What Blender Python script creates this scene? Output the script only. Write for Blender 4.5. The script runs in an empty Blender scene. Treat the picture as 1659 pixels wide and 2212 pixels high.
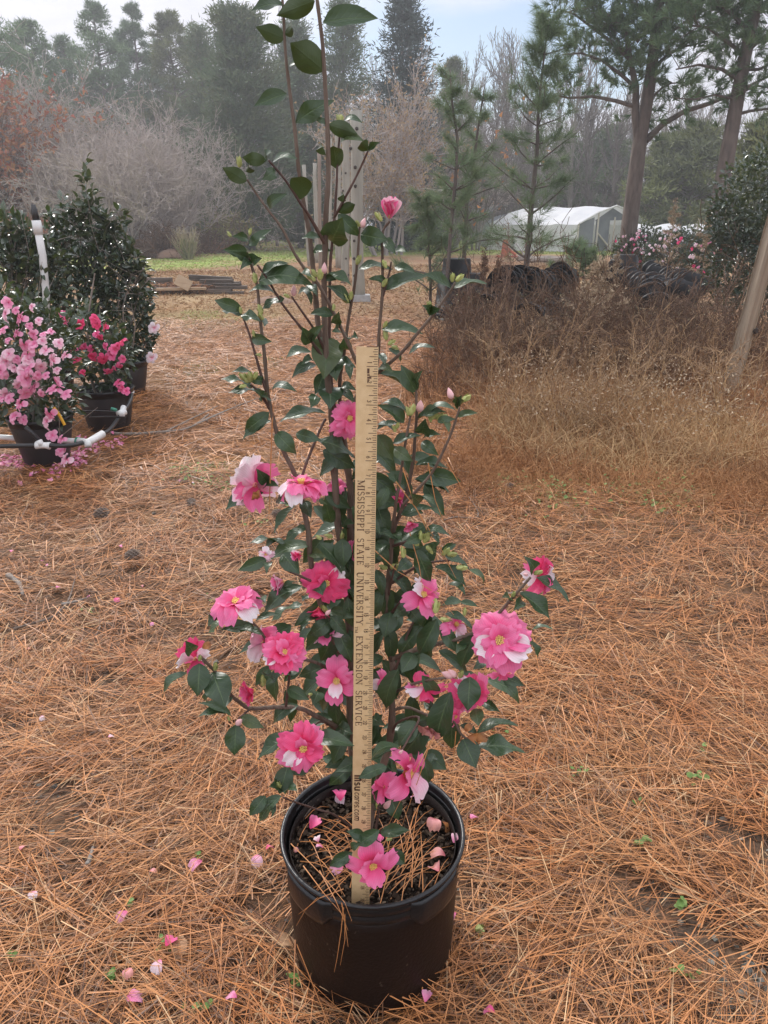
import bpy, math, random
import numpy as np
from mathutils import Vector, Matrix

random.seed(7)
rng = np.random.RandomState(11)
SC = bpy.context.scene
COL = SC.collection
R = math.radians

# ------------------------------------------------------------------ camera
CAM_H, PITCH, FPX, CX, CY = 1.28, 21.25, 1597.0, 829.5, 1106.0
cd = bpy.data.cameras.new("camera")
cam = bpy.data.objects.new("camera", cd)
COL.objects.link(cam)
cam.location = (0, 0, CAM_H)
cam.rotation_euler = (R(90 - PITCH), 0, 0)
cd.sensor_fit = 'VERTICAL'
cd.sensor_height = 36.0
cd.lens = FPX / 2212.0 * 36.0
cd.clip_start = 0.05
cd.clip_end = 2000
SC.camera = cam

# ------------------------------------------------------------------ sky, sun, exposure
SUN_EL, SUN_AZ = 42.0, -28.0          # sun behind thin cloud, ahead and to the left
world = bpy.data.worlds.new("World")
SC.world = world
world.use_nodes = True
nt = world.node_tree
nt.nodes.clear()
def N(t, kind, **kw):
    n = t.nodes.new(kind)
    for k, v in kw.items():
        setattr(n, k, v)
    return n
wo = N(nt, 'ShaderNodeOutputWorld')
bg = N(nt, 'ShaderNodeBackground')
bg.inputs['Strength'].default_value = 0.1
nt.links.new(bg.outputs[0], wo.inputs['Surface'])
sky = N(nt, 'ShaderNodeTexSky', sky_type='NISHITA')
sky.sun_disc = False
sky.sun_elevation = R(SUN_EL)
sky.sun_rotation = R(SUN_AZ)
sky.air_density = 1.0
sky.dust_density = 0.6
tc = N(nt, 'ShaderNodeTexCoord')
sx = N(nt, 'ShaderNodeSeparateXYZ')
nt.links.new(tc.outputs['Generated'], sx.inputs[0])
def wm(op, a, b=None, clamp=False):
    n = N(nt, 'ShaderNodeMath', operation=op, use_clamp=clamp)
    for i, v in enumerate((a, b)):
        if v is None: continue
        if isinstance(v, (int, float)): n.inputs[i].default_value = v
        else: nt.links.new(v, n.inputs[i])
    return n.outputs[0]
zc = wm('MAXIMUM', sx.outputs['Z'], 0.0)
# project directions on a cloud deck so that clouds flatten towards the horizon
den = wm('ADD', zc, 0.16)
cxy = N(nt, 'ShaderNodeCombineXYZ')
nt.links.new(wm('DIVIDE', sx.outputs['X'], den), cxy.inputs[0])
nt.links.new(wm('DIVIDE', sx.outputs['Y'], den), cxy.inputs[1])
n1 = N(nt, 'ShaderNodeTexNoise'); n1.inputs['Scale'].default_value = 1.15; n1.inputs['Detail'].default_value = 6; n1.inputs['Roughness'].default_value = .55
nt.links.new(cxy.outputs[0], n1.inputs['Vector'])
n2 = N(nt, 'ShaderNodeTexNoise'); n2.inputs['Scale'].default_value = 2.6; n2.inputs['Detail'].default_value = 7; n2.inputs['Roughness'].default_value = .6
nt.links.new(cxy.outputs[0], n2.inputs['Vector'])
# break in the cloud ahead, right of the tall dark conifer
hole = N(nt, 'ShaderNodeVectorMath', operation='DISTANCE')
hole.inputs[1].default_value = (.40, 2.95, 0)
nt.links.new(cxy.outputs[0], hole.inputs[0])
hd = wm('SUBTRACT', 1.0, wm('DIVIDE', hole.outputs['Value'], 0.95), True)
cov = wm('SUBTRACT', wm('ADD', n1.outputs['Fac'], 0.30), wm('MULTIPLY', hd, 0.95))
cr = N(nt, 'ShaderNodeMapRange'); cr.inputs[1].default_value = .30; cr.inputs[2].default_value = .62
cr.interpolation_type = 'SMOOTHSTEP'
nt.links.new(cov, cr.inputs[0])
grey = N(nt, 'ShaderNodeMapRange'); grey.inputs[1].default_value = .3; grey.inputs[2].default_value = .75
nt.links.new(n2.outputs['Fac'], grey.inputs[0])
cm = N(nt, 'ShaderNodeMix', data_type='RGBA')
cm.inputs['A'].default_value = (6.3, 6.4, 7.2, 1)
cm.inputs['B'].default_value = (8.4, 8.3, 8.9, 1)
nt.links.new(grey.outputs[0], cm.inputs['Factor'])
ov = wm('ADD', 0.93, wm('MULTIPLY', zc, 1.0))     # overcast sky brightens towards the zenith
cs = N(nt, 'ShaderNodeVectorMath', operation='SCALE')
nt.links.new(cm.outputs['Result'], cs.inputs[0]); nt.links.new(ov, cs.inputs['Scale'])
skb = N(nt, 'ShaderNodeVectorMath', operation='SCALE'); skb.inputs['Scale'].default_value = 1.15
nt.links.new(sky.outputs[0], skb.inputs[0])
mx = N(nt, 'ShaderNodeMix', data_type='RGBA')
nt.links.new(cr.outputs[0], mx.inputs['Factor'])
nt.links.new(skb.outputs[0], mx.inputs['A']); nt.links.new(cs.outputs[0], mx.inputs['B'])
nt.links.new(mx.outputs['Result'], bg.inputs['Color'])

sd = bpy.data.lights.new("sun", 'SUN'); sd.energy = 2.3; sd.angle = R(14); sd.color = (1, .96, .9)
sun = bpy.data.objects.new("sun", sd); COL.objects.link(sun)
el, az = R(SUN_EL), R(SUN_AZ)
sdir = Vector((math.sin(az) * math.cos(el), math.cos(az) * math.cos(el), math.sin(el)))
sun.rotation_euler = sdir.to_track_quat('Z', 'Y').to_euler()
sun.location = (0, 0, 30)

SC.view_settings.view_transform = 'Standard'
try: SC.view_settings.look = 'None'
except Exception: pass
SC.view_settings.use_curve_mapping = False
SC.view_settings.gamma = 1.0
SC.view_settings.exposure = 0.25
SC.render.engine = 'CYCLES'
SC.cycles.use_denoising = True
SC.cycles.max_bounces = 6
SC.cycles.transparent_max_bounces = 8
SC.cycles.volume_bounces = 0

# ------------------------------------------------------------------ picture measurements to places in the scene
SP, CP = math.sin(R(PITCH)), math.cos(R(PITCH))
def ray(x, y):
    u, v = (x - CX) / FPX, (y - CY) / FPX
    return np.array((u, CP - v * SP, -SP - v * CP))
def at(x, y, Y):
    """point at distance Y (metres north of the camera) seen at photo position x, y"""
    d = ray(x, y)
    return np.array((0, 0, CAM_H)) + d * (Y / d[1])
def gp(x, y, z=0.0):
    d = ray(x, y)
    t = (z - CAM_H) / d[2]
    return np.array((0, 0, CAM_H)) + d * t
def mpp(Y, z):
    return (Y * CP + (CAM_H - z) * SP) / FPX
def xat(x, Y, z=0.):
    return (x - CX) * mpp(Y, z)
def zat(y, Y):
    d = ray(CX, y)
    return CAM_H + d[2] * Y / d[1]
def gh(x, y):
    """height of the ground"""
    x = np.asarray(x, float); y = np.asarray(y, float)
    a = np.clip((np.hypot(x, y - 1.0) - .5) / 2.0, 0, 1)
    return a * (.012 * np.sin(x * 2.1 + y * .9) + .010 * np.sin(y * 1.7 - x * 1.3 + 1.) +
                .03 * np.clip((y - 8) / 20, 0, 1) * np.sin(x * .5 + y * .31))

# ------------------------------------------------------------------ materials
MATS = {}
def mat(name, col=(.5, .5, .5), col2=None, rough=.6, scale=20., attr=None, rand=0., transl=0., bump=0., bscale=None,
        spec=.5, detail=4, stretch=None, metallic=0., back=None, hue=0., coord='Object', col3=None, specks=0.):
    """noise-mixed principled; attr = float attribute that mixes towards col3; rand = per-object value spread"""
    m = bpy.data.materials.new(name); m.use_nodes = True
    t = m.node_tree; t.nodes.clear(); L = t.links.new
    out = N(t, 'ShaderNodeOutputMaterial'); p = N(t, 'ShaderNodeBsdfPrincipled')
    p.inputs['Roughness'].default_value = rough; p.inputs['Metallic'].default_value = metallic
    p.inputs['Specular IOR Level'].default_value = spec
    c = tuple(col) + (1,)
    tcn = N(t, 'ShaderNodeTexCoord'); vec = tcn.outputs[coord]
    if stretch:
        mp = N(t, 'ShaderNodeMapping'); mp.inputs['Scale'].default_value = stretch; L(vec, mp.inputs[0]); vec = mp.outputs[0]
    rgb = N(t, 'ShaderNodeRGB'); rgb.outputs[0].default_value = c; cur = rgb.outputs[0]
    if col2 is not None:
        nz = N(t, 'ShaderNodeTexNoise'); nz.inputs['Scale'].default_value = scale; nz.inputs['Detail'].default_value = detail
        L(vec, nz.inputs['Vector'])
        mr = N(t, 'ShaderNodeMapRange'); mr.inputs[1].default_value = .33; mr.inputs[2].default_value = .67
        L(nz.outputs['Fac'], mr.inputs[0])
        mi = N(t, 'ShaderNodeMix', data_type='RGBA'); L(mr.outputs[0], mi.inputs['Factor']); L(cur, mi.inputs['A'])
        mi.inputs['B'].default_value = tuple(col2) + (1,); cur = mi.outputs['Result']
    if attr and col3 is not None:
        an = N(t, 'ShaderNodeAttribute'); an.attribute_name = attr
        mi = N(t, 'ShaderNodeMix', data_type='RGBA'); L(an.outputs['Fac'], mi.inputs['Factor']); L(cur, mi.inputs['A'])
        mi.inputs['B'].default_value = tuple(col3) + (1,); cur = mi.outputs['Result']
    if rand or hue:
        oi = N(t, 'ShaderNodeObjectInfo'); hs = N(t, 'ShaderNodeHueSaturation')
        a = N(t, 'ShaderNodeMapRange'); a.inputs[3].default_value = 1 - rand; a.inputs[4].default_value = 1 + rand
        L(oi.outputs['Random'], a.inputs[0]); L(a.outputs[0], hs.inputs['Value'])
        if hue:
            b = N(t, 'ShaderNodeMath', operation='FRACT'); b2 = N(t, 'ShaderNodeMath', operation='MULTIPLY'); b2.inputs[1].default_value = 7.31
            L(oi.outputs['Random'], b2.inputs[0]); L(b2.outputs[0], b.inputs[0])
            b3 = N(t, 'ShaderNodeMapRange'); b3.inputs[3].default_value = .5 - hue; b3.inputs[4].default_value = .5 + hue
            L(b.outputs[0], b3.inputs[0]); L(b3.outputs[0], hs.inputs['Hue'])
        L(cur, hs.inputs['Color']); cur = hs.outputs[0]
    if back is not None:
        g = N(t, 'ShaderNodeNewGeometry'); mi = N(t, 'ShaderNodeMix', data_type='RGBA')
        L(g.outputs['Backfacing'], mi.inputs['Factor']); L(cur, mi.inputs['A']); mi.inputs['B'].default_value = tuple(back) + (1,)
        cur = mi.outputs['Result']
    L(cur, p.inputs['Base Color'])
    if bump:
        bn = N(t, 'ShaderNodeTexNoise'); bn.inputs['Scale'].default_value = bscale or scale * 2; bn.inputs['Detail'].default_value = 5
        L(vec, bn.inputs['Vector'])
        bp = N(t, 'ShaderNodeBump'); bp.inputs['Strength'].default_value = bump; bp.inputs['Distance'].default_value = .02
        L(bn.outputs['Fac'], bp.inputs['Height']); L(bp.outputs[0], p.inputs['Normal'])
    sh = p.outputs[0]
    if transl:
        tr = N(t, 'ShaderNodeBsdfTranslucent'); L(cur, tr.inputs['Color'])
        ms = N(t, 'ShaderNodeMixShader'); ms.inputs[0].default_value = transl
        L(sh, ms.inputs[1]); L(tr.outputs[0], ms.inputs[2]); sh = ms.outputs[0]
    L(sh, out.inputs['Surface'])
    MATS[name] = m
    if specks:
        vz = N(t, 'ShaderNodeTexNoise'); vz.inputs['Scale'].default_value = specks; vz.inputs['Detail'].default_value = 2; L(tcn.outputs['Object'], vz.inputs['Vector'])
        vr = N(t, 'ShaderNodeMapRange'); vr.inputs[1].default_value = .70; vr.inputs[2].default_value = .76; vr.inputs[4].default_value = .55; L(vz.outputs['Fac'], vr.inputs[0])
        vm = N(t, 'ShaderNodeMix', data_type='RGBA'); L(vr.outputs[0], vm.inputs['Factor']); L(cur, vm.inputs['A']); vm.inputs['B'].default_value = (.16, .12, .09, 1)
        L(vm.outputs['Result'], p.inputs['Base Color'])
    return m

def leaf_mat(name, col, col2, rib, under, rough=.3, veins=True, transl=.12):
    """glossy leaf with a pale midrib and side veins from the blade's own coordinates"""
    m = bpy.data.materials.new(name); m.use_nodes = True
    t = m.node_tree; t.nodes.clear(); L = t.links.new
    def M(op, a, b=None, clamp=False):
        n = N(t, 'ShaderNodeMath', operation=op, use_clamp=clamp)
        for i, v in enumerate((a, b)):
            if v is None: continue
            if isinstance(v, (int, float)): n.inputs[i].default_value = v
            else: L(v, n.inputs[i])
        return n.outputs[0]
    def MIX(f, a, b):
        n = N(t, 'ShaderNodeMix', data_type='RGBA')
        L(f, n.inputs['Factor'])
        for k, v in (('A', a), ('B', b)):
            if isinstance(v, tuple): n.inputs[k].default_value = v + (1,)
            else: L(v, n.inputs[k])
        return n.outputs['Result']
    out = N(t, 'ShaderNodeOutputMaterial'); p = N(t, 'ShaderNodeBsdfPrincipled')
    ac = N(t, 'ShaderNodeAttribute'); ac.attribute_name = 'across'
    al = N(t, 'ShaderNodeAttribute'); al.attribute_name = 'along'
    oi = N(t, 'ShaderNodeObjectInfo')
    nz = N(t, 'ShaderNodeTexNoise'); nz.inputs['Scale'].default_value = 3.; nz.inputs['Detail'].default_value = 3
    tcn = N(t, 'ShaderNodeTexCoord'); L(tcn.outputs['Object'], nz.inputs['Vector'])
    f = M('ADD', M('MULTIPLY', oi.outputs['Random'], .75), M('MULTIPLY', nz.outputs['Fac'], .35), True)
    cur = MIX(f, col, col2)
    old = M('MULTIPLY', M('SUBTRACT', oi.outputs['Random'], .90, True), 6., True)
    cur = MIX(M('MULTIPLY', old, nz.outputs['Fac']), cur, (.13, .13, .035))
    aa = M('ABSOLUTE', ac.outputs['Fac'])
    ribf = M('SUBTRACT', 1., M('DIVIDE', aa, .09), True)
    s = M('SINE', M('SUBTRACT', M('MULTIPLY', al.outputs['Fac'], 46.), M('MULTIPLY', aa, 11.)))
    vf = M('MULTIPLY', M('POWER', M('MAXIMUM', s, 0.0), 6.), M('SUBTRACT', 1., aa, True))
    if veins:
        cur = MIX(M('MULTIPLY', vf, .28), cur, rib)
    cur = MIX(M('MULTIPLY', ribf, .75), cur, rib)
    g = N(t, 'ShaderNodeNewGeometry')
    cur = MIX(g.outputs['Backfacing'], cur, under)
    L(cur, p.inputs['Base Color'])
    rr = M('ADD', rough, M('MULTIPLY', g.outputs['Backfacing'], .3))
    L(rr, p.inputs['Roughness'])
    p.inputs['Specular IOR Level'].default_value = .5 if veins else .85
    bp = N(t, 'ShaderNodeBump'); bp.inputs['Strength'].default_value = .35 if veins else .1; bp.inputs['Distance'].default_value = .002
    h = M('SUBTRACT', M('MULTIPLY', nz.outputs['Fac'], .6), M('ADD', M('MULTIPLY', vf, .5), ribf))
    L(h, bp.inputs['Height']); L(bp.outputs[0], p.inputs['Normal'])
    tr = N(t, 'ShaderNodeBsdfTranslucent'); tr.inputs['Color'].default_value = (.12, .2, .03, 1)
    ms = N(t, 'ShaderNodeMixShader'); ms.inputs[0].default_value = transl
    L(p.outputs[0], ms.inputs[1]); L(tr.outputs[0], ms.inputs[2]); L(ms.outputs[0], out.inputs['Surface'])
    MATS[name] = m
    return m

def petal_mat(name, base, mid, edge, rough=.5, transl=.25):
    m = bpy.data.materials.new(name); m.use_nodes = True
    t = m.node_tree; t.nodes.clear(); L = t.links.new
    out = N(t, 'ShaderNodeOutputMaterial'); p = N(t, 'ShaderNodeBsdfPrincipled')
    al = N(t, 'ShaderNodeAttribute'); al.attribute_name = 'along'
    ac = N(t, 'ShaderNodeAttribute'); ac.attribute_name = 'across'
    nz = N(t, 'ShaderNodeTexNoise'); nz.inputs['Scale'].default_value = 2.2; nz.inputs['Detail'].default_value = 4
    tcn = N(t, 'ShaderNodeTexCoord'); oi = N(t, 'ShaderNodeObjectInfo')
    va = N(t, 'ShaderNodeVectorMath', operation='ADD'); L(tcn.outputs['Object'], va.inputs[0]); 
    cx = N(t, 'ShaderNodeCombineXYZ'); ml = N(t, 'ShaderNodeMath', operation='MULTIPLY'); ml.inputs[1].default_value = 40
    L(oi.outputs['Random'], ml.inputs[0]); L(ml.outputs[0], cx.inputs[2]); L(cx.outputs[0], va.inputs[1])
    L(va.outputs[0], nz.inputs['Vector'])
    ad = N(t, 'ShaderNodeMath', operation='MULTIPLY_ADD'); ad.inputs[1].default_value = .55; L(nz.outputs['Fac'], ad.inputs[0])
    sb = N(t, 'ShaderNodeMath', operation='SUBTRACT'); L(al.outputs['Fac'], sb.inputs[0]); sb.inputs[1].default_value = .25
    L(sb.outputs[0], ad.inputs[2])
    cr = N(t, 'ShaderNodeValToRGB'); e = cr.color_ramp.elements
    e[0].position = 0.; e[0].color = tuple(base) + (1,); e[1].position = 1.; e[1].color = tuple(edge) + (1,)
    e2 = cr.color_ramp.elements.new(.5); e2.color = tuple(mid) + (1,)
    L(ad.outputs[0], cr.inputs[0])
    # fine lengthwise veins
    sn = N(t, 'ShaderNodeMath', operation='MULTIPLY'); sn.inputs[1].default_value = 38; L(ac.outputs['Fac'], sn.inputs[0])
    sn2 = N(t, 'ShaderNodeMath', operation='SINE'); L(sn.outputs[0], sn2.inputs[0])
    hs = N(t, 'ShaderNodeHueSaturation'); mr = N(t, 'ShaderNodeMapRange'); mr.inputs[1].default_value = -1; mr.inputs[3].default_value = .95; mr.inputs[4].default_value = 1.03
    L(sn2.outputs[0], mr.inputs[0]); L(mr.outputs[0], hs.inputs['Value']); L(cr.outputs[0], hs.inputs['Color'])
    L(hs.outputs[0], p.inputs['Base Color']); p.inputs['Roughness'].default_value = rough
    p.inputs['Specular IOR Level'].default_value = .3
    bp = N(t, 'ShaderNodeBump'); bp.inputs['Strength'].default_value = .25; bp.inputs['Distance'].default_value = .002
    L(nz.outputs['Fac'], bp.inputs['Height']); L(bp.outputs[0], p.inputs['Normal'])
    tr = N(t, 'ShaderNodeBsdfTranslucent'); L(hs.outputs[0], tr.inputs['Color'])
    ms = N(t, 'ShaderNodeMixShader'); ms.inputs[0].default_value = transl
    L(p.outputs[0], ms.inputs[1]); L(tr.outputs[0], ms.inputs[2]); L(ms.outputs[0], out.inputs['Surface'])
    MATS[name] = m
    return m

leaf_mat('camellia leaf', (.024, .050, .023), (.050, .088, .038), (.11, .17, .075), (.045, .068, .024), .34, transl=.07)
leaf_mat('shrub leaf', (.040, .060, .044), (.078, .105, .070), (.05, .08, .04), (.06, .075, .035), .16, veins=False)
leaf_mat('heap leaf', (.018, .036, .016), (.035, .062, .024), (.05, .08, .04), (.06, .08, .03), .35, veins=False)
petal_mat('pink petal', (.76, .06, .19), (.88, .125, .32), (.90, .24, .45))
petal_mat('deep pink petal', (.68, .030, .11), (.83, .055, .18), (.86, .12, .29))
petal_mat('pale petal', (.85, .22, .42), (.92, .50, .64), (.93, .70, .77))
petal_mat('white petal', (.86, .20, .38), (.92, .68, .75), (.92, .86, .88))
petal_mat('soft pink petal', (.80, .16, .34), (.86, .30, .50), (.88, .45, .60))
petal_mat('withered petal', (.30, .10, .04), (.42, .18, .06), (.36, .16, .07), transl=.1)
petal_mat('wilted red petal', (.62, .16, .18), (.72, .32, .32), (.62, .28, .22), transl=.15)
mat('stamen', (.85, .55, .10), (.9, .65, .25), rough=.6, scale=300)
mat('bud scale', (.30, .36, .10), (.50, .50, .20), rough=.45, scale=60, rand=.2)
mat('pink bud', (.80, .55, .50), (.85, .42, .46), rough=.45, scale=40, rand=.1)
mat('bark', (.105, .068, .048), (.19, .14, .105), rough=.75, scale=60, stretch=(1, 1, .15), bump=.5, bscale=120)
mat('young bark', (.075, .038, .03), (.125, .072, .055), rough=.6, scale=80, stretch=(1, 1, .2), bump=.2)
mat('grey bark', (.20, .165, .135), (.30, .26, .22), rough=.8, scale=50, stretch=(1, 1, .25), bump=.4)
mat('pine trunk bark', (.075, .06, .052), (.16, .13, .11), rough=.9, scale=9, stretch=(1, 1, .3), bump=.9, bscale=14)
mat('far bark', (.13, .11, .10), (.2, .175, .155), rough=.9, scale=3, stretch=(1, 1, .2))
mat('pale far bark', (.24, .21, .19), (.33, .30, .27), rough=.9, scale=3, stretch=(1, 1, .2))
mat('bare twigs', (.31, .28, .28), (.40, .36, .35), rough=.9, scale=.7, attr='tint', col3=(.42, .36, .32))
mat('brown twigs', (.16, .10, .07), (.25, .16, .11), rough=.9, scale=1.2)
mat('pine needles green', (.14, .23, .10), (.20, .29, .12), rough=.7, scale=.8, attr='tint', col3=(.08, .14, .075), transl=.15)
mat('sapling needles', (.17, .24, .11), (.23, .30, .14), rough=.6, scale=2, attr='tint', col3=(.12, .18, .10), transl=.3)
mat('cedar needles', (.085, .145, .08), (.13, .19, .095), rough=.75, scale=.9, attr='tint', col3=(.15, .165, .08), transl=.1)
mat('spruce needles', (.04, .07, .06), (.06, .095, .075), rough=.75, scale=.9, attr='tint', col3=(.04, .06, .05))
mat('olive needles', (.15, .18, .055), (.20, .22, .075), rough=.7, scale=.9, attr='tint', col3=(.07, .09, .04), transl=.15)
mat('red autumn leaves', (.33, .075, .05), (.24, .09, .06), rough=.7, scale=.8, attr='tint', col3=(.36, .17, .06), transl=.2)
mat('tan autumn leaves', (.30, .20, .14), (.24, .15, .11), rough=.8, scale=.8, attr='tint', col3=(.42, .30, .14), transl=.2)
mat('orange autumn leaves', (.62, .20, .06), (.5, .26, .08), rough=.7, scale=.8, transl=.2)
mat('yellow shrub leaves', (.34, .29, .10), (.26, .24, .09), rough=.7, scale=1.5, attr='tint', col3=(.2, .2, .08), transl=.2)
mat('brown brush', (.21, .11, .065), (.28, .16, .10), rough=.9, scale=1.5, attr='tint', col3=(.12, .08, .055), spec=.1)
mat('reeds', (.17, .185, .09), (.27, .25, .14), rough=.8, scale=2, attr='tint', col3=(.32, .27, .17))
mat('fallen needles', (.55, .215, .068), (.64, .30, .115), rough=.45, scale=5, attr='tint', col3=(.10, .040, .017), spec=.4)
mat('old shaded needles', (.20, .088, .038), (.28, .135, .06), rough=.6, scale=5, attr='tint', col3=(.055, .026, .014), spec=.3)  # old lower layer; shade of the gaps is put into its dark colour
mat('pale needles', (.66, .41, .20), (.74, .49, .27), rough=.6, scale=5, attr='tint', col3=(.22, .13, .075), spec=.35)
mat('dry grass', (.40, .195, .085), (.46, .26, .125), rough=.85, scale=1.2, attr='tint', col3=(.13, .065, .036), spec=.1)
mat('tan grass', (.52, .35, .17), (.44, .28, .13), rough=.85, scale=1.5, attr='tint', col3=(.28, .18, .10))
mat('grey weeds', (.24, .155, .10), (.33, .23, .155), rough=.9, scale=1.3, attr='tint', col3=(.10, .062, .042), spec=.1)
mat('green grass', (.21, .36, .06), (.32, .44, .10), rough=.8, scale=2, attr='tint', col3=(.34, .32, .12), transl=.2)
mat('green weed', (.09, .19, .035), (.14, .25, .05), rough=.6, scale=20, attr='tint', col3=(.2, .3, .08), transl=.2)
mat('seed heads', (.42, .33, .22), (.5, .40, .28), rough=.95, scale=20, attr='tint', col3=(.3, .22, .14))
mat('gravel', (.075, .078, .072), (.14, .14, .125), rough=.9, scale=25, attr='tint', col3=(.24, .235, .20), spec=.2)
mat('pot plastic', (.012, .0065, .0045), (.017, .0095, .007), rough=.46, scale=7, bump=.12, bscale=160, spec=.22, specks=90.)
mat('rim plastic', (.008, .008, .009), (.012, .012, .013), rough=.30, scale=9, bump=.08, bscale=120)
mat('nursery pot plastic', (.017, .015, .016), (.028, .025, .026), rough=.45, scale=6, spec=.5)
mat('stacked pot plastic', (.008, .008, .009), (.018, .018, .020), rough=.42, scale=3, spec=.2)
mat('potting soil', (.010, .007, .005), (.026, .018, .013), spec=.1, rough=.95, scale=55, bump=1., bscale=90)
mat('bark chips', (.022, .014, .010), (.045, .030, .021), rough=.95, scale=40, attr='tint', col3=(.12, .09, .065), spec=.1)
mat('yardstick wood', (.66, .46, .235), (.73, .53, .29), rough=.42, scale=6, stretch=(14, 14, .55), bump=.06, bscale=30)
mat('yardstick print', (.10, .045, .025), rough=.6)
mat('post wood', (.27, .215, .155), (.42, .345, .255), rough=.85, scale=9, stretch=(2.2, 2.2, .12), bump=.5, bscale=30)
mat('dark knot', (.035, .026, .02), (.06, .045, .035), rough=.9, scale=30)
mat('grey post', (.25, .24, .20), (.38, .365, .31), rough=.9, scale=5, stretch=(1.5, 1.5, .25), bump=.5, bscale=12)
mat('brown post', (.20, .15, .115), (.28, .22, .17), rough=.9, scale=5, stretch=(1.5, 1.5, .25), bump=.5)
mat('concrete', (.34, .34, .33), (.42, .41, .40), rough=.95, scale=12, bump=.3)
mat('old plank', (.06, .048, .038), (.13, .105, .085), rough=.9, scale=6, stretch=(.3, 3, 3), bump=.5, rand=.35)
mat('fresh plank', (.42, .31, .20), (.34, .24, .15), rough=.85, scale=6, stretch=(.3, 3, 3), bump=.3)
mat('white pvc', (.76, .77, .75), (.66, .67, .65), rough=.35, scale=14)
mat('black hose', (.018, .018, .019), (.035, .035, .035), rough=.38, scale=20)
mat('green valve', (.05, .25, .17), rough=.4)
mat('white plastic sheet', (.80, .82, .85), (.86, .87, .88), rough=.45, scale=2.2, bump=.6, bscale=3.5, transl=.25)
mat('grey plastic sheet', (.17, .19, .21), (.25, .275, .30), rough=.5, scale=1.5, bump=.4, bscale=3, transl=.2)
mat('dark tarp', (.08, .10, .12), (.14, .165, .19), rough=.5, scale=2, bump=.6, bscale=3)
mat('frame timber', (.50, .47, .41), (.58, .54, .47), rough=.85, scale=5)
mat('galvanised hoop', (.55, .56, .56), (.45, .46, .46), rough=.5, scale=5, metallic=.2)
mat('rust orange', (.45, .12, .06), (.36, .10, .055), rough=.7, scale=15)
mat('dirt', (.22, .14, .10), (.30, .20, .14), rough=1., scale=3, bump=.8, bscale=6)
mat('pine cone', (.15, .11, .085), (.26, .21, .17), rough=.85, scale=60)
mat('stick', (.13, .095, .07), (.23, .19, .16), rough=.85, scale=30, bump=.3)
mat('pale stick', (.32, .29, .25), (.17, .135, .11), rough=.85, scale=35, bump=.3)
mat('dry leaf', (.34, .19, .10), (.44, .27, .15), rough=.7, scale=30, rand=.2, transl=.15)
mat('yellow strap', (.65, .36, .02), rough=.5)
mat('insect', (.01, .01, .01), rough=.4)
# ------------------------------------------------------------------ mesh helpers
def raw_mesh(name, V, faces, mats, midx=None, attrs=None, smooth=False):
    """V (n,3); faces: list of (m,3)/(m,4) int arrays; mats: list of material names"""
    me = bpy.data.meshes.new(name)
    V = np.asarray(V, np.float32)
    fl = [np.asarray(f, np.int32) for f in faces if len(f)]
    lv = np.concatenate([f.ravel() for f in fl]) if fl else np.zeros(0, np.int32)
    tot = np.concatenate([np.full(len(f), f.shape[1], np.int32) for f in fl]) if fl else np.zeros(0, np.int32)
    st = np.concatenate(([0], np.cumsum(tot)[:-1])).astype(np.int32) if len(tot) else tot
    me.vertices.add(len(V)); me.vertices.foreach_set('co', V.ravel())
    me.loops.add(len(lv)); me.loops.foreach_set('vertex_index', lv)
    me.polygons.add(len(tot)); me.polygons.foreach_set('loop_start', st); me.polygons.foreach_set('loop_total', tot)
    for m in ([mats] if isinstance(mats, str) else mats):
        me.materials.append(MATS[m])
    if midx is not None:
        me.polygons.foreach_set('material_index', np.asarray(midx, np.int32))
    me.polygons.foreach_set('use_smooth', np.full(len(tot), smooth))
    for k, a in (attrs or {}).items():
        at_ = me.attributes.new(k, 'FLOAT', 'POINT'); at_.data.foreach_set('value', np.asarray(a, np.float32))
    me.update(calc_edges=True)
    return me

def link(name, me, parent=None, loc=None, M=None):
    o = bpy.data.objects.new(name, me); COL.objects.link(o)
    if parent is not None: o.parent = parent
    if M is not None: o.matrix_local = M
    elif loc is not None: o.location = loc
    return o
def tag(o, label=None, cat=None, group=None, kind=None):
    if label: o['label'] = label
    if cat: o['category'] = cat
    if group: o['group'] = group
    if kind: o['kind'] = kind
    return o
def thing(name, label, cat, loc=(0, 0, 0), group=None, rz=0.):
    o = bpy.data.objects.new(name, None); COL.objects.link(o)
    o.empty_display_size = .1
    o.location = tuple(float(v) for v in loc); o.rotation_euler = (0, 0, rz)
    return tag(o, label, cat, group)

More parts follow.
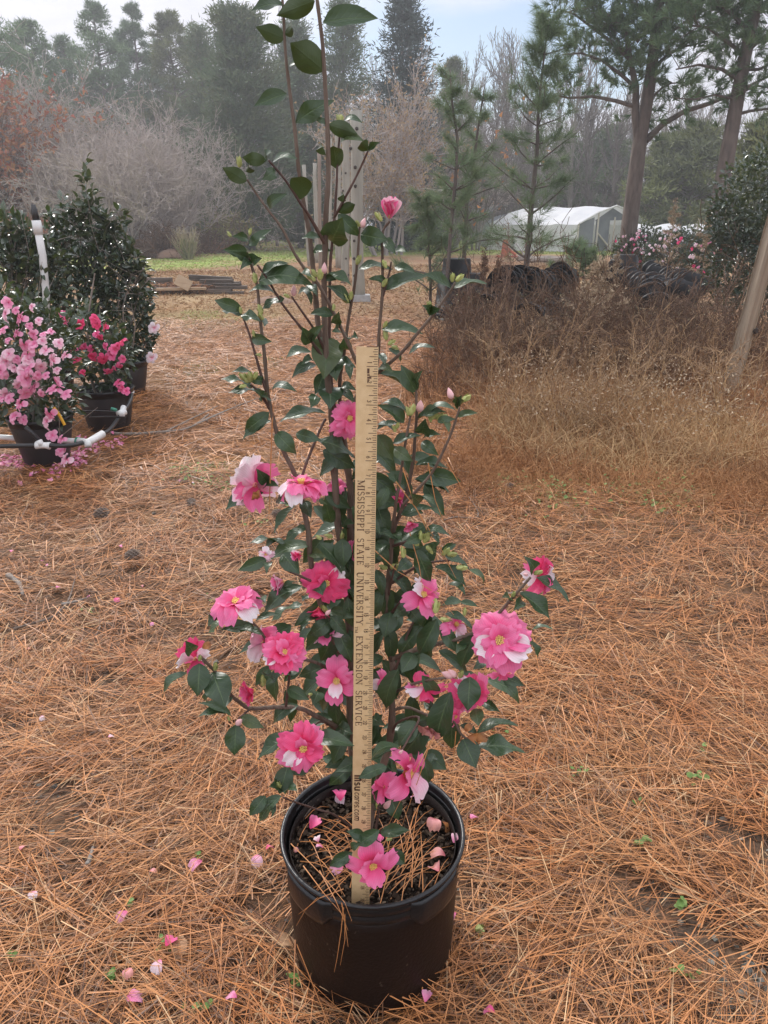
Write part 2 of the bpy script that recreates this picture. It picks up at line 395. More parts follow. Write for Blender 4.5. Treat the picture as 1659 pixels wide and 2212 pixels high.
class MB:
    """collects shapes that become ONE mesh"""
    def __init__(s): s.V, s.F3, s.F4, s.n = [], [], [], 0; s.T = []
    def add(s, V, F, tint=0.):
        V = np.asarray(V, float); F = np.asarray(F, int)
        s.V.append(V); s.T.append(np.broadcast_to(np.asarray(tint, float), (len(V),)))
        (s.F3 if F.shape[1] == 3 else s.F4).append(F + s.n); s.n += len(V)
    def tube(s, pts, rad, sides=6, cap=True, tint=0.):
        P = np.asarray(pts, float); n = len(P)
        rad = np.broadcast_to(np.asarray(rad, float), (n,))
        T = np.gradient(P, axis=0); T /= np.maximum(np.linalg.norm(T, axis=1, keepdims=True), 1e-9)
        u = np.array((0, 0, 1.)) if abs(T[0][2]) < .9 else np.array((1., 0, 0))
        fr = []
        for t in T:
            a = u - t * np.dot(u, t); a /= max(np.linalg.norm(a), 1e-9); u = a
            fr.append((a, np.cross(t, a)))
        ang = np.linspace(0, 2 * np.pi, sides, endpoint=False)
        V = np.concatenate([P[i] + rad[i] * (np.cos(ang)[:, None] * fr[i][0] + np.sin(ang)[:, None] * fr[i][1]) for i in range(n)])
        F = [(i * sides + j, i * sides + (j + 1) % sides, (i + 1) * sides + (j + 1) % sides, (i + 1) * sides + j)
             for i in range(n - 1) for j in range(sides)]
        s.add(V, F, tint)
        if cap:
            b = s.n - len(V)
            for k0 in (0, (n - 1) * sides):
                c = P[0] if k0 == 0 else P[-1]
                s.V.append(c[None]); s.T.append(np.zeros(1) + tint)
                F = [(b + k0 + j, b + k0 + (j + 1) % sides, s.n) if k0 else (b + k0 + (j + 1) % sides, b + k0 + j, s.n) for j in range(sides)]
                s.F3.append(np.asarray(F)); s.n += 1
    def box(s, c, d, rot=None, tint=0., taper=1.):
        c = np.asarray(c, float); h = np.asarray(d, float) / 2
        V = np.array([(x * h[0] * (taper if z > 0 else 1), y * h[1] * (taper if z > 0 else 1), z * h[2]) for x in (-1, 1) for y in (-1, 1) for z in (-1, 1)])
        if rot is not None: V = V @ np.asarray(rot).T
        s.add(V + c, [(0, 1, 3, 2), (4, 6, 7, 5), (0, 4, 5, 1), (2, 3, 7, 6), (0, 2, 6, 4), (1, 5, 7, 3)], tint)
    def lathe(s, prof, sides=48, c=(0, 0, 0), tint=0.):
        pr = np.asarray(prof, float); n = len(pr)
        a = np.linspace(0, 2 * np.pi, sides, endpoint=False)
        V = np.concatenate([np.stack((r * np.cos(a), r * np.sin(a), np.full(sides, z)), 1) for r, z in pr]) + np.asarray(c)
        F = [(i * sides + j, i * sides + (j + 1) % sides, (i + 1) * sides + (j + 1) % sides, (i + 1) * sides + j)
             for i in range(n - 1) for j in range(sides)]
        s.add(V, F, tint)
    def mesh(s, name, m, smooth=False):
        V = np.concatenate(s.V)
        f = []
        if s.F3: f.append(np.concatenate(s.F3))
        if s.F4: f.append(np.concatenate(s.F4))
        return raw_mesh(name, V, f, m, smooth=smooth, attrs={'tint': np.concatenate(s.T)})
    def build(s, name, m, parent=None, loc=None, smooth=False, M=None):
        return link(name, s.mesh(name, m, smooth), parent, loc, M)

def rot_to(d, up=(0, 0, 1)):
    """matrix whose z column is d"""
    d = np.asarray(d, float); d = d / np.linalg.norm(d)
    u = np.asarray(up, float)
    if abs(np.dot(u, d)) > .98: u = np.array((1., 0, 0))
    x = np.cross(u, d); x /= np.linalg.norm(x)
    return np.stack((x, np.cross(d, x), d), 1)
def M4(X, Y, Z, T):
    m = np.eye(4); m[:3, 0], m[:3, 1], m[:3, 2], m[:3, 3] = X, Y, Z, T
    return Matrix(m.tolist())
def unit(a):
    a = np.asarray(a, float); return a / np.maximum(np.linalg.norm(a, axis=-1, keepdims=True), 1e-9)
def rdir(n):
    return unit(rng.normal(size=(n, 3)))

def inst(V, F, X, Y, Z, T, tint=None, extra=None):
    """joined copies of a small template: columns X, Y, Z and places T are (n,3)"""
    n, k = len(T), len(V)
    W = V[None, :, 0, None] * X[:, None] + V[None, :, 1, None] * Y[:, None] + V[None, :, 2, None] * Z[:, None] + T[:, None]
    FF = (F[None] + (np.arange(n) * k)[:, None, None]).reshape(-1, F.shape[1])
    at_ = {}
    if tint is not None: at_['tint'] = np.repeat(tint, k)
    for kk, a in (extra or {}).items(): at_[kk] = np.tile(a, n)
    return W.reshape(-1, 3), FF, at_

def blades(P, D, Ln, W, bend=0.3, seg=2, face=None, tint=None):
    """thin tapering strips: places P, unit directions D, lengths, widths; bend droops the tip"""
    n = len(P)
    Ln = np.broadcast_to(Ln, (n,)); W = np.broadcast_to(W, (n,)); bend = np.broadcast_to(bend, (n,))
    side = np.cross(D, rdir(n) if face is None else face); side = unit(side)
    rows = []
    for i in range(seg + 1):
        t = i / seg
        c = P + D * (Ln * t)[:, None]; c = c.copy(); c[:, 2] -= bend * Ln * t * t
        w = W * (1 - .85 * t) * .5
        rows += [c - side * w[:, None], c + side * w[:, None]]
    V = np.stack(rows, 1).reshape(-1, 3); k = 2 * (seg + 1)
    q = np.array([(2 * i, 2 * i + 1, 2 * i + 3, 2 * i + 2) for i in range(seg)])
    F = (q[None] + (np.arange(n) * k)[:, None, None]).reshape(-1, 4)
    return V, F, (np.repeat(tint, k) if tint is not None else np.zeros(len(V)))

def tris(P, D, Ln, W, tint=None):
    """single long triangles"""
    n = len(P); side = unit(np.cross(D, rdir(n)))
    Ln = np.broadcast_to(Ln, (n,))[:, None]; W = np.broadcast_to(W, (n,))[:, None]
    V = np.stack((P - side * W / 2, P + side * W / 2, P + D * Ln), 1).reshape(-1, 3)
    return V, np.arange(n * 3).reshape(-1, 3), (np.repeat(tint, 3) if tint is not None else np.zeros(n * 3))

def segs(P0, P1, R0, R1):
    """three-sided tapering twigs"""
    n = len(P0); d = unit(P1 - P0); a = unit(np.cross(d, rdir(n))); b = np.cross(d, a)
    V = []
    for P, Rr in ((P0, R0), (P1, R1)):
        for k in range(3):
            th = k * 2.0944
            V.append(P + (math.cos(th) * a + math.sin(th) * b) * Rr[:, None])
    V = np.stack(V, 1).reshape(-1, 3)
    q = np.array([(0, 1, 4, 3), (1, 2, 5, 4), (2, 0, 3, 5)])
    return V, (q[None] + (np.arange(n) * 6)[:, None, None]).reshape(-1, 4)

def multi(parts):
    """[(V,F,tint)] -> V, faces, tint"""
    V, F3, F4, T, n = [], [], [], [], 0
    for v, f, t in parts:
        V.append(v); T.append(np.broadcast_to(t, (len(v),)))
        (F3 if f.shape[1] == 3 else F4).append(f + n); n += len(v)
    fs = []
    if F3: fs.append(np.concatenate(F3))
    if F4: fs.append(np.concatenate(F4))
    return np.concatenate(V), fs, np.concatenate(T)

# ------------------------------------------------------------------ leaf, petal and bud shapes
def leaf_arrays(rows, cols, arch=.1, fold=.12, wave=.0, tip=1.0, curl=0., seed=0):
    r = np.random.RandomState(seed)
    t = np.linspace(0, 1, rows + 1); s = np.linspace(-1, 1, cols + 1)
    tt, ss = np.meshgrid(t, s, indexing='ij')
    f = np.sin(np.pi * np.clip(tt, 0, 1) ** .82) ** .72 * (1 - .50 * np.clip((tt - .62) / .38, 0, 1) ** 1.1)
    f = np.where(tt < .07, .06, f); f[-1] = .015
    x = ss * .5 * f
    y = tt - curl * .25 * tt ** 3
    z = arch * 4 * tt * (1 - tt) * 1. + fold * np.abs(ss) * f * .5 + wave * np.sin(tt * 9 + r.rand() * 6) * ss * f * .5 - curl * .45 * tt ** 3
    V = np.stack((x, y, z), -1).reshape(-1, 3)
    c = cols + 1
    F = np.array([(i * c + j, i * c + j + 1, (i + 1) * c + j + 1, (i + 1) * c + j) for i in range(rows) for j in range(cols)])
    return V, F, {'across': ss.ravel(), 'along': tt.ravel()}
LEAF_SHAPES = [(.05, .22, .05, 0.), (.10, .16, .10, 0.), (.16, .12, .08, 0.), (.24, .10, .06, .1), (.08, .30, .14, .1), (.12, .05, .2, 0.)]
LEAF_MESH = {}
def leaf_mesh(k, m='camellia leaf'):
    if (k, m) not in LEAF_MESH:
        a, fo, w, cu = LEAF_SHAPES[k % len(LEAF_SHAPES)]
        V, F, at_ = leaf_arrays(11, 4, a, fo, w, curl=cu, seed=k)
        LEAF_MESH[(k, m)] = raw_mesh('leaf', V, [F], m, attrs=at_, smooth=True)
    return LEAF_MESH[(k, m)]
LOW_LEAF = leaf_arrays(4, 2, .09, .22)
LOW_MESH = {}
def low_leaf(m):
    if m not in LOW_MESH:
        V, F, at_ = LOW_LEAF
        LOW_MESH[m] = raw_mesh('small leaf', V, [F], m, attrs=at_, smooth=True)
    return LOW_MESH[m]

def petal_arrays(rows, cols, cup=.15, reflex=.2, notch=.07, ruffle=.04, seed=0):
    r = np.random.RandomState(seed + 50)
    t = np.linspace(0, 1, rows + 1); s = np.linspace(-1, 1, cols + 1)
    tt, ss = np.meshgrid(t, s, indexing='ij')
    f = (.14 + .86 * np.sin(np.pi * .62 * tt ** .95)) * (1 - .12 * np.clip((tt - .85) / .15, 0, 1))
    end = 1 - .16 * ss ** 2 - notch * np.exp(-(ss / .2) ** 2) + .045 * np.sin(ss * 8 + r.rand() * 6)
    y = tt * (1 + (end - 1) * tt)
    x = ss * .40 * f
    z = cup * (ss ** 2) * f * .55 + .16 * np.sin(np.pi * tt * .9) - reflex * tt ** 3 + ruffle * (np.sin(ss * 5 + tt * 3 + r.rand() * 6) + .7 * np.sin(ss * 9.5 + r.rand() * 6)) * tt ** 2.2
    c = cols + 1
    F = np.array([(i * c + j, i * c + j + 1, (i + 1) * c + j + 1, (i + 1) * c + j) for i in range(rows) for j in range(cols)])
    return np.stack((x, y, z), -1).reshape(-1, 3), F, {'across': ss.ravel(), 'along': tt.ravel()}
PETAL_SHAPES = [(.12, .20, .12, .055), (.25, .30, .08, .07), (.0, .38, .15, .075), (.35, .02, .08, .045)]
PETAL_MESH = {}
def petal_mesh(k, m):
    if (k, m) not in PETAL_MESH:
        V, F, at_ = petal_arrays(8, 8, *PETAL_SHAPES[k], seed=k)
        PETAL_MESH[(k, m)] = raw_mesh('petal', V, [F], m, attrs=at_, smooth=True)
    return PETAL_MESH[(k, m)]
def bud_mesh(m, scales=True):
    b = MB()
    prof = [(.02, 0), (.16, .08), (.24, .25), (.25, .42), (.19, .66), (.09, .87), (.012, 1.)]
    b.lathe(prof, 10)
    me = b.mesh('bud', m, True)
    return me
def green_bud_mesh():
    b = MB()
    b.lathe([(.02, 0), (.14, .06), (.21, .22), (.21, .42), (.15, .68), (.07, .88), (.01, 1.)], 9)
    for k in range(5):                      # overlapping scales, proud of the core
        a = k * 2.4; h = .04 + .1 * k
        V, F, _ = leaf_arrays(3, 2, .02, .5)
        V = V * np.array((.34, .55, .5)); 
        c, s = math.cos(a), math.sin(a)
        W = np.stack((-s * V[:, 0] + c * (.17 + .20 * np.sin(np.pi * (V[:, 1] / .55) * .75) * .35 - .03 * V[:, 2]),
                      c * V[:, 0] + s * (.17 + .20 * np.sin(np.pi * (V[:, 1] / .55) * .75) * .35), h + V[:, 1]), 1)
        b.add(W, F)
    return b.mesh('bud', 'bud scale', True)
BUD = {'green': green_bud_mesh(), 'pink': bud_mesh('pink bud')}
def stamen_mesh():
    b = MB()
    for k in range(30):
        a = k * 2.399; rr = .045 * math.sqrt(k / 30 * 4)
        top = np.array((math.cos(a) * rr * 1.7, math.sin(a) * rr * 1.7, .24 + .05 * random.random()))
        b.tube([(math.cos(a) * rr, math.sin(a) * rr, 0), top], (.010, .008), 3, False)
        b.box(top, (.035, .035, .04), tint=1.)
    return b.mesh('stamens', 'stamen')
STAMEN = stamen_mesh()
# ================================================================== THE SETTING
def sm(a, b, x):
    t = np.clip((x - a) / (b - a), 0, 1); return t * t * (3 - 2 * t)
def build_ground():
    ny, nx = 210, 150
    t = np.linspace(0, 1, ny)
    y = -8 + 16 * t * 1.0 + 420 * np.clip(t - .18, 0, 1) ** 3.2 / .82 ** 3.2
    s = np.linspace(-1, 1, nx); s = .45 * s + .55 * s ** 3
    xx = s[None] * (9 + np.maximum(y, 0) * 1.3)[:, None]; yy = np.repeat(y[:, None], nx, 1)
    V = np.stack((xx, yy, gh(xx, yy)), -1).reshape(-1, 3)
    F = np.array([(i * nx + j, i * nx + j + 1, (i + 1) * nx + j + 1, (i + 1) * nx + j) for i in range(ny - 1) for j in range(nx - 1)])
    x, y = xx.ravel(), yy.ravel()
    y0 = np.clip(36.5 + 1.75 * (x - .4), 22.5, 35); y1 = y0 + np.clip(12 + 1.6 * (x + 7), 10, 28)
    green = sm(y0 - 1.5, y0 + 2, y) * (1 - sm(y1 - 2, y1 + 2, y))
    def spot(px, py, rx, ry, a):
        c = gp(px, py); return a * np.exp(-((x - c[0]) / rx) ** 2 - ((y - c[1]) / ry) ** 2)
    sp = spot(430, 690, 1.0, 1.3, .55) + spot(540, 690, .6, .8, .35) + spot(440, 1045, .35, .3, .35) + spot(1200, 1062, .55, .2, .8) + spot(1430, 1072, .5, .2, .7) + spot(410, 800, .6, .8, .2)
    straw = sm(7.5, 13, y)
    m = bpy.data.materials.new('ground cover'); m.use_nodes = True; MATS['ground cover'] = m
    nt_ = m.node_tree; nt_.nodes.clear(); L = nt_.links.new
    out = N(nt_, 'ShaderNodeOutputMaterial'); p = N(nt_, 'ShaderNodeBsdfPrincipled'); p.inputs['Roughness'].default_value = .95
    p.inputs['Specular IOR Level'].default_value = .15
    g = N(nt_, 'ShaderNodeNewGeometry')
    def noise(scale, det=5, st=None):
        n = N(nt_, 'ShaderNodeTexNoise'); n.inputs['Scale'].default_value = scale; n.inputs['Detail'].default_value = det
        v = g.outputs['Position']
        if st:
            mp = N(nt_, 'ShaderNodeMapping'); mp.inputs['Scale'].default_value = st; L(v, mp.inputs[0]); v = mp.outputs[0]
        L(v, n.inputs['Vector']); return n.outputs['Fac']
    def rmp(v, a, b, c=0., d=1.):
        n = N(nt_, 'ShaderNodeMapRange'); n.inputs[1].default_value = a; n.inputs[2].default_value = b; n.inputs[3].default_value = c; n.inputs[4].default_value = d
        L(v, n.inputs[0]); return n.outputs[0]
    def mixc(f, a, b):
        n = N(nt_, 'ShaderNodeMix', data_type='RGBA'); L(f, n.inputs['Factor'])
        for k, v in (('A', a), ('B', b)):
            if isinstance(v, tuple): n.inputs[k].default_value = v + (1,)
            else: L(v, n.inputs[k])
        return n.outputs['Result']
    def att(k):
        n = N(nt_, 'ShaderNodeAttribute'); n.attribute_name = k; return n.outputs['Fac']
    def mth(op, a, b):
        n = N(nt_, 'ShaderNodeMath', operation=op, use_clamp=True)
        for i, v in enumerate((a, b)):
            if isinstance(v, (int, float)): n.inputs[i].default_value = v
            else: L(v, n.inputs[i])
        return n.outputs[0]
    soil = mixc(rmp(noise(60), .35, .65), (.05, .036, .026), (.13, .095, .07))
    soil = mixc(rmp(noise(9), .5, .75), soil, (.12, .062, .034))
    needle = mixc(rmp(noise(45, 6), .36, .64), (.07, .03, .014), (.40, .185, .072))
    needle = mixc(rmp(noise(2.4), .4, .8), needle, (.25, .15, .085))
    near = mixc(rmp(noise(5), .40, .60, .0, .35), soil, needle)
    mid = mixc(att('mid'), near, needle)
    strawc = mixc(rmp(noise(16, 6, (1, .45, 1)), .36, .64), (.17, .105, .062), (.38, .255, .15))
    strawc = mixc(rmp(noise(1.3, 5, (1, .5, 1)), .40, .66), strawc, (.28, .15, .08))
    strawc = mixc(rmp(noise(.35, 4, (1, .5, 1)), .52, .72), strawc, (.42, .31, .17))
    c = mixc(att('straw'), mid, strawc)
    grassc = mixc(rmp(noise(6, 6, (1, .5, 1)), .35, .65), (.21, .34, .06), (.37, .46, .13))
    grassc = mixc(rmp(noise(.8, 4, (1, .35, 1)), .50, .72), grassc, (.40, .34, .17))
    c = mixc(mth('MULTIPLY', att('green'), rmp(noise(1.6, 6), .36, .56)), c, grassc)
    c = mixc(mth('MULTIPLY', att('moss'), rmp(noise(22, 6), .35, .6)), c, (.20, .25, .075))
    c = mixc(att('wood'), c, (.12, .085, .06))
    L(c, p.inputs['Base Color'])
    b = N(nt_, 'ShaderNodeBump'); b.inputs['Strength'].default_value = .9; b.inputs['Distance'].default_value = .05
    L(noise(18, 8), b.inputs['Height']); L(b.outputs[0], p.inputs['Normal']); L(p.outputs[0], out.inputs['Surface'])
    wood = sm(56, 66, y)
    me = raw_mesh('ground', V, [F], 'ground cover', smooth=True,
                  attrs={'green': green, 'moss': sp, 'straw': straw, 'mid': np.maximum(sm(2.0, 4.2, y), sm(1.6, 2.4, np.abs(x) - .5 * np.maximum(y, 0))), 'wood': wood})
    tag(link('ground', me), kind='structure')
build_ground()

# air between here and the trees
hb = MB(); hb.box((0, 150, 14.0), (1240, 640, 31.0))
hm = bpy.data.materials.new('haze air'); hm.use_nodes = True
hn = hm.node_tree; hn.nodes.clear()
ho = N(hn, 'ShaderNodeOutputMaterial'); hv = N(hn, 'ShaderNodeVolumePrincipled')
hv.inputs['Color'].default_value = (.86, .88, .92, 1); hv.inputs['Density'].default_value = .0030
hv.inputs['Anisotropy'].default_value = .35
hn.links.new(hv.outputs[0], ho.inputs['Volume']); MATS['haze air'] = hm
tag(hb.build('haze', 'haze air'), kind='stuff')

# ------------------------------------------------------------------ trees
def root_tree(name, label, cat, px, Y, group=None, z=0.):
    return thing(name, label, cat, (xat(px, Y), Y, float(gh(xat(px, Y), Y)) - .02 + z), group)

def grow(P, D, L, Rr, levels, kids, spread, up, nsub=3, wig=.18, lf=.55, rf=.5):
    """branching twigs, level by level -> arrays of segments and the tips"""
    S = []; tips = []
    for lv in range(levels):
        cp, cdir, NP, ND, NL, NR = P, D, [], [], [], []
        for s in range(nsub):
            d = unit(cdir + rng.normal(size=cdir.shape) * wig + np.array((0, 0, up)))
            q = cp + d * (L / nsub)[:, None]
            r0 = Rr * (1 - .6 * s / nsub); r1 = Rr * (1 - .6 * (s + 1) / nsub)
            S.append((cp, q, r0, r1, np.full(len(q), lv / max(levels - 1, 1))))
            k = kids[lv] if lv < len(kids) else 0
            for _ in range(k):
                NP.append(q); ND.append(unit(d + rng.normal(size=d.shape) * spread)); NL.append(L * lf * rng.uniform(.7, 1.3, len(L))); NR.append(r1 * rf / .8)
            cp, cdir = q, d
        tips.append((cp, cdir))
        if not NP: break
        P, D, L, Rr = np.concatenate(NP), np.concatenate(ND), np.concatenate(NL), np.concatenate(NR)
    A = [np.concatenate([s[i] for s in S]) for i in range(5)]
    return A, tips[-1]

def twigs_mesh(name, A, m):
    V, F = segs(A[0], A[1], A[2], A[3])
    return raw_mesh(name, V, [F], m, attrs={'tint': np.repeat(A[4], 6)})

def needles_crown(C, n, rad, ln, w, out=None, up=.3, flat=.75):
    """n needle sprays round each clump centre C (k,3)"""
    k = len(C)
    o = rdir(k * n) * (rng.rand(k * n, 1) ** .5) * np.repeat(np.broadcast_to(rad, (k,)), n)[:, None] * np.array((1, 1, flat))
    P = np.repeat(C, n, 0) + o
    D = unit(unit(o) * .8 + rdir(k * n) * .7 + np.array((0, 0, up)))
    T = np.clip(np.repeat(rng.rand(k), n) * .8 + rng.rand(k * n) * .4 - .1, 0, 1)
    return tris(P, D, ln * rng.uniform(.7, 1.3, k * n), w, T)

def trunk_tube(H, r, lean=.0, wob=.15, n=9):
    z = np.linspace(0, 1, n)
    ph = rng.rand(2) * 6
    x = lean * z * H + wob * np.sin(z * 3 + ph[0]) * z; y = wob * np.sin(z * 2.6 + ph[1]) * z
    P = np.stack((x, y, z * H), 1)
    return P, r * (1 - .85 * z)

def far_pine(name, label, px, ytop, Y, wpx, group, base=.35, nc=60, n=130, m='pine needles green', bark='far bark', ln=.27, w=.06, top=.8):
    nc = int(nc * 2.1); wpx *= 1.25
    t = root_tree(name, label, 'tree', px, Y, group)
    H = zat(ytop, Y); Rm = wpx * mpp(Y, H * .6) / 2
    P, r = trunk_tube(H, .012 * H + .03)
    b = MB(); b.tube(P, r, 7)
    h = base + (1 - base) * rng.rand(nc) ** .85
    prof = np.sin(np.pi * np.clip((h - base) / (1 - base) * .80 + .18, 0, 1)) ** .7 * rng.uniform(.6, 1.25, nc)
    a = rng.rand(nc) * 6.283; rr = Rm * prof * (.25 + .75 * rng.rand(nc) ** .6)
    ax = np.stack([np.interp(h, np.linspace(0, 1, 9), P[:, i]) for i in range(2)], 1)
    C = np.stack((ax[:, 0] + rr * np.cos(a), ax[:, 1] + rr * np.sin(a), h * H - .15 * Rm * rng.rand(nc)), 1)
    st = C.copy(); st[:, :2] = ax; st[:, 2] -= rr * .35
    V, F = segs(st, C, np.full(nc, .045), np.full(nc, .015)); b.add(V, F)
    C = C[C[:, 2] < H * 1.0]
    b.build('trunk', bark, t)
    V, F, T = needles_crown(C, n, Rm * .22 * rng.uniform(.6, 1.45, len(C)) * (1.2 - .45 * C[:, 2] / H), ln, w, up=.45, flat=.6)
    link('crown', raw_mesh('crown', V, [F], m, attrs={'tint': T}), t)
    return t

def cedar(name, label, px, ytop, Y, wpx, group=None, n=16000, m='cedar needles', shape=.75, ln=.26, w=.075, layered=0., low=.02, topw=.06):
    t = root_tree(name, label, 'tree', px, Y, group)
    H = zat(ytop, Y); Rm = wpx * mpp(Y, H * .5) / 2
    P, r = trunk_tube(H, .018 * H, wob=.1)
    b = MB(); b.tube(P, r, 7)
    nb = 260
    h = low + (1 - low) * rng.rand(nb) ** 1.15
    if layered: h = np.clip(np.round(h * layered) / layered + rng.normal(size=nb) * .006, low, .99)
    R0 = Rm * (topw + (1 - h) ** shape) * np.minimum(1, .55 + h * 3.0) * rng.uniform(.45, 1.2, nb) * (1 + .18 * np.sin(h * 23 + px))
    a = rng.rand(nb) * 6.283
    E = np.stack((R0 * np.cos(a), R0 * np.sin(a), h * H + R0 * (.12 if layered else .35)), 1)
    S = np.stack((0 * h, 0 * h, h * H), 1)
    V, F = segs(S, E, .03 * (1.2 - h), .008 + 0 * h); b.add(V, F); b.build('trunk', 'far bark', t)
    n = int(n * (1.8 if not layered else 1.1)); k = rng.randint(0, nb, n); f = rng.rand(n) ** .45
    P = S[k] + (E - S[k] if False else (E[k] - S[k])) * f[:, None] + rng.normal(size=(n, 3)) * (.07 * Rm + .10) * np.array((1, 1, .6))
    D = unit((E - S)[k] + rdir(n) * R0[k][:, None] * .9 + np.array((0, 0, .25)) * R0[k][:, None])
    T = np.clip(rng.rand(nb)[k] * .8 + rng.rand(n) * .4 - .2, 0, 1)
    V, F, T = tris(P, D, ln * rng.uniform(.6, 1.3, n), w, T)
    link('crown', raw_mesh('crown', V, [F], m, attrs={'tint': T}), t)
    return t

def bare_bush(name, label, px, ytop, Y, wpx, group=None, stems=15, m='bare twigs', kids=(2, 2, 2), lvl=4, r0=.05, droop=.0, cat='shrub', spread=.55, leaves=None, nl=0, lw=.09, part='stems', twig=1.):
    t = root_tree(name, label, cat, px, Y, group)
    H = zat(ytop, Y); Rm = wpx * mpp(Y, H * .5) / 2
    a = rng.rand(stems) * 6.283; q = rng.rand(stems) ** .7
    P = np.stack((np.cos(a) * q * Rm * .35, np.sin(a) * q * Rm * .3, 0 * a), 1)
    D = unit(np.stack((np.cos(a) * q * Rm * .95, np.sin(a) * q * Rm * .8, H * (1.0 - .40 * q)), 1))
    L = np.sqrt((Rm * q * .7) ** 2 + (H * .66 * (1 - .25 * q)) ** 2) * rng.uniform(.8, 1.05, stems)
    A, tips = grow(P, D, L, np.full(stems, r0), lvl, kids, spread, .06 - droop, lf=.48, rf=.60)
    A[2] = np.maximum(A[2], .010 * twig); A[3] = np.maximum(A[3], .006 * twig)
    link(part, twigs_mesh('stems', A, m), t)
    if leaves:
        k = rng.randint(0, len(A[0]), nl * 3); ok = A[4][k] > .5; k = k[ok][:nl]
        C = A[1][k] + rng.normal(size=(len(k), 3)) * .12
        V, F, T = tris(C, rdir(len(k)), lw * 1.5, lw, rng.rand(len(k)))
        tag(link('leaves', raw_mesh('leaves', V, [F], leaves, attrs={'tint': T}), t), kind='stuff')
    return t

# --- wood behind everything: trunks, twigs and dark growth that read as one mass
def far_woods():
    n = 1150; Y = rng.uniform(66, 96, n); px = rng.uniform(-700, 2400, n)
    X = (px - CX) / FPX * Y * CP; H = rng.uniform(6, 13.5, n) * np.where(px < 560, .85, np.where(px > 900, .72, 1.))
    P = np.stack((X, Y, np.zeros(n)), 1)
    A, tips = grow(P, unit(np.stack((rng.normal(size=n) * .05, rng.normal(size=n) * .05, np.ones(n)), 1)), H, rng.uniform(.07, .17, n), 3, (3, 2), .55, .1, nsub=4, wig=.07, lf=.30, rf=.5)
    A[2] = np.maximum(A[2], .022); A[3] = np.maximum(A[3], .016)
    link_ = twigs_mesh('far woods', A, 'far bark')
    tag(link('far_woods', link_), kind='stuff')
    # evergreen understorey far back
    k = 1000; px = rng.uniform(-700, 2400, k); px = np.where((px > 900) & (px < 1400), px - 900, px); Yk = rng.uniform(70, 95, k)
    C = np.stack(((px - CX) / FPX * Yk * CP, Yk, rng.uniform(.05, 1, k) * np.where(px < 560, 13.5, np.where(px < 900, 10.5, 7))), 1)
    V, F, T = needles_crown(C, 75, rng.uniform(.9, 1.9, k), .55, .17)
    tag(link('far_evergreen_foliage', raw_mesh('far evergreen foliage', V, [F], 'cedar needles', attrs={'tint': T})), kind='stuff')
far_woods()

G = 'tall pines behind the bare thickets'
far_pine('pine_tree', 'tall pine at the far left edge above the red leaves', 30, -70, 52, 190, G, .30, 75)
far_pine('pine_tree', 'shorter pine beside the leftmost tall pine, dense rounded head', 130, 40, 57, 130, G, .30, 60)
far_pine('pine_tree', 'low broad pine crown left of the tallest pine, yellowish tan patch below', 190, 78, 60, 100, G, .25, 50)
far_pine('pine_tree', 'tall pine with loose open crown standing against the grey sky', 262, 2, 58, 115, G, .30, 60)
far_pine('pine_tree', 'slim pine between the open pine and the round light green pine', 335, 6, 62, 80, G, .35, 45)
far_pine('pine_tree', 'light green pine with a round top and two bare stems below', 405, 24, 57, 110, G, .42, 60, m='olive needles')
for px_, yt_, w_, lab_ in ((95, 70, 120, 'far pine crown filling the gap right of the leftmost pine'), (225, 95, 110, 'far pine crown low between the broad and the open pine'), (300, 70, 110, 'far pine crown left of the slim pine'), (372, 80, 110, 'far pine crown left of the round light green pine'), (455, 55, 120, 'far pine crown between the round pine and the big dark cedar'), (-60, 20, 200, 'pine standing just beyond the left edge'), (-190, 60, 200, 'pine farther beyond the left edge')):
    far_pine('pine_tree', lab_, px_, yt_, 64, w_, G, .15, 42, n=110)
G2 = 'dark cedars beyond the field'
cedar('cedar_tree', 'big dark cedar left of the potted camellia, foliage down to the field', 545, 32, 42, 250, G2, 24000, shape=.5)
cedar('cedar_tree', 'cedar crown behind the twin top stems of the camellia', 650, 50, 47, 190, G2, 15000, shape=.6)
cedar('cedar_tree', 'pale thin cedar just right of the tallest camellia stem', 748, 8, 47, 190, G2, 10000, shape=.7)
cedar('spruce_tree', 'blue black pointed conifer standing highest against the sky', 868, 2, 40, 240, None, 17000, m='spruce needles', shape=.66, layered=15, topw=.02)
cedar('cedar_tree', 'narrow cedar half hidden behind the big dark cedar', 465, 60, 50, 150, G2, 9000, shape=.6)
far_pine('pine_tree', 'small bright pine top right of the pointed dark conifer', 965, 122, 55, 95, None, .25, 45, m='olive needles')

G3 = 'bare grey thickets on the left'
bare_bush('bare_thicket', 'grey bare thicket behind the spiky dark camellia, widest of the bare bushes', 262, 262, 34, 330, G3, 26, kids=(3, 2, 2), droop=.04, r0=.05)
bare_bush('bare_thicket', 'tall grey thicket with upright twigs beside the dark cedar', 385, 232, 38, 270, G3, 26, kids=(3, 2, 2))
bare_bush('bare_thicket', 'bare thicket with a few tan leaves left at its top', 165, 158, 40, 230, G3, 20, kids=(3, 2, 2), leaves='tan autumn leaves', nl=1500)
bare_bush('bare_thicket', 'dusky bare thicket at the left edge under the red tree', 45, 190, 37, 220, G3, 20, kids=(3, 2, 2), droop=.02)
bare_bush('red_leaved_tree', 'red and orange leaved tree at the left edge of the wood', -15, 60, 35, 150, None, 9, m='far bark', kids=(3, 2, 2), leaves='red autumn leaves', nl=6500, lw=.15, cat='tree', part='trunk')
bare_bush('tan_leaved_tree', 'bare tree with dry tan leaves below the pointed dark conifer', 835, 150, 36, 250, None, 10, m='bare twigs', kids=(3, 2, 2), r0=.07, leaves='tan autumn leaves', nl=5200, lw=.09, cat='tree', part='trunk')
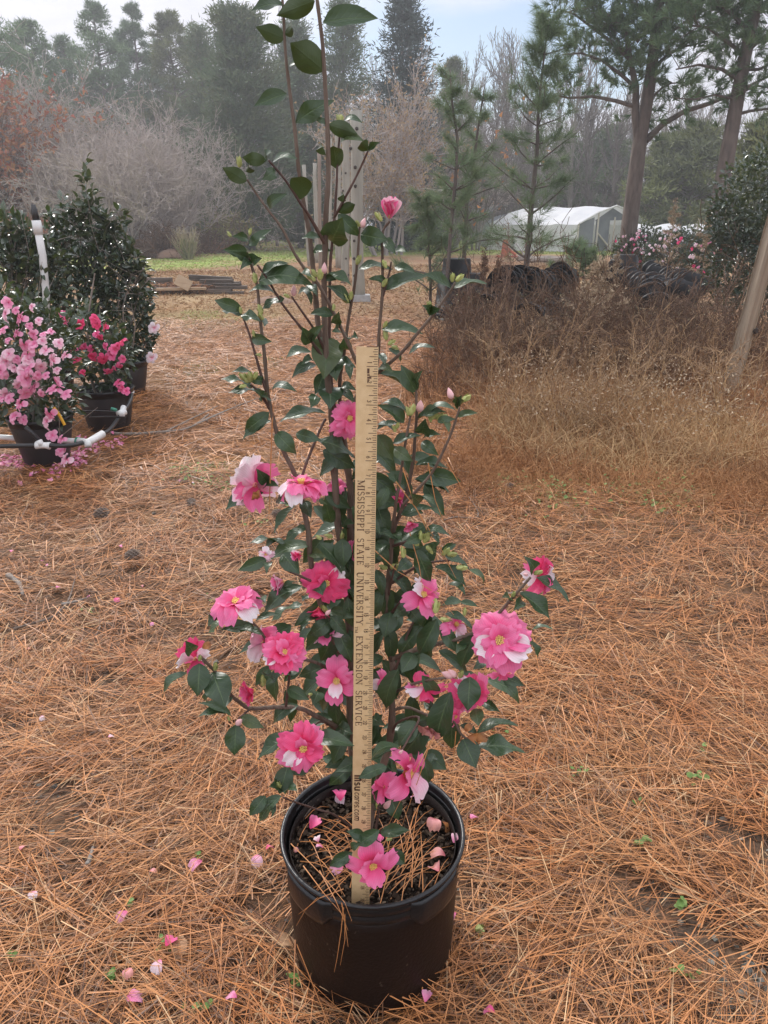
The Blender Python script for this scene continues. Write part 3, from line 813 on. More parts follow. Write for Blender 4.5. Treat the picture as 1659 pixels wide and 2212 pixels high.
bare_bush('orange_leaved_tree', 'thin bare tree with a few orange leaves right of the camellia', 1035, 165, 40, 130, None, 7, m='far bark', kids=(3, 2, 2), leaves='orange autumn leaves', nl=110, lw=.17, cat='tree', part='trunk')

# slim bare trees one can tell apart on the right
G4 = 'slim bare trees at the far right of the field'
spots = [(905, 190), (930, 260), (990, 215), (1012, 240), (1060, 190), (1082, 150), (1100, 175), (1122, 215), (1205, 240), (1225, 190), (1248, 260), (1270, 215), (1302, 260), (1318, 300), (1345, 250), (1430, 300), (1452, 260), (1475, 330), (1500, 280), (1520, 330), (690, 250), (640, 300), (600, 330), (1140, 300), (1180, 330)]
SLIM = ['slim leafless tree right beside the spiky top of the tan leaved tree', 'short slim leafless tree just behind the pink bud of the camellia', 'slim leafless tree behind the thin young pine, nearest its trunk', 'slim leafless tree between the thin and the crooked young pines', 'tall slim leafless tree carrying its fork near the orange leaves', 'tallest slim leafless tree under the blue break in the clouds', 'slim leafless tree just left of the tallest young pine, taller of two', 'slim leafless tree behind the trunk of the tallest young pine', 'slim leafless tree right of the tallest young pine, nearer one', 'slim leafless tree above the left end of the white hoop house roof', 'short slim leafless tree behind the middle of the white hoop house roof', 'tall slim leafless tree above the white hoop house ridge', 'slim leafless tree left of the hoop house gable', 'short slim leafless tree touching the forked pine trunk on its left', 'slim leafless tree hidden partly by the forked pine trunk', 'short slim leafless tree at the left end of the white tunnel', 'slim leafless tree behind the stake of the white tunnel', 'lowest slim leafless tree between the two big pines', 'slim leafless tree left of the leaning pine trunk', 'short slim leafless tree beside the foot of the leaning pine', 'slim leafless trunk seen between the tallest camellia stems', 'slim leafless trunk in front of the dark cedar by the second camellia stem', 'slim leafless trunk at the right flank of the big dark cedar', 'short slim leafless tree behind the low boughs of the tallest young pine', 'short slim leafless tree at the left corner of the hoop house']
for i, (px, yt) in enumerate(spots):
    Y = 46 + (i * 7) % 15
    t = root_tree('bare_tree', SLIM[i], 'tree', px, Y, G4 if px > 880 else 'bare trunks before the cedars')
    H = zat(yt, Y)
    A, tips = grow(np.zeros((1, 3)), np.array([(rng.normal() * .05, 0, 1.)]), np.array([H]), np.array([.10 + .04 * rng.rand()]), 3, (4, 3), .5, .12, nsub=7, wig=.05, lf=.26, rf=.5)
    A[2] = np.maximum(A[2], .018); A[3] = np.maximum(A[3], .012)
    link('trunk', twigs_mesh('trunk', A, 'pale far bark' if i % 3 == 0 else 'far bark'), t)

# brush along the foot of the wood
bare_bush('red_shrub', 'small red leaved shrub behind the white pipe on the left', 85, 452, 27, 90, None, 14, m='brown twigs', kids=(2, 2), lvl=3, leaves='red autumn leaves', nl=900, lw=.06)
bare_bush('brown_brush_heap', 'reddish brown brush heap at the foot of the bare thicket', 352, 462, 33, 130, None, 40, m='brown brush', kids=(3, 2), lvl=3, droop=.25, r0=.03)
bare_bush('reed_clump', 'upright clump of green tan reeds beside the brown brush heap', 408, 472, 31, 55, None, 60, m='reeds', kids=(1, 1), lvl=2, spread=.15, r0=.03, cat='reeds')
bare_bush('yellow_shrub', 'low yellow leaved shrub before the dark cedar', 492, 462, 38, 110, None, 22, m='brown twigs', kids=(2, 2), lvl=3, leaves='yellow shrub leaves', nl=1500, lw=.09)
bare_bush('brown_brush_heap', 'low russet brush between the reeds and the yellow shrub', 452, 485, 36, 80, None, 26, m='brown brush', kids=(2, 2), lvl=3, droop=.2, r0=.03)
cedar('evergreen_bush', 'dark evergreen bush under the bare thicket on the left', 200, 430, 36, 120, None, 5000, shape=.5, topw=.2)['category'] = 'bush'

# right-hand background evergreens
G5 = 'yellow green evergreens behind the right pines'
far_pine('evergreen_tree', 'yellow green evergreen between the two big pines', 1478, 262, 40, 210, G5, .05, 70, 80, m='olive needles', ln=.3, w=.09)
far_pine('evergreen_tree', 'olive evergreen just left of the forked pine trunk', 1295, 270, 54, 130, G5, .05, 60, 80, m='cedar needles', ln=.35, w=.1)
far_pine('evergreen_tree', 'evergreen at the right edge behind the leaning pine trunk', 1640, 235, 30, 210, G5, .05, 80, 80, m='olive needles', ln=.3, w=.08)
far_pine('evergreen_tree', 'dark evergreen behind the white hoop house roof', 1210, 290, 50, 120, G5, .05, 50, 80, m='cedar needles')
far_pine('evergreen_tree', 'olive evergreen right behind the forked pine trunk', 1415, 290, 42, 120, G5, .05, 50, 80, m='olive needles', ln=.3, w=.09)
bare_bush('bare_thicket', 'reddish bare thicket between the two big pine trunks', 1450, 360, 45, 140, None, 16, m='brown twigs', kids=(3, 2, 2))
bare_bush('bare_thicket', 'grey brown bare brush right of the tan leaved tree', 960, 300, 44, 150, None, 16, kids=(3, 2, 2))

# ------------------------------------------------------------------ pines standing near
def tuft_blades(C, D, n, ln, w, spread=.55):
    k = len(C)
    P = np.repeat(C, n, 0); d = unit(np.repeat(D, n, 0) + rdir(k * n) * spread + np.array((0, 0, -.05)))
    P = P - np.repeat(D, n, 0) * (rng.rand(k * n, 1) * ln * .5)
    T = np.clip(np.repeat(rng.rand(k), n) * .7 + rng.rand(k * n) * .4, 0, 1)
    return tris(P, d, ln * rng.uniform(.7, 1.15, k * n), w, T)

def near_pine(name, label, path, rad, Y, whorls, group=None, ntuft=9, nneed=26, ln=.17, w=.007, m='sapling needles', bark='pine trunk bark', limbs=(), blen=(.8, .25), up=.5, side=7):
    """trunk along photo points; whorls (height fraction list) carry rising branches, tufts on their outer part; limbs are traced too"""
    base = at(path[0][0], path[0][1], Y); base[2] = 0
    t = thing(name, label, 'tree', base, group)
    P = np.array([at(p[0], p[1], Y + (p[2] if len(p) > 2 else 0)) for p in path]) - base
    if P[0][2] > .05: P = np.vstack([[P[0][0] - (P[1][0] - P[0][0]) * .15, P[0][1], -.05], P])
    rr = np.interp(np.linspace(0, 1, len(P)), np.linspace(0, 1, len(rad)), rad)
    b = MB(); b.tube(P, rr, side)
    s = np.concatenate(([0], np.cumsum(np.linalg.norm(np.diff(P, axis=0), axis=1)))); s /= s[-1]
    C, D = [], []
    for h in whorls:
        c = np.array([np.interp(h, s, P[:, i]) for i in range(3)])
        h = float(np.clip(h + random.uniform(-.025, .025), 0, 1)); n = random.choice((2, 3, 3, 4)); a0 = random.random() * 6
        for j in range(n):
            a = a0 + j * 6.283 / n + random.uniform(-.7, .7)
            Lb = (blen[0] * (1 - h) + blen[1]) * random.uniform(.5, 1.3)
            d = np.array((math.cos(a), math.sin(a), up * random.uniform(-.1, 1.9)))
            d /= np.linalg.norm(d)
            q = [c]; dd = d.copy()
            for k in range(5):
                dd = dd + np.array((0, 0, .05)) + rng.normal(size=3) * .13; dd /= np.linalg.norm(dd)
                q.append(q[-1] + dd * Lb / 5)
            b.tube(q, np.linspace(np.interp(h, s, rr) * .38 + .003, .003, 6), 4, False)
            for k in range(ntuft):
                f = random.uniform(.28, 1.02)
                i = min(4, int(f * 5)); pp = q[i] + (q[i + 1] - q[i]) * (f * 5 - i)
                off = rdir(1)[0] * .24 * Lb * (1.15 - f)
                C.append(pp + off); D.append(unit(dd + rdir(1)[0] * .6))
    for lp, r0, nt_ in limbs:
        q = np.array([at(p[0], p[1], Y + (p[2] if len(p) > 2 else 0)) for p in lp]) - base
        b.tube(q, np.linspace(r0, r0 * .3, len(q)), 5, False)
        for k in range(nt_):
            f = random.random() ** .8; i = min(len(q) - 2, int(f * (len(q) - 1)))
            pp = q[i] + (q[i + 1] - q[i]) * random.random()
            # side twig
            d = unit(np.array((random.uniform(-1, 1), random.uniform(-1, 1), random.uniform(-.2, .8))))
            e = pp + d * random.uniform(.2, .75) * (1.0 if r0 > .03 else .5)
            b.tube([pp, (pp + e) / 2 + rng.normal(size=3) * .03, e], (.010, .007, .004), 3, False)
            for _ in range(4):
                C.append(e + rng.normal(size=3) * .12); D.append(unit(d + rdir(1)[0] * .7 + np.array((0, 0, .3))))
    b.build('trunk', bark, t, smooth=True)
    V, F, T = tuft_blades(np.array(C), np.array(D), nneed, ln, w, .75)
    link('crown', raw_mesh('crown', V, [F], m, attrs={'tint': T}), t)
    return t
GS = 'young pines beside the weeds'
near_pine('young_pine', 'tallest young pine, its leader reaching the sky left of the forked pine',
          [(1135, 600), (1143, 500), (1150, 420), (1160, 330), (1163, 240), (1172, 150), (1186, 40)], (.055, .045, .035, .02, .008), 12.5,
          [.20, .27, .36, .45, .53, .60, .66, .72, .78, .84, .89, .94, .98], GS, 12, 26, blen=(1.15, .22), w=.0058, ln=.23)
near_pine('young_pine', 'thin young pine left of the tallest one with an olive crown',
          [(966, 600), (975, 480), (984, 390), (988, 300), (975, 210), (972, 150)], (.03, .026, .02, .007), 11,
          [.30, .38, .47, .55, .63, .70, .77, .84, .9, .96], GS, 8, 22, blen=(.75, .16), w=.0055, ln=.2)
near_pine('young_pine', 'crooked young pine between the other two, bare lower stem',
          [(998, 602), (1005, 520), (1008, 440), (1020, 380), (1028, 310), (1040, 230), (1048, 180)], (.035, .03, .02, .008), 11.6,
          [.34, .44, .54, .62, .7, .78, .86, .93], GS, 7, 22, blen=(.7, .15), w=.0055, ln=.2)
near_pine('young_pine', 'short bushy young pine with low soft foliage behind the pink bud',
          [(930, 610), (928, 560), (925, 500), (922, 440)], (.025, .02, .006), 11.5,
          [.25, .4, .55, .7, .8, .9, 1.], GS, 9, 24, blen=(.55, .25), w=.0055, ln=.2)
near_pine('young_pine', 'bushy pine seedling in front of the white hoop house',
          [(1262, 650), (1260, 600), (1258, 570), (1256, 540)], (.02, .016, .006), 14,
          [.3, .45, .6, .75, .9, 1.], GS, 9, 26, blen=(.65, .3), w=.008)
GP = 'big pines on the right'
near_pine('big_pine', 'big pine with a forked trunk behind the white hoop house',
          [(1352, 560), (1362, 470), (1372, 390), (1383, 300), (1396, 230), (1408, 150), (1418, 60), (1430, -60)], (.215, .19, .17, .14, .12, .10), 18,
          [], GP, 6, 30, ln=.22, w=.016, m='pine needles green', blen=(1.2, .8),
          limbs=[([(1378, 300), (1372, 240), (1374, 190), (1362, 130), (1350, 60), (1330, -20)], .10, 26),
                 ([(1395, 305), (1430, 270), (1480, 240), (1530, 225), (1580, 205), (1640, 175), (1690, 150)], .075, 9),
                 ([(1378, 232), (1330, 218), (1280, 208), (1230, 212), (1195, 205)], .05, 15),
                 ([(1374, 190), (1340, 160), (1300, 130), (1255, 115), (1215, 118)], .045, 18),
                 ([(1362, 130), (1320, 90), (1280, 60), (1240, 30), (1205, 20)], .045, 20),
                 ([(1352, 70), (1310, 30), (1270, 0), (1230, -30)], .04, 18),
                 ([(1410, 150), (1440, 120), (1480, 100), (1530, 90)], .045, 17),
                 ([(1412, 110), (1450, 70), (1490, 40), (1530, 20)], .045, 23),
                 ([(1405, 60), (1380, 20), (1350, -10), (1340, -40)], .04, 23),
                 ([(1420, 40), (1450, 10), (1480, -20), (1500, -50)], .04, 23),
                 ([(1398, 220), (1430, 190), (1450, 180), (1480, 178)], .03, 7),
                 ([(1395, 100), (1425, 60), (1440, 10), (1445, -30)], .04, 26),
                 ([(1380, 90), (1350, 60), (1300, 50), (1280, 30)], .04, 23)])
near_pine('big_pine', 'big leaning pine trunk at the right behind the dark shrub',
          [(1535, 560), (1548, 470), (1562, 390), (1578, 300), (1592, 220), (1608, 130), (1628, 40), (1650, -60)], (.20, .175, .16, .14, .12, .10), 16.5,
          [], GP, 6, 30, ln=.22, w=.016, m='pine needles green',
          limbs=[([(1585, 250), (1620, 240), (1660, 235), (1700, 240)], .04, 7),
                 ([(1600, 175), (1560, 150), (1510, 140), (1460, 150)], .045, 10),
                 ([(1612, 120), (1570, 90), (1530, 60), (1490, 55)], .045, 23),
                 ([(1620, 70), (1580, 30), (1545, 0), (1510, -20)], .045, 24),
                 ([(1615, 110), (1650, 80), (1690, 60), (1720, 55)], .045, 20),
                 ([(1630, 40), (1600, 0), (1570, -30), (1540, -50)], .04, 23),
                 ([(1605, 150), (1640, 150), (1680, 130), (1720, 125)], .04, 15),
                 ([(1600, 200), (1635, 185), (1665, 190), (1700, 180)], .03, 7),
                 ([(1640, 20), (1670, -10), (1700, -20), (1730, -40)], .04, 18),
                 ([(1590, 215), (1545, 205), (1500, 215), (1460, 212)], .03, 7)])

# ------------------------------------------------------------------ hoop houses
def hoop_house():
    Y = 40.
    t = thing('hoop_house', 'white plastic covered hoop house with a gabled open front behind the forked pine', 'greenhouse', (xat(1322, Y), Y, 0))
    w, wall, rid, ln = 4.3, 1.3, 2.12, 5.0
    X0, Yd = np.array((.9, .43, 0)) / np.linalg.norm((.9, .43, 0)), None
    u = np.array((.93, .37, 0)); u /= np.linalg.norm(u); v = np.array((-.80, .60, 0)); v /= np.linalg.norm(v)
    def pt(a, z, d): return u * a + v * d + np.array((0, 0, z))
    prof = [(-w / 2 - .12, 0), (-w / 2, wall), (-w / 4, (wall + rid) / 2 + .1), (0, rid), (w / 4, (wall + rid) / 2 + .1), (w / 2, wall), (w / 2 + .12, 0)]
    b = MB(); nd = 12
    V = np.array([pt(a + .02 * math.sin(d * 3), z * (1 + .02 * math.sin(d * 5 + a)) - (.05 * math.sin(math.pi * d / 3.) ** 2 if 0 < z < 2.1 else 0), ln * d / nd) for d in range(nd + 1) for a, z in prof]); k = len(prof)
    F = [(i * k + j, i * k + j + 1, (i + 1) * k + j + 1, (i + 1) * k + j) for i in range(nd) for j in range(k - 1)]
    b.add(V, F); b.build('plastic_cover', 'white plastic sheet', t)
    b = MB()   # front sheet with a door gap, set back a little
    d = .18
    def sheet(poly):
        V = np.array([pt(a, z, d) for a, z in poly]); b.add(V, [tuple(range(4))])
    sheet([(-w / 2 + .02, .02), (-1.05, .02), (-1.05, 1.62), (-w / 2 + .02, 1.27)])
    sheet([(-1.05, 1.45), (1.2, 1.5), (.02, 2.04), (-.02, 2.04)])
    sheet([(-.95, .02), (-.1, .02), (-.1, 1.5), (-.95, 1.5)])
    b.build('front_sheet', 'grey plastic sheet', t)  # dark grey puts the gloom of the open gable into the sheet colour
    for name, pl in (('door_post', [(-1.0, 0), (-1.0, 1.9)]), ('door_post', [(.0, 0), (.0, 1.62)]), ('corner_post', [(-w / 2, 0), (-w / 2, wall)]), ('door_brace', [(-1.0, .9), (-.0, .05)])):
        b = MB(); b.tube([pt(a, z, .02) for a, z in pl], .045, 6); b.build(name, 'frame timber', t)
    b = MB(); b.tube([pt(a, z + .03, 0) for a, z in prof[1:6]], .05, 6); b.build('gable_rail', 'white pvc', t)
hoop_house()
def low_house():
    Y = 34.
    t = thing('hoop_house', 'long low white plastic tunnel behind the pink flowering bushes', 'greenhouse', (xat(1440, Y), Y, 0))
    b = MB(); n = 14; x0, x1 = xat(1372, Y) - xat(1440, Y), xat(1640, Y) - xat(1440, Y)
    pr = [(math.cos(a) * 1.5, max(0, math.sin(a)) * 1.32) for a in np.linspace(0, math.pi, 9)]
    V = np.array([(x0 + (x1 - x0) * i / n, y + 1.5, z * (.96 + .05 * math.sin(i * 1.7)) + .02 * math.sin(i * 4)) for i in range(n + 1) for y, z in pr]); k = 9
    b.add(V, [(i * k + j, i * k + j + 1, (i + 1) * k + j + 1, (i + 1) * k + j) for i in range(n) for j in range(k - 1)])
    b.build('plastic_cover', 'white plastic sheet', t)
    b = MB(); b.tube([(1.1, -.1, 0), (1.15, -.1, 1.55)], .05, 6); b.build('stake', 'frame timber', t)
low_house()
def bare_hoops():
    Y = 43.
    t = thing('unfinished_hoop_house', 'bare hoop house frame with a torn dark tarp over its end', 'greenhouse frame', (xat(1010, Y), Y, 0))
    for i in range(10):
        x = -1.45 + i * .22; d = 4.5 - i * .5
        s = 1.0
        pts = [(x + .0 + 1.05 * (1 - math.cos(a)) * .9, d, 2.15 * math.sin(a) * (.78 + .022 * i)) for a in np.linspace(0.02, 1.75, 9)]
        b = MB(); b.tube(pts, .035, 5); b.build('hoop', 'galvanised hoop', t)
    b = MB(); k = 7; n = 6; V = []
    for i in range(n + 1):
        for j in range(k):
            a = .95 + j * .14
            V.append((-.75 + i * .26 + 1.0 * (1 - math.cos(a)), 2.6 - i * .55, 2.22 * math.sin(a) * (.88 + .02 * i) + .05 * math.sin(i * 2 + j) + .06))
    b.add(np.array(V), [(i * k + j, i * k + j + 1, (i + 1) * k + j + 1, (i + 1) * k + j) for i in range(n) for j in range(k - 1)])
    b.build('tarp', 'dark tarp', t)
bare_hoops()
def second_house():
    Y = 46.
    t = thing('hoop_house', 'grey shaded hoop house end between the bare frame and the white house', 'greenhouse', (xat(1120, Y), Y, 0))
    a = np.linspace(0, math.pi, 13); b = MB()
    V = np.array([(math.cos(x) * 1.75, d, math.sin(x) * 1.9) for d in (0, 6) for x in a]); k = 13
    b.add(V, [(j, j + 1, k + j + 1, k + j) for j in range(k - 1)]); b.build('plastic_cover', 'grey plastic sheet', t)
    b = MB(); b.tube([(math.cos(x) * 1.78, -.02, math.sin(x) * 1.93) for x in a], .06, 6); b.build('end_hoop', 'dark tarp', t)
second_house()
# ================================================================== THINGS IN THE FIELD
# weathered poles in a loose row
def pole(label, px_t, px_b, yt, yb, wpx, m='grey post', knots=8, foot=False, group='weathered poles behind the camellia'):
    c = gp(px_b, yb); Y = c[1]
    top = at(px_t, yt, Y); base = np.array((c[0], Y, float(gh(c[0], Y)) - .03))
    t = thing('weathered_pole', label, 'pole', base, group)
    r = wpx * mpp(Y, 1.2) / 2; P = []; n = 9
    for i in range(n + 1):
        f = i / n; P.append((top - base) * f + np.array((math.sin(f * 7 + px_b) * r * .12, 0, 0)))
    b = MB(); b.tube(P, r * (1.05 - .12 * np.linspace(0, 1, n + 1)) * (1 + .05 * np.sin(np.arange(n + 1) * 2.3)), 10)
    b.build('shaft', m, t, smooth=True)
    for k in range(knots):
        f = (k + .6) / knots * .95; a = -math.pi / 2 + random.uniform(-1.2, 1.2)
        p = (top - base) * f + np.array((math.cos(a), math.sin(a), 0)) * r * .96
        kb = MB(); kb.tube([p, p + np.array((math.cos(a), math.sin(a), .1)) * r * .28], (r * .30, r * .16), 6)
        kb.build('knot', 'dark knot' if wpx > 15 else m, t)
    if foot:
        fb = MB(); fb.box((0, 0, .06), (r * 4.2, r * 3.6, .16), taper=.9); fb.build('footing', 'concrete', t)
pole('thickest pale grey pole standing on a concrete footing', 768, 775, 240, 648, 26, knots=10, foot=True)
pole('grey pole close to the left side of the thickest pole', 748, 746, 262, 612, 16, knots=9)
pole('thin grey pole left of the close pair of poles', 729, 731, 260, 580, 13, knots=7)
pole('brown lower pole with a dark foot behind the camellia stems', 752, 750, 420, 612, 9, 'brown post', 5)
pole('slender pole beside the tallest camellia stem', 714, 713, 300, 572, 6, knots=5)
pole('slender knobbly pole, tallest of the three pale sticks', 689, 692, 328, 588, 8, 'brown post', 7)
pole('slender pole, shorter of the two that touch', 680, 684, 352, 570, 8, knots=6)
pole('slender leaning pole at the left end of the row', 656, 668, 356, 575, 8, knots=6)

# pile of old planks
def plank_pile():
    Yb = gp(420, 637)[1]; mp_ = mpp(Yb, .1); x0 = xat(420, Yb)
    rows = [  # centre px, y px, length px, thickness px, dy, tilt, mat, label
        (318, 607, 110, 10, 1.2, .02, 'old plank', 'dark plank jutting out at the left end of the pile, upper row'),
        (455, 602, 95, 9, 1.35, -.05, 'old plank', 'plank sloping up to the right on top of the pile'),
        (468, 608, 80, 7, .9, .02, 'old plank', 'short dark plank, uppermost at the right'),
        (478, 613, 84, 7, 1.0, .015, 'old plank', 'dark plank with stepped end at the right of the pile'),
        (470, 618, 98, 7, .75, .01, 'old plank', 'long thin dark plank in the middle of the right half'),
        (490, 616, 62, 6, .55, .0, 'old plank', 'plank end sticking out below the stepped planks'),
        (500, 621, 68, 5, .4, .02, 'old plank', 'grey slat reaching farthest right from the pile'),
        (425, 620, 125, 8, .6, .01, 'old plank', 'weathered plank lying across the middle of the pile'),
        (372, 622, 90, 8, 1.0, .0, 'old plank', 'plank under the pale board, left half of the pile'),
        (360, 629, 118, 12, .25, .01, 'old plank', 'thick brown beam at the lower front left'),
        (440, 632, 120, 11, .3, .005, 'old plank', 'dark beam at the lower front middle'),
        (508, 636, 40, 9, .1, .0, 'old plank', 'short block of wood lying off the right end'),
    ]
    for cx_, cy_, lp, th, dy, tl, m, lab in rows:
        Y = Yb + dy * .45 + .1; c = at(cx_, cy_, Y)
        o = thing('old_plank', lab, 'plank', c, 'old planks in the pile')
        b = MB(); a = tl + random.uniform(-.015, .015); ya = random.uniform(-.10, .10)
        Mz = Matrix.Rotation(ya, 3, 'Z') @ Matrix.Rotation(-a, 3, 'Y')
        L_, T_ = lp * mp_, th * mp_
        b.box((0, 0, 0), (L_ * random.uniform(.9, 1.1), .16, T_ * 1.35), np.array(Mz)); b.build('board', m, o)
    o = thing('pale_board', 'pale piece of board tilted over the middle of the plank pile', 'board', at(396, 611, Yb - .02), None)
    b = MB(); b.box((0, 0, 0), (.30, .03, .22), np.array(Matrix.Rotation(.5, 3, 'Y') @ Matrix.Rotation(-.5, 3, 'X'))); b.build('board', 'fresh plank', o)
    o = thing('pale_board', 'long light brown board lying flat along the front of the plank pile', 'board', at(392, 624, Yb + .05), None)
    b = MB(); b.box((0, 0, 0), (.95, .12, .045), np.array(Matrix.Rotation(.06, 3, 'Z') @ Matrix.Rotation(-.015, 3, 'Y'))); b.build('board', 'fresh plank', o)
    # needle litter caught between the planks
    n = 1400; P = np.stack((rng.normal(-.35, .35, n) + x0, Yb + rng.uniform(.0, .9, n), .05 + .16 * rng.rand(n)), 1)
    V, F, T = blades(P, unit(rdir(n) * np.array((1, 1, .35))), .16, .006, .2, 1, tint=rng.rand(n))
    tag(link('pile_needle_litter', raw_mesh('pile litter', V, [F], 'fallen needles', attrs={'tint': T})), kind='stuff')
plank_pile()

# mounds of dirt, scraps on the far field
def mound(label, px, py, wpx, h, seed):
    c = gp(px, py); r = wpx * mpp(c[1], 0) / 2; k = 18; V = []; F = []
    rr = np.random.RandomState(seed)
    for i in range(7):
        f = i / 6
        for j in range(k):
            a = j / k * 6.283; q = r * (1 - f ** 1.5) * (1 + .18 * math.sin(a * 3 + seed) + .1 * rr.rand())
            V.append((q * math.cos(a), q * .7 * math.sin(a), h * math.sin(f * 1.57) + .04 * rr.rand() - .03))
    F = [(i * k + j, i * k + (j + 1) % k, (i + 1) * k + (j + 1) % k, (i + 1) * k + j) for i in range(6) for j in range(k)]
    o = link('dirt_mound', raw_mesh('dirt mound', V, [np.array(F)], 'dirt', smooth=True), loc=c)
    tag(o, label, 'mound', 'dirt mounds at the far edge of the field')
mound('highest heap of brown dirt behind the dark camellia hedge', 320, 552, 95, .75, 3)
mound('low rounded mound of dirt right of the brown heap', 410, 548, 75, .42, 5)
mound('long flat dirt mound between the two rounder ones', 372, 556, 70, .35, 8)
mound('low dark mound of soil on the field left of the tallest pole', 590, 655, 95, .12, 9)

# ------------------------------------------------------------------ stacks of used nursery pots
def used_pot_mesh(r=.25, h=.36):
    b = MB(); rb = r * .84
    b.lathe([(0.01, .01), (rb, 0), (r * .97, h * .86), (r * 1.0, h * .86), (r * 1.06, h * .88), (r * 1.06, h), (r * 1.0, h), (r * .96, h * .86), (rb * .97, .02), (.01, .02)], 20)
    return b.mesh('used pot', 'stacked pot plastic', True)
UPOT = used_pot_mesh()
def used_pot(c, axis, label, group, s=1.):
    Rm = rot_to(axis) * s
    o = link('used_nursery_pot', UPOT, M=M4(Rm[:, 0], Rm[:, 1], Rm[:, 2], c))
    return tag(o, label, 'plant pot', group)
ORD = 'first second third fourth fifth sixth seventh eighth ninth tenth eleventh twelfth thirteenth fourteenth fifteenth sixteenth seventeenth eighteenth nineteenth twentieth twenty-first twenty-second twenty-third twenty-fourth twenty-fifth twenty-sixth'.split()
def nth(i, n): return 'last' if i == n - 1 else (ORD[i] if i < 26 else 'next to last')
def tube_stack(p0, p1, Y0, Y1, n, r, what, s=1.):
    a, b = at(p0[0], p0[1], Y0), at(p1[0], p1[1], Y1); d = (b - a)
    for i in range(n):
        f = i / max(n - 1, 1)
        used_pot(a + d * f + rng.normal(size=3) * .016 - np.array((0, 0, .05 * math.sin(f * 3.1))), unit(-d + rng.normal(size=3) * .085 * np.linalg.norm(d)), what.replace('black nursery pot nested', nth(i, n) + ' pot from the left, nested'), what.replace('black nursery pot nested in ', 'pots nested in '), r / .265)
tube_stack((1106, 616), (1232, 606), 11.2, 13.0, 26, .25, 'black nursery pot nested in the lying row behind the pine seedling')
tube_stack((1366, 612), (1492, 640), 12.2, 11.0, 27, .225, 'black nursery pot nested in the lying row below the pink bushes')
tube_stack((1428, 596), (1510, 622), 13.6, 12.6, 14, .225, 'black nursery pot nested in the rear row at the right')
tube_stack((1068, 668), (1110, 652), 9.9, 10.8, 9, .22, 'black nursery pot nested in the short leafy row left of the ragweed')
tube_stack((1160, 688), (1222, 670), 8.8, 9.6, 10, .20, 'black nursery pot nested in the low row buried in weeds')
tube_stack((1410, 652), (1425, 690), 9.6, 9.3, 5, .2, 'black nursery pot nested in the leaning row beside the single pot')
for k in range(7):
    used_pot(np.array((xat(985, 11.2), 11.2, .05 + .085 * k)) + rng.normal(size=3) * .01, (0, 0, -1) if k > 3 else (.03, .05, -1), nth(k, 8) + ' pot from the bottom, wide part of the stack under the thin pines', 'pots in the upright stack under the thin pines', 1.28)
for k in range(4):
    used_pot(np.array((xat(983, 11.2), 11.2, .60 + .075 * k)), (0, .02, -1), nth(k, 5) + ' pot from below on the narrower top of the stack under the pines', 'pots on top of the stack under the thin pines', .93)
for k in range(5):
    used_pot(np.array((xat(1022, 10.9), 10.9, .32 + .08 * k)), (0, .02, -1), nth(k, 6) + ' pot from the bottom of the small low stack right of the tall one', 'pots in the small low stack', .72)
for k in range(8):
    used_pot(np.array((xat(1340, 13), 13.0, .36 + .065 * k)), (0, .01, -1), nth(k, 9) + ' pot from the bottom of the upright stack beside the lying rows', 'pots in the upright stack beside the lying rows', .95)
used_pot(at(1385, 632, 10.4), (.35, -.2, -.9), 'single black pot tipped over in front of the lying row', None, .8)
used_pot(at(1306, 606, 12.5), (.8, .3, .5), 'single black pot lying on its side left of the upright stack', None, .8)

# rusty stand and a folded grey frame on the grass
t = thing('rusty_stand', 'small rusty orange metal stand on the far grass strip', 'stand', gp(1090, 556))
b = MB(); b.box((0, 0, .35), (.32, .25, .7), taper=.6); b.build('column', 'rust orange', t)
b = MB(); b.tube([(.1, 0, .35), (.45, -.1, .1)], .06, 6); b.tube([(-.35, 0, .03), (.55, 0, .03)], .05, 6); b.build('brace', 'rust orange', t)
t = thing('folded_frame', 'small pale A shaped frame right of the rusty stand', 'frame', gp(1113, 556))
b = MB(); b.tube([(-.45, 0, 0), (0, 0, .55)], .035, 5); b.tube([(.45, 0, 0), (0, 0, .55)], .035, 5); b.tube([(-.3, 0, .06), (.5, .1, .06)], .03, 5); b.build('bars', 'galvanised hoop', t)
for i in range(5):
    o = tag(link('fallen_log', (lambda q: (q.tube([(-.4, 0, .1), (.0, .05, .13), (.45, .1, .1)], (.09, .1, .08), 7), q.mesh('fallen log', 'grey bark'))[1])(MB()), loc=gp(1140 + i * 22, 566 + (i % 2) * 3)), ORD[i] + ' short grey log from the left in the row on the far grass edge', 'log', 'short logs at the grass edge')

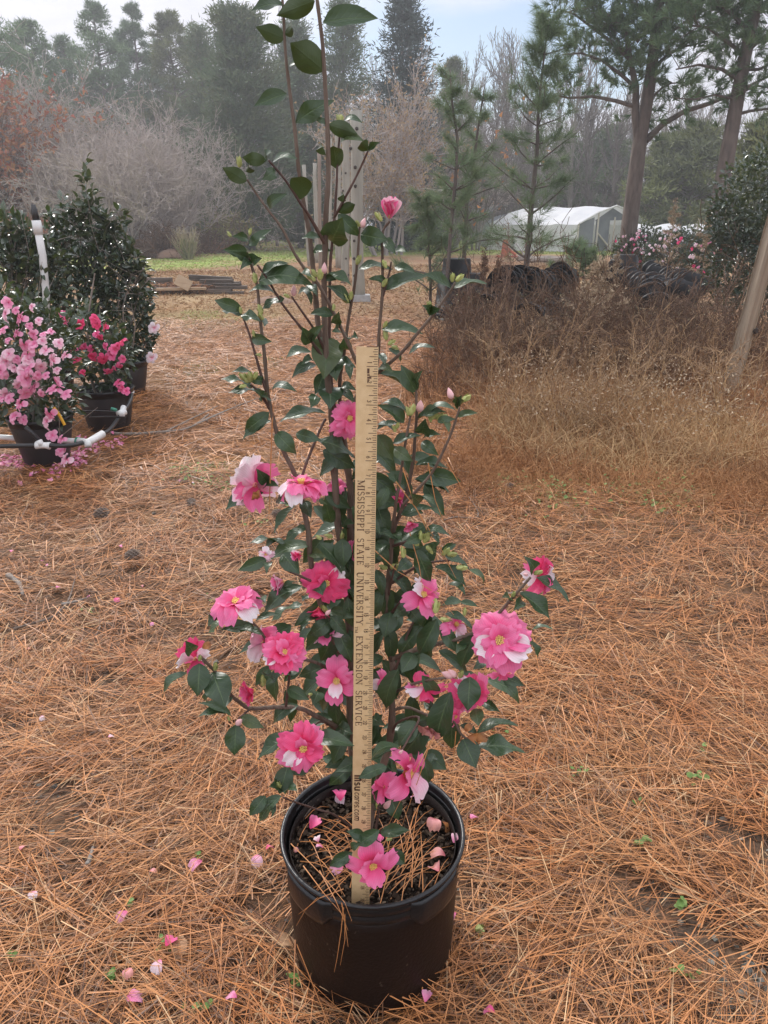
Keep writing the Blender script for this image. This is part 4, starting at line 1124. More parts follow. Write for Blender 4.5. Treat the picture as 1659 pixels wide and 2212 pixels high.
# ------------------------------------------------------------------ leaning square post on the right
def leaning_post():
    base = gp(1570, 852); Y = base[1]
    top = at(1716, 330, Y - .15)
    base = base - np.array((0, 0, .1))
    t = thing('leaning_post', 'grey square timber post leaning right at the edge of the dry weeds', 'post', base)
    ax = top - base; L_ = np.linalg.norm(ax); z = ax / L_
    y = unit(np.cross(z, np.array((1, .30, 0)))); x = np.cross(y, z)
    w = .102; n = 22; V = []; pr = []
    e = .012
    for (a, c) in ((-1, -1), (1, -1), (1, 1), (-1, 1)):
        h = w / 2
        pr += [(a * (h - e), c * h), (a * h, c * (h - e))] if (a * c > 0) else [(a * h, c * (h - e)), (a * (h - e), c * h)]
    for i in range(n + 1):
        f = i / n; cc = z * L_ * f
        for j, (a, c) in enumerate(pr):
            q = 1 + .035 * math.sin(i * 1.7 + j * 2.1) + .02 * math.sin(i * .6 + j)
            if i == 7 and j in (2, 3): q = .86
            V.append(cc + x * a * q + y * c * q)
    k = 8
    F = [(i * k + j, i * k + (j + 1) % k, (i + 1) * k + (j + 1) % k, (i + 1) * k + j) for i in range(n) for j in range(k)]
    me = raw_mesh('timber', V, [np.array(F)], 'post wood')
    # grain follows the timber
    Mx = np.stack((x, y, z), 1); 
    me.transform(Matrix(np.block([[Mx.T, np.zeros((3, 1))], [np.zeros((1, 3)), np.ones((1, 1))]]).tolist()))
    link('timber', me, t, M=M4(x, y, z, (0, 0, 0)))
    for f, sx_, sz in ((.335, .055, .026), (.22, -.03, .016), (.62, .02, .02)):
        b = MB(); p = z * L_ * f - y * (w / 2 + .001) * (1 if np.dot(y, (0, 1, 0)) > 0 else -1) + x * sx_
        nrm = -y if np.dot(y, (0, 1, 0)) > 0 else y
        b.tube([p - nrm * .01, p + nrm * .004], (sz, sz * .7), 8); b.build('knot', 'dark knot', t)
leaning_post()

# ------------------------------------------------------------------ dry weeds on the right
def in_patch(n, pts, Ymul=1.):
    """random ground places inside a photo-traced patch"""
    poly = np.array([gp(x, y)[:2] for x, y in pts])
    lo, hi = poly.min(0), poly.max(0); out = []
    while sum(len(o) for o in out) < n:
        q = lo + rng.rand(n * 2, 2) * (hi - lo)
        ins = np.zeros(len(q), bool); j = len(poly) - 1
        for i in range(len(poly)):
            xi, yi = poly[i]; xj, yj = poly[j]
            c = ((yi > q[:, 1]) != (yj > q[:, 1])) & (q[:, 0] < (xj - xi) * (q[:, 1] - yi) / (yj - yi + 1e-12) + xi)
            ins ^= c; j = i
        out.append(q[ins])
    q = np.concatenate(out)[:n]
    return np.stack((q[:, 0], q[:, 1], gh(q[:, 0], q[:, 1])), 1)
def grass_stuff(name, n, pts, h, w, m, bend=.35, lean=.45, seg=3, hfun=None):
    P = in_patch(n, pts); cl = np.sin(P[:, 0] * 3.1 + 1) * np.sin(P[:, 1] * 2.3) + .5 * np.sin(P[:, 0] * 7 + P[:, 1] * 5)
    D = unit(np.stack((rng.normal(size=n) * lean, rng.normal(size=n) * lean, np.ones(n)), 1))
    Ln = h * rng.uniform(.45, 1.3, n) * (1 + .34 * cl)
    if hfun is not None: Ln = Ln * hfun(P)
    V, F, T = blades(P, D, Ln, w * rng.uniform(.6, 1.3, n) * (.7 + P[:, 1] * .06), bend * rng.uniform(.2, 1.8, n), seg, tint=np.clip(.30 + .3 * cl + .12 * (P[:, 1] - 5) + rng.normal(size=n) * .28, 0, 1))
    tag(link(name, raw_mesh(name, V, [F], m, attrs={'tint': T})), kind='stuff')
edge = [(862, 905), (880, 985), (960, 1035), (1120, 1072), (1320, 1080), (1500, 1075), (1700, 1095), (1760, 960), (1700, 760), (1500, 735), (1250, 715), (1050, 720), (930, 745), (885, 830)]
rise = lambda P: np.clip(.45 + (P[:, 1] - 3.4) * .16, .4, .80)
grass_stuff('dry_weeds_grass', 17000, edge, .40, .0055, 'dry grass', hfun=rise, bend=.5, lean=.45)
grass_stuff('dead_weeds', 6500, [(930, 870), (1100, 860), (1400, 850), (1700, 850), (1760, 740), (1600, 718), (1200, 700), (960, 715)], .42, .005, 'grey weeds', bend=.3, lean=.5)
grass_stuff('tan_grass', 7500, [(1080, 870), (1010, 935), (1150, 1000), (1400, 1030), (1640, 1010), (1660, 930), (1450, 870), (1250, 830)], .42, .0042, 'tan grass', bend=.75, lean=.6)
grass_stuff('low_orange_grass', 9000, [(850, 960), (900, 1035), (1100, 1085), (1400, 1092), (1700, 1110), (1700, 1040), (1300, 1020), (1000, 960)], .20, .0035, 'dry grass', bend=.6, lean=.8)
# twiggy tangle
def tangle(name, n, pts, h, m, lv=3):
    P = in_patch(n, pts)
    A, _ = grow(P, unit(rdir(n) * .35 + np.array((0, 0, 1))), np.full(n, h) * rng.uniform(.6, 1.3, n), np.full(n, .0035), lv, (2, 2), .6, .0, lf=.42, rf=.7)
    A[2] = np.maximum(A[2], .0024); A[3] = np.maximum(A[3], .0018)
    tag(link(name, twigs_mesh(name, A, m)), kind='stuff')
tangle('twiggy_weeds', 330, [(930, 860), (1100, 850), (1400, 850), (1660, 830), (1700, 740), (1250, 700), (960, 715)], .40, 'brown brush')
tangle('tall_twiggy_weeds', 46, [(980, 860), (1200, 900), (1500, 900), (1660, 860), (1660, 760), (1250, 720), (1000, 740)], .72, 'grey weeds')
tangle('pale_twiggy_weeds', 150, [(1000, 900), (1200, 960), (1500, 960), (1660, 900), (1660, 800), (1250, 760), (1000, 780)], .36, 'tan grass')
tangle('brown_weeds', 170, [(960, 725), (1500, 740), (1540, 710), (1250, 690), (1000, 700)], .34, 'brown brush')
# seed heads scattered on the tan grass
n = 1500; P = in_patch(n, [(1080, 880), (1040, 935), (1200, 980), (1400, 1010), (1640, 1000), (1640, 940), (1450, 890), (1250, 850)]); P[:, 2] += rng.uniform(.12, .42, n)
V, F, T = tris(P, unit(rdir(n) + np.array((0, 0, .3))), .022, .010, rng.rand(n))
tag(link('pale_seed_heads_grass', raw_mesh('pale seed heads', V, [F], 'seed heads', attrs={'tint': T})), kind='stuff')

grass_stuff('stray_dry_grass', 1500, [(850, 990), (880, 1060), (1100, 1120), (1400, 1130), (1700, 1150), (1700, 1050), (1300, 1040), (1000, 980)], .22, .004, 'dry grass', bend=.5, lean=.7)
for px, py, hh, wv, lab in ((1120, 705, 655, 90, 'low leafy weed in front of the lying pots, under the young pine'), (1010, 715, 640, 80, 'grey green leafy weed in front of the upright pot stack'), (1220, 730, 655, 90, 'low leafy weed left of the largest feathery weed'), (1360, 735, 665, 90, 'low leafy weed below the right hand row of pots'), (1470, 735, 660, 80, 'low brown leafy weed left of the leaning post')):
    Yw = gp(px, py)[1]
    bare_bush('leafy_weed', lab, px, hh, Yw, wv, 'low leafy weeds among the pots', 9, m='brown brush', kids=(2, 2), lvl=3, r0=.007, cat='weed', leaves='reeds', nl=420, lw=.022, twig=.3)

def ragweed(label, px, yb, yt, Y, wpx, m='seed heads', n=18, group='feathery dead weeds with tan seed plumes'):
    base = at(px, yb, Y); base[2] = 0; top = at(px, yt, Y); H = top[2]
    t = thing('feathery_weed', label, 'weed', base, group)
    b = MB(); b.tube([(0, 0, 0), (.02, .01, H * .5), (0, 0, H)], (.008, .006, .003), 5)
    Pl, Dl = [], []
    for k in range(n):
        f = .35 + .65 * k / n; L_ = wpx * mpp(Y, H) / 2 * (1.12 - f) * 1.7 * random.uniform(.7, 1.1); a = k * 2.4
        s = np.array((0, 0, H * f)); d = unit(np.array((math.cos(a), math.sin(a), .55)))
        e = s + d * L_; b.tube([s, (s + e) / 2 + np.array((0, 0, .02)), e - np.array((0, 0, .03))], (.004, .003, .002), 3, False)
        for q in range(46):
            g = random.uniform(.2, 1.05); Pl.append(s + (e - s) * g - np.array((0, 0, .03 * g)) + rng.normal(size=3) * .012); Dl.append(unit(rdir(1)[0] + d * .5 + np.array((0, 0, .3))))
    for q in range(120):
        Pl.append(np.array((0, 0, H * random.uniform(.7, 1.03))) + rng.normal(size=3) * .02); Dl.append(unit(rdir(1)[0] + np.array((0, 0, .6))))
    b.build('stem', 'grey weeds', t)
    V, F, T = tris(np.array(Pl), np.array(Dl), .05, .016, rng.rand(len(Pl)))
    tag(link('seed_plume', raw_mesh('seed plume', V, [F], m, attrs={'tint': T}), t), kind='stuff')
ragweed('largest feathery tan weed, in front of the stacked pots', 1277, 760, 566, 7.6, 150, n=24)
ragweed('small drooping feathery weed left of the largest one', 1172, 780, 692, 7.0, 120, n=12)
ragweed('feathery weed standing tall against the white tunnel', 1432, 640, 440, 13, 70, n=16)
ragweed('feathery weed right of the pink bushes by the dark shrub', 1505, 660, 462, 12, 70, n=14)
ragweed('brown plumed weed under the forked pine', 1325, 640, 548, 12, 40, n=10)
ragweed('rust brown dead weed stalk left of the lying pots', 1070, 690, 560, 10, 36, 'brown brush', 12)
ragweed('rust brown dead weed stalk beside the upright pot stack', 1040, 700, 548, 10, 36, 'brown brush', 12)
for i, (px, yb, yt, Y) in enumerate([(1090, 770, 540, 9.5), (1075, 760, 600, 9.2), (990, 800, 640, 8.0), (1190, 860, 740, 6.2), (1460, 820, 640, 8), (1545, 800, 600, 8.4)]):
    base = at(px, yb, Y); base[2] = 0; H = at(px, yt, Y)[2]
    t = thing('dead_stalk', ['thin dark stalk left of the lying pots, tallest one', 'thin dark stalk just left of the tallest stalk', 'thin dark stalk below the right camellia twig', 'short dark stalk alone in the middle of the tan grass', 'dry stalk in front of the lying pot row', 'dry stalk at the foot of the dark shrub'][i], 'weed stalk', base, 'thin dead stalks in the weeds')
    A, _ = grow(np.zeros((1, 3)), np.array([(.03, 0, 1.)]), np.array([max(H, .3)]), np.array([.010]), 3, (2, 2), .5, .1, nsub=6, wig=.06, lf=.3, rf=.6)
    A[2] = np.maximum(A[2], .003); A[3] = np.maximum(A[3], .002)
    link('stems', twigs_mesh('stems', A, 'brown twigs'), t)

# ------------------------------------------------------------------ shrubs with leaves as pieces
def bush(name, label, base, lobes, nleaf, size, m, group=None, parts=300, stems=7, stemr=.010, seed=0, up=.25, bark='grey bark', cat='shrub', droop=.25, stemz=None, shell=.55):
    """lobes: (centre, radii, weight); the leaves nearest the camera are pieces, the rest one mass"""
    rs = np.random.RandomState(seed)
    base = np.asarray(base, float)
    t = thing(name, label, cat, base, group)
    w = np.array([l[2] for l in lobes], float); w /= w.sum()
    k = rs.choice(len(lobes), nleaf, p=w)
    c = np.array([l[0] for l in lobes])[k]; rad = np.array([l[1] for l in lobes])[k]
    o = unit(rs.normal(size=(nleaf, 3))) * (shell + (1 - shell) * rs.rand(nleaf, 1)) ** .8
    P = c + o * rad - base
    ok = P[:, 2] > .0; P = P[ok]; o = o[ok]; n = len(P)
    D = unit(o * np.array((1, 1, .5)) + unit(rs.normal(size=(n, 3))) * .75 + np.array((0, 0, up)))
    Nn = unit(rs.normal(size=(n, 3)) * .45 + np.array((0, -.15, 1.)))
    X = unit(np.cross(D, Nn)); Nn = np.cross(X, D)
    S = size * rs.uniform(.7, 1.25, n)
    Xs, Ys, Zs = X * (S * .46)[:, None], D * S[:, None], Nn * S[:, None]
    sb = MB()
    for i in range(stems):
        l = lobes[i % len(lobes)]; cc = np.array(l[0]) - base; a = rs.rand() * 6.28
        e = cc + np.array(l[1]) * np.array((math.cos(a) * .6, math.sin(a) * .6, rs.uniform(.2, .9)))
        s0 = np.array((rs.normal() * .03, rs.normal() * .03, (stemz if stemz is not None else .0)))
        mid = s0 * .5 + e * .5 + rs.normal(size=3) * .05 + np.array((0, 0, .05)); q = [s0, s0 * .75 + mid * .25 + np.array((0, 0, .03)), mid, e]
        sb.tube(q, np.array((1, .8, .55, .25)) * stemr, 5, False)
        for _ in range(5):
            f = rs.rand(); p = mid * (1 - f) + e * f; sb.tube([p, p + (unit(rs.normal(size=3)) + np.array((0, 0, .5))) * .22], (stemr * .35, stemr * .15), 4, False)
    if stems: sb.build('stems', bark, t, smooth=True)
    near = np.argsort(np.linalg.norm(P + base - np.array((0, 0, CAM_H)), axis=1) - .0 * S)
    np_ = min(parts, n)
    pick, rest = near[:np_], near[np_:]
    me = low_leaf(m)
    for i in pick:
        link('leaf', me, t, M=M4(Xs[i], Ys[i], Zs[i], P[i]))
    if len(rest):
        V0, F0, at0 = LOW_LEAF
        V, F, _ = inst(V0, F0, Xs[rest], Ys[rest], Zs[rest], P[rest])
        tag(link('foliage', raw_mesh('foliage', V, [F], m, attrs={'across': np.tile(at0['across'], len(rest)), 'along': np.tile(at0['along'], len(rest))}, smooth=True), t), kind='stuff')
    return t
def blossom_mesh(m, n=12, seed=0):
    b = MB(); rs = np.random.RandomState(seed); V0, F0, _ = petal_arrays(3, 3, .2, .2, .06, .06)
    at_ac, at_al = [], []
    _, _, a0 = petal_arrays(3, 3)
    for k in range(n):
        a = k * 6.283 / 6.3 + rs.rand() * .5; e = rs.uniform(-.35, .5) + (.5 if k > 5 else 0); s = rs.uniform(.75, 1.1) * (1 if k < 6 else .75)
        Mt = np.array(Matrix.Rotation(a, 3, 'Z') @ Matrix.Rotation(e, 3, 'X')) * s
        b.add(V0 @ Mt.T, F0); at_ac.append(a0['across']); at_al.append(a0['along'])
    V = np.concatenate(b.V); me = raw_mesh('blossom', V, [np.concatenate(b.F4)], m, smooth=True, attrs={'across': np.concatenate(at_ac), 'along': np.concatenate(at_al)})
    return me
BLO = {m: [blossom_mesh(m, 9 + 2 * i, i) for i in range(3)] for m in ('soft pink petal', 'pink petal', 'white petal', 'deep pink petal', 'pale petal')}
def add_blossoms(t, base, items, mats):
    for i, (p, r, d) in enumerate(items):
        Rm = rot_to(d) * r
        link('blossom', BLO[random.choice(mats)][i % 3], t, M=M4(Rm[:, 0], Rm[:, 1], Rm[:, 2], np.asarray(p) - base))

# right: dark evergreen and flowering camellias
def right_shrubs():
    Y = 9.5
    c = lambda px, py, Y_=Y: at(px, py, Y_)
    base = np.array((xat(1625, Y), Y, 0))
    bush('evergreen_shrub', 'large dark evergreen shrub at the right edge behind the leaning post', base,
         [(c(1620, 440), (.45, .5, .6), 3), (c(1650, 560), (.55, .5, .6), 3), (c(1590, 570), (.35, .4, .5), 2), (c(1640, 640), (.6, .5, .4), 2), (c(1570, 480), (.22, .3, .3), 1), (c(1665, 370), (.3, .3, .4), 1), (c(1710, 500), (.5, .5, .8), 3)], 5200, .075, 'shrub leaf', parts=120, stems=10, seed=4)
    Y = 18.; base = np.array((xat(1380, Y), Y, 0))
    t = bush('flowering_shrub', 'flowering bush dotted with pink blooms below the forked pine', base, [(at(1375, 545, Y), (.55, .6, .45), 3), (at(1350, 560, Y), (.3, .4, .35), 1), (at(1400, 530, Y), (.3, .3, .5), 1)], 2600, .085, 'shrub leaf', parts=0, seed=5, stems=12)
    add_blossoms(t, base, [(at(random.gauss(1380, 24), random.gauss(532, 22), Y - .45 + random.uniform(-.1, .1)), .034, unit(rdir(1)[0] + np.array((0, -1.2, .4)))) for _ in range(46)], ('soft pink petal', 'deep pink petal', 'pale petal'))
    Y = 17.; base = np.array((xat(1450, Y), Y, 0))
    t = bush('flowering_shrub', 'flowering bush dotted with white blooms before the white tunnel', base, [(at(1450, 550, Y), (.6, .6, .5), 3), (at(1480, 540, Y), (.35, .4, .5), 1)], 2800, .085, 'shrub leaf', parts=0, seed=6, stems=12)
    add_blossoms(t, base, [(at(random.gauss(1450, 30), random.gauss(528, 22), Y - .5 + random.uniform(-.1, .1)), .036, unit(rdir(1)[0] + np.array((0, -1.2, .4)))) for _ in range(42)], ('white petal', 'white petal', 'pale petal'))
    Y = 16.; base = np.array((xat(1520, Y), Y, 0))
    t = bush('flowering_shrub', 'dark flowering bush with few red pink blooms beside the evergreen shrub', base, [(at(1520, 560, Y), (.55, .6, .5), 3), (at(1545, 540, Y), (.4, .4, .6), 2)], 2600, .085, 'shrub leaf', parts=0, seed=7, stems=10)
    add_blossoms(t, base, [(at(random.gauss(1512, 26), random.gauss(548, 24), Y - .5 + random.uniform(-.1, .1)), .045, unit(rdir(1)[0] + np.array((0, -1.2, .4)))) for _ in range(22)], ('soft pink petal', 'white petal', 'deep pink petal'))
right_shrubs()

# ------------------------------------------------------------------ left: potted camellias and their watering line
def nursery_pot(name, label, c, rt, rb, h, group, soil=True):
    t = thing(name, label, 'plant pot', c, group)
    b = MB(); b.lathe([(.005, .004), (rb, 0), (rb + .004, .012), (rt * .955, h * .84), (rt * .95, h * .85), (rt * .93, h * .87), (rt * .90, h * .70), (rb * .93, .03), (.005, .03)], 40)
    b.build('body', 'nursery pot plastic', t, smooth=True)
    b = MB(); b.lathe([(rt * .95, h * .84), (rt * .985, h * .85), (rt * .99, h * .93), (rt * 1.01, h * .95), (rt * 1.015, h), (rt * .985, h * 1.005), (rt * .955, h * .97), (rt * .94, h * .86)], 40)
    b.build('rim', 'rim plastic', t, smooth=True)
    if soil:
        b = MB(); b.lathe([(.002, h * .83), (rt * .5, h * .825), (rt * .92, h * .81)], 24); b.build('soil', 'potting soil', t)
    return t
GPOT = 'black pots of the camellia row'
B1 = gp(82, 1012) + np.array((0, .13, 0)); B1[2] = 0
B2 = gp(222, 936) + np.array((0, .14, 0)); B2[2] = 0
B3 = gp(262, 862) + np.array((0, .15, 0)); B3[2] = 0
nursery_pot('nursery_pot', 'black pot under the pale pink camellia at the left edge', B1, .175, .118, .275, GPOT)
nursery_pot('nursery_pot', 'black pot under the deeper pink camellia with bare stems', B2, .185, .130, .275, GPOT)
nursery_pot('nursery_pot', 'black pot mostly hidden behind the pot of the deeper pink camellia', B3, .19, .135, .28, GPOT)
B4 = np.array((xat(120, 6.0), 6.0, 0.)); B5 = np.array((xat(20, 5.6), 5.6, 0.))
nursery_pot('nursery_pot', 'black pot hidden behind the pale pink camellia, holding the spiky shrub', B4, .19, .135, .28, GPOT)
nursery_pot('nursery_pot', 'black pot at the left edge behind the pale pink camellia', B5, .19, .135, .28, GPOT)

def left_shrubs():
    Y = B1[1]; c = lambda px, py, dy=0.: at(px, py, Y + dy)
    # pale pink camellia
    base = B1 + np.array((0, 0, .23))
    t = bush('pink_camellia', 'potted camellia crowded with pale pink blooms at the left edge', base,
             [(c(55, 790), (.34, .26, .34), 4), (c(70, 880), (.25, .24, .16), 2), (c(20, 700), (.22, .2, .22), 2), (c(100, 730), (.16, .2, .22), 1.5), (c(128, 900), (.07, .1, .18), .8), (c(120, 960, -.12), (.05, .05, .12), .5), (c(-40, 800), (.2, .2, .3), 1.5)], 1500, .058, 'heap leaf', stems=10, seed=21, stemr=.008)
    its = []
    for px, py in [(18, 655), (14, 680), (35, 672), (48, 690), (70, 662), (62, 705), (40, 720), (82, 690), (95, 722), (110, 718), (20, 735), (8, 712), (55, 742), (75, 745), (88, 735), (60, 768), (35, 775), (18, 765), (100, 755), (112, 768), (125, 742), (140, 768), (12, 805), (0, 800), (30, 795), (50, 800), (68, 795), (55, 820), (80, 810), (100, 812), (120, 778), (122, 800), (38, 830), (8, 845), (5, 862), (20, 860), (55, 845), (75, 835), (88, 852), (118, 845), (128, 822), (142, 852), (44, 872), (30, 900), (52, 905), (108, 895), (104, 910), (110, 940), (132, 950), (128, 975), (142, 968), (145, 995), (62, 780), (90, 790), (14, 782), (70, 720)]:
        its.append((c(px + random.uniform(-3, 3), py + random.uniform(-3, 3), -.24 - .06 * random.random() + (.0 if py < 900 else .04)), random.uniform(.024, .050), unit(np.array((random.gauss(.1, .9), -.8, random.gauss(.35, .7))))))
    add_blossoms(t, base, its, ('soft pink petal', 'soft pink petal', 'pale petal'))
    # deeper pink camellia
    Y2 = B2[1]; c2 = lambda px, py, dy=0.: at(px, py, Y2 + dy); base = B2 + np.array((0, 0, .23))
    t = bush('pink_camellia', 'potted camellia with deeper pink blooms and bare lower stems', base,
             [(c2(210, 745), (.22, .2, .18), 3), (c2(250, 770), (.12, .16, .15), 1.5), (c2(180, 700), (.14, .15, .15), 1.2), (c2(265, 855), (.06, .08, .08), .6), (c2(200, 825), (.09, .1, .07), .6), (c2(240, 825), (.09, .1, .07), .6)], 620, .062, 'heap leaf', parts=280, stems=0, seed=22)
    b = MB()
    for pl, r in (([(214, 862), (205, 845), (196, 815), (193, 780), (191, 735), (188, 700), (197, 640), (205, 590)], .012), ([(214, 862), (225, 840), (233, 800), (240, 770), (250, 735)], .009), ([(191, 735), (180, 715), (168, 700)], .006), ([(196, 815), (205, 760), (214, 700), (216, 660)], .006), ([(233, 800), (255, 820), (270, 850)], .005)):
        b.tube([c2(p[0], p[1]) - base for p in pl], np.linspace(r, r * .35, len(pl)), 6, False)
    b.build('branches', 'grey bark', t, smooth=True)
    its = [(c2(px, py, -.16 - .05 * random.random()), random.uniform(.024, .044), unit(np.array((random.gauss(.1, .9), -.8, random.gauss(.1, .7))))) for px, py in
           [(172, 698), (204, 688), (208, 700), (229, 708), (216, 728), (208, 722), (196, 752), (200, 770), (222, 775), (246, 755), (252, 748), (266, 740), (240, 768), (248, 795), (258, 790), (265, 775), (180, 748), (160, 760), (165, 775), (178, 805), (162, 848), (257, 828), (262, 838), (272, 845), (235, 800), (228, 748), (136, 680), (142, 692), (150, 770)]]
    add_blossoms(t, base, its, ('deep pink petal', 'pink petal', 'pink petal'))
    # dark camellias behind
    Y = B3[1] + .1; d = lambda px, py, dy=0.: at(px, py, Y + dy); base = B3 + np.array((0, 0, .23))
    GH = 'dark glossy camellias behind the pink ones'
    t = bush('dark_camellia', 'dark glossy camellia on the right of the hedge, reaching over the needles', base,
         [(d(250, 705), (.28, .3, .32), 3.4), (d(290, 760), (.14, .2, .2), 1.2), (d(300, 640), (.10, .15, .25), 1.), (d(235, 590), (.24, .25, .25), 2.5), (d(315, 700), (.05, .08, .16), .4), (d(290, 570), (.04, .05, .16), .4), (d(305, 590), (.035, .05, .14), .3), (d(262, 560), (.04, .05, .14), .3), (d(322, 730), (.04, .08, .1), .25)], 1350, .072, 'shrub leaf', GH, parts=290, stems=12, seed=31, shell=.25, stemr=.009)
    for px, py in ((328, 772), (333, 708), (282, 805)):
        Rm = rot_to(unit(np.array((.2, -1, .1)))) * .05
        link('blossom', BLO['white petal'][0], t, M=M4(Rm[:, 0], Rm[:, 1], Rm[:, 2], d(px, py, -.1) - base))
    Y4 = B4[1]; d = lambda px, py, dy=0.: at(px, py, Y4 + dy); base = B4 + np.array((0, 0, .23))
    bush('dark_camellia', 'tallest dark camellia, a spike of white glinting leaves above the hedge', base,
         [(d(165, 665), (.42, .35, .36), 4), (d(190, 410), (.05, .06, .24), .42), (d(205, 470), (.05, .06, .16), .35), (d(172, 470), (.05, .06, .16), .35), (d(150, 490), (.05, .08, .15), .3), (d(128, 510), (.05, .08, .14), .3), (d(228, 490), (.05, .06, .14), .3), (d(250, 520), (.05, .08, .14), .3), (d(180, 520), (.20, .15, .12), .7), (d(225, 535), (.16, .15, .12), .6), (d(120, 570), (.2, .2, .2), 1.2), (d(232, 600), (.2, .2, .14), .6), (d(262, 480), (.035, .05, .13), .2), (d(112, 480), (.035, .05, .13), .2), (d(140, 455), (.03, .05, .12), .15)], 1650, .074, 'shrub leaf', GH, parts=290, stems=14, seed=32, shell=.25, stemr=.009)
    Y5 = B5[1]; d = lambda px, py, dy=0.: at(px, py, Y5 + dy); base = B5 + np.array((0, 0, .23))
    bush('dark_camellia', 'dark camellia at the left edge with loose upright shoots', base,
         [(d(30, 650), (.44, .35, .32), 4), (d(60, 560), (.25, .2, .14), 1.), (d(0, 550), (.25, .2, .18), 1.), (d(45, 510), (.04, .06, .14), .25), (d(12, 500), (.04, .06, .14), .25), (d(75, 520), (.04, .06, .12), .25), (d(110, 535), (.04, .06, .14), .25), (d(100, 600), (.2, .2, .25), 1.2), (d(28, 500), (.1, .1, .12), .3)], 1350, .074, 'shrub leaf', GH, parts=290, stems=12, seed=33, shell=.25, stemr=.009)
left_shrubs()

# ------------------------------------------------------------------ watering line
def watering():
    def line(pts, Y0, Y1=None):
        n = len(pts); return [at(p[0], p[1], (Y0 if Y1 is None else Y0 + (Y1 - Y0) * i / (n - 1)) if len(p) < 3 else p[2]) for i, p in enumerate(pts)]
    def smooth(P, n=6):
        P = np.array(P); out = []
        for i in range(len(P) - 1):
            p0, p1, p2, p3 = P[max(i - 1, 0)], P[i], P[i + 1], P[min(i + 2, len(P) - 1)]
            for k in range(n):
                t = k / n; out.append(.5 * ((2 * p1) + (-p0 + p2) * t + (2 * p0 - 5 * p1 + 4 * p2 - p3) * t * t + (-p0 + 3 * p1 - 3 * p2 + p3) * t ** 3))
        out.append(P[-1]); return np.array(out)
    o = line([(172, 965)], 3.95)[0]
    t = thing('watering_line', 'watering line of white pipe and black hose running past the left pots', 'pipe', o)
    def part(name, P, r, m, sides=10):
        b = MB(); b.tube(np.array(P) - o, r, sides); return b.build(name, m, t, smooth=True)
    Yf = 3.80
    part('hose', smooth(line([(-60, 965), (0, 964), (40, 963), (78, 962)], Yf)), .0125, 'black hose')
    part('hose', smooth(line([(108, 962, Yf), (135, 963, Yf), (160, 961, Yf + .05), (178, 956, 3.9)], Yf)), .0125, 'black hose')
    part('hose', smooth(line([(216, 941, 4.05), (235, 930, 4.2), (250, 912, 4.38), (262, 893, 4.45), (275, 878, 4.6), (283, 860, 4.75), (284, 848, 4.9), (276, 838, 5.0)], 4)), .0125, 'black hose')
    part('tee_fitting', line([(78, 962), (90, 962), (98, 962), (108, 963)], Yf), (.021, .0165, .0165, .021), 'white pvc', 14)
    part('tee_fitting', line([(90, 962, Yf - .005), (84, 951, Yf)], Yf), .016, 'white pvc', 12)
    part('hose_end', line([(84, 951), (70, 935), (55, 922)], Yf + .02), .011, 'black hose')
    part('pipe', line([(128, 951, 4.02), (172, 953, 3.96)], 4), .0155, 'white pvc', 14)
    part('pipe', line([(-60, 940, 4.2), (15, 945, 4.16), (40, 947, 4.14)], 4), .0155, 'white pvc', 14)
    part('tee_fitting', line([(170, 953, 3.95), (190, 956, 3.93), (222, 937, 4.05)], 4), (.021, .021, .021), 'white pvc', 14)
    part('tee_fitting', line([(188, 953, 3.92), (191, 965, 3.9)], 4), (.0195, .019), 'white pvc', 14)
    part('cap', line([(190, 961, 3.905), (191, 966, 3.898)], 4), (.0175, .0155), 'galvanised hoop', 14)
    part('collar', line([(167, 953, 3.955), (171, 953, 3.95)], 4), .0228, 'green valve', 14)
    part('tee_fitting', line([(255, 895, 4.42), (271, 889, 4.46)], 4), (.021, .019), 'white pvc', 14)
    part('tee_fitting', line([(263, 897, 4.42), (267, 880, 4.5)], 4), (.018, .018), 'white pvc', 14)
    part('tee_fitting', line([(281, 852, 4.84), (285, 846, 4.9)], 4), (.017, .017), 'white pvc', 12)
    part('feed_hose', smooth(line([(100, 885), (150, 889), (200, 888), (235, 889), (255, 892)], 4.46, 4.44)), .0055, 'black hose', 7)
    part('valve', line([(240, 883), (252, 886)], 4.41), (.012, .010), 'green valve', 8)
    part('drip_stake', smooth(line([(193, 901, 4.5), (230, 900, 4.42), (272, 901, 4.40)], 4)), .004, 'black hose', 6)
    part('drip_stake', line([(193, 901, 4.5), (201, 890, 4.48)], 4), (.005, .003), 'black hose', 6)
    # upright white riser in the hedge
    base = np.array((xat(92, 5.45), 5.45, 0.))
    t2 = thing('white_riser_pipe', 'white upright pipe with a black cap above the dark hedge', 'pipe', base)
    p = [at(100, 640, 5.45), at(92, 552, 5.45), at(78, 476, 5.45)]
    q = [np.array((0, 0, 0))] + [k - base for k in p]
    b = MB(); b.tube(q, (.026, .026, .026, .025), 12); b.build('pipe', 'white pvc', t2, smooth=True)
    e = q[-1]; dv = unit(q[-1] - q[-2])
    b = MB(); b.tube([e - dv * .09, e], (.031, .031), 12); b.build('coupling', 'white pvc', t2, smooth=True)
    b = MB(); b.tube([e, e + dv * .05, e + dv * .10], (.022, .022, .016), 10); b.build('cap', 'black hose', t2, smooth=True)
    b = MB(); b.tube([e + dv * .03 - np.array((.03, 0, 0)), e + dv * .17 - np.array((.07, 0, 0))], (.009, .008), 6); b.build('lever', 'pale stick', t2)
    # yellow strap on the front pot
    s = MB(); P = smooth(line([(116, 880), (126, 893), (133, 905), (140, 918)], 3.86)); s.tube(P, .008, 5)
    tag(s.build('yellow_strap', 'yellow strap'), 'short yellow strap hanging in the pale pink camellia', 'strap')
watering()
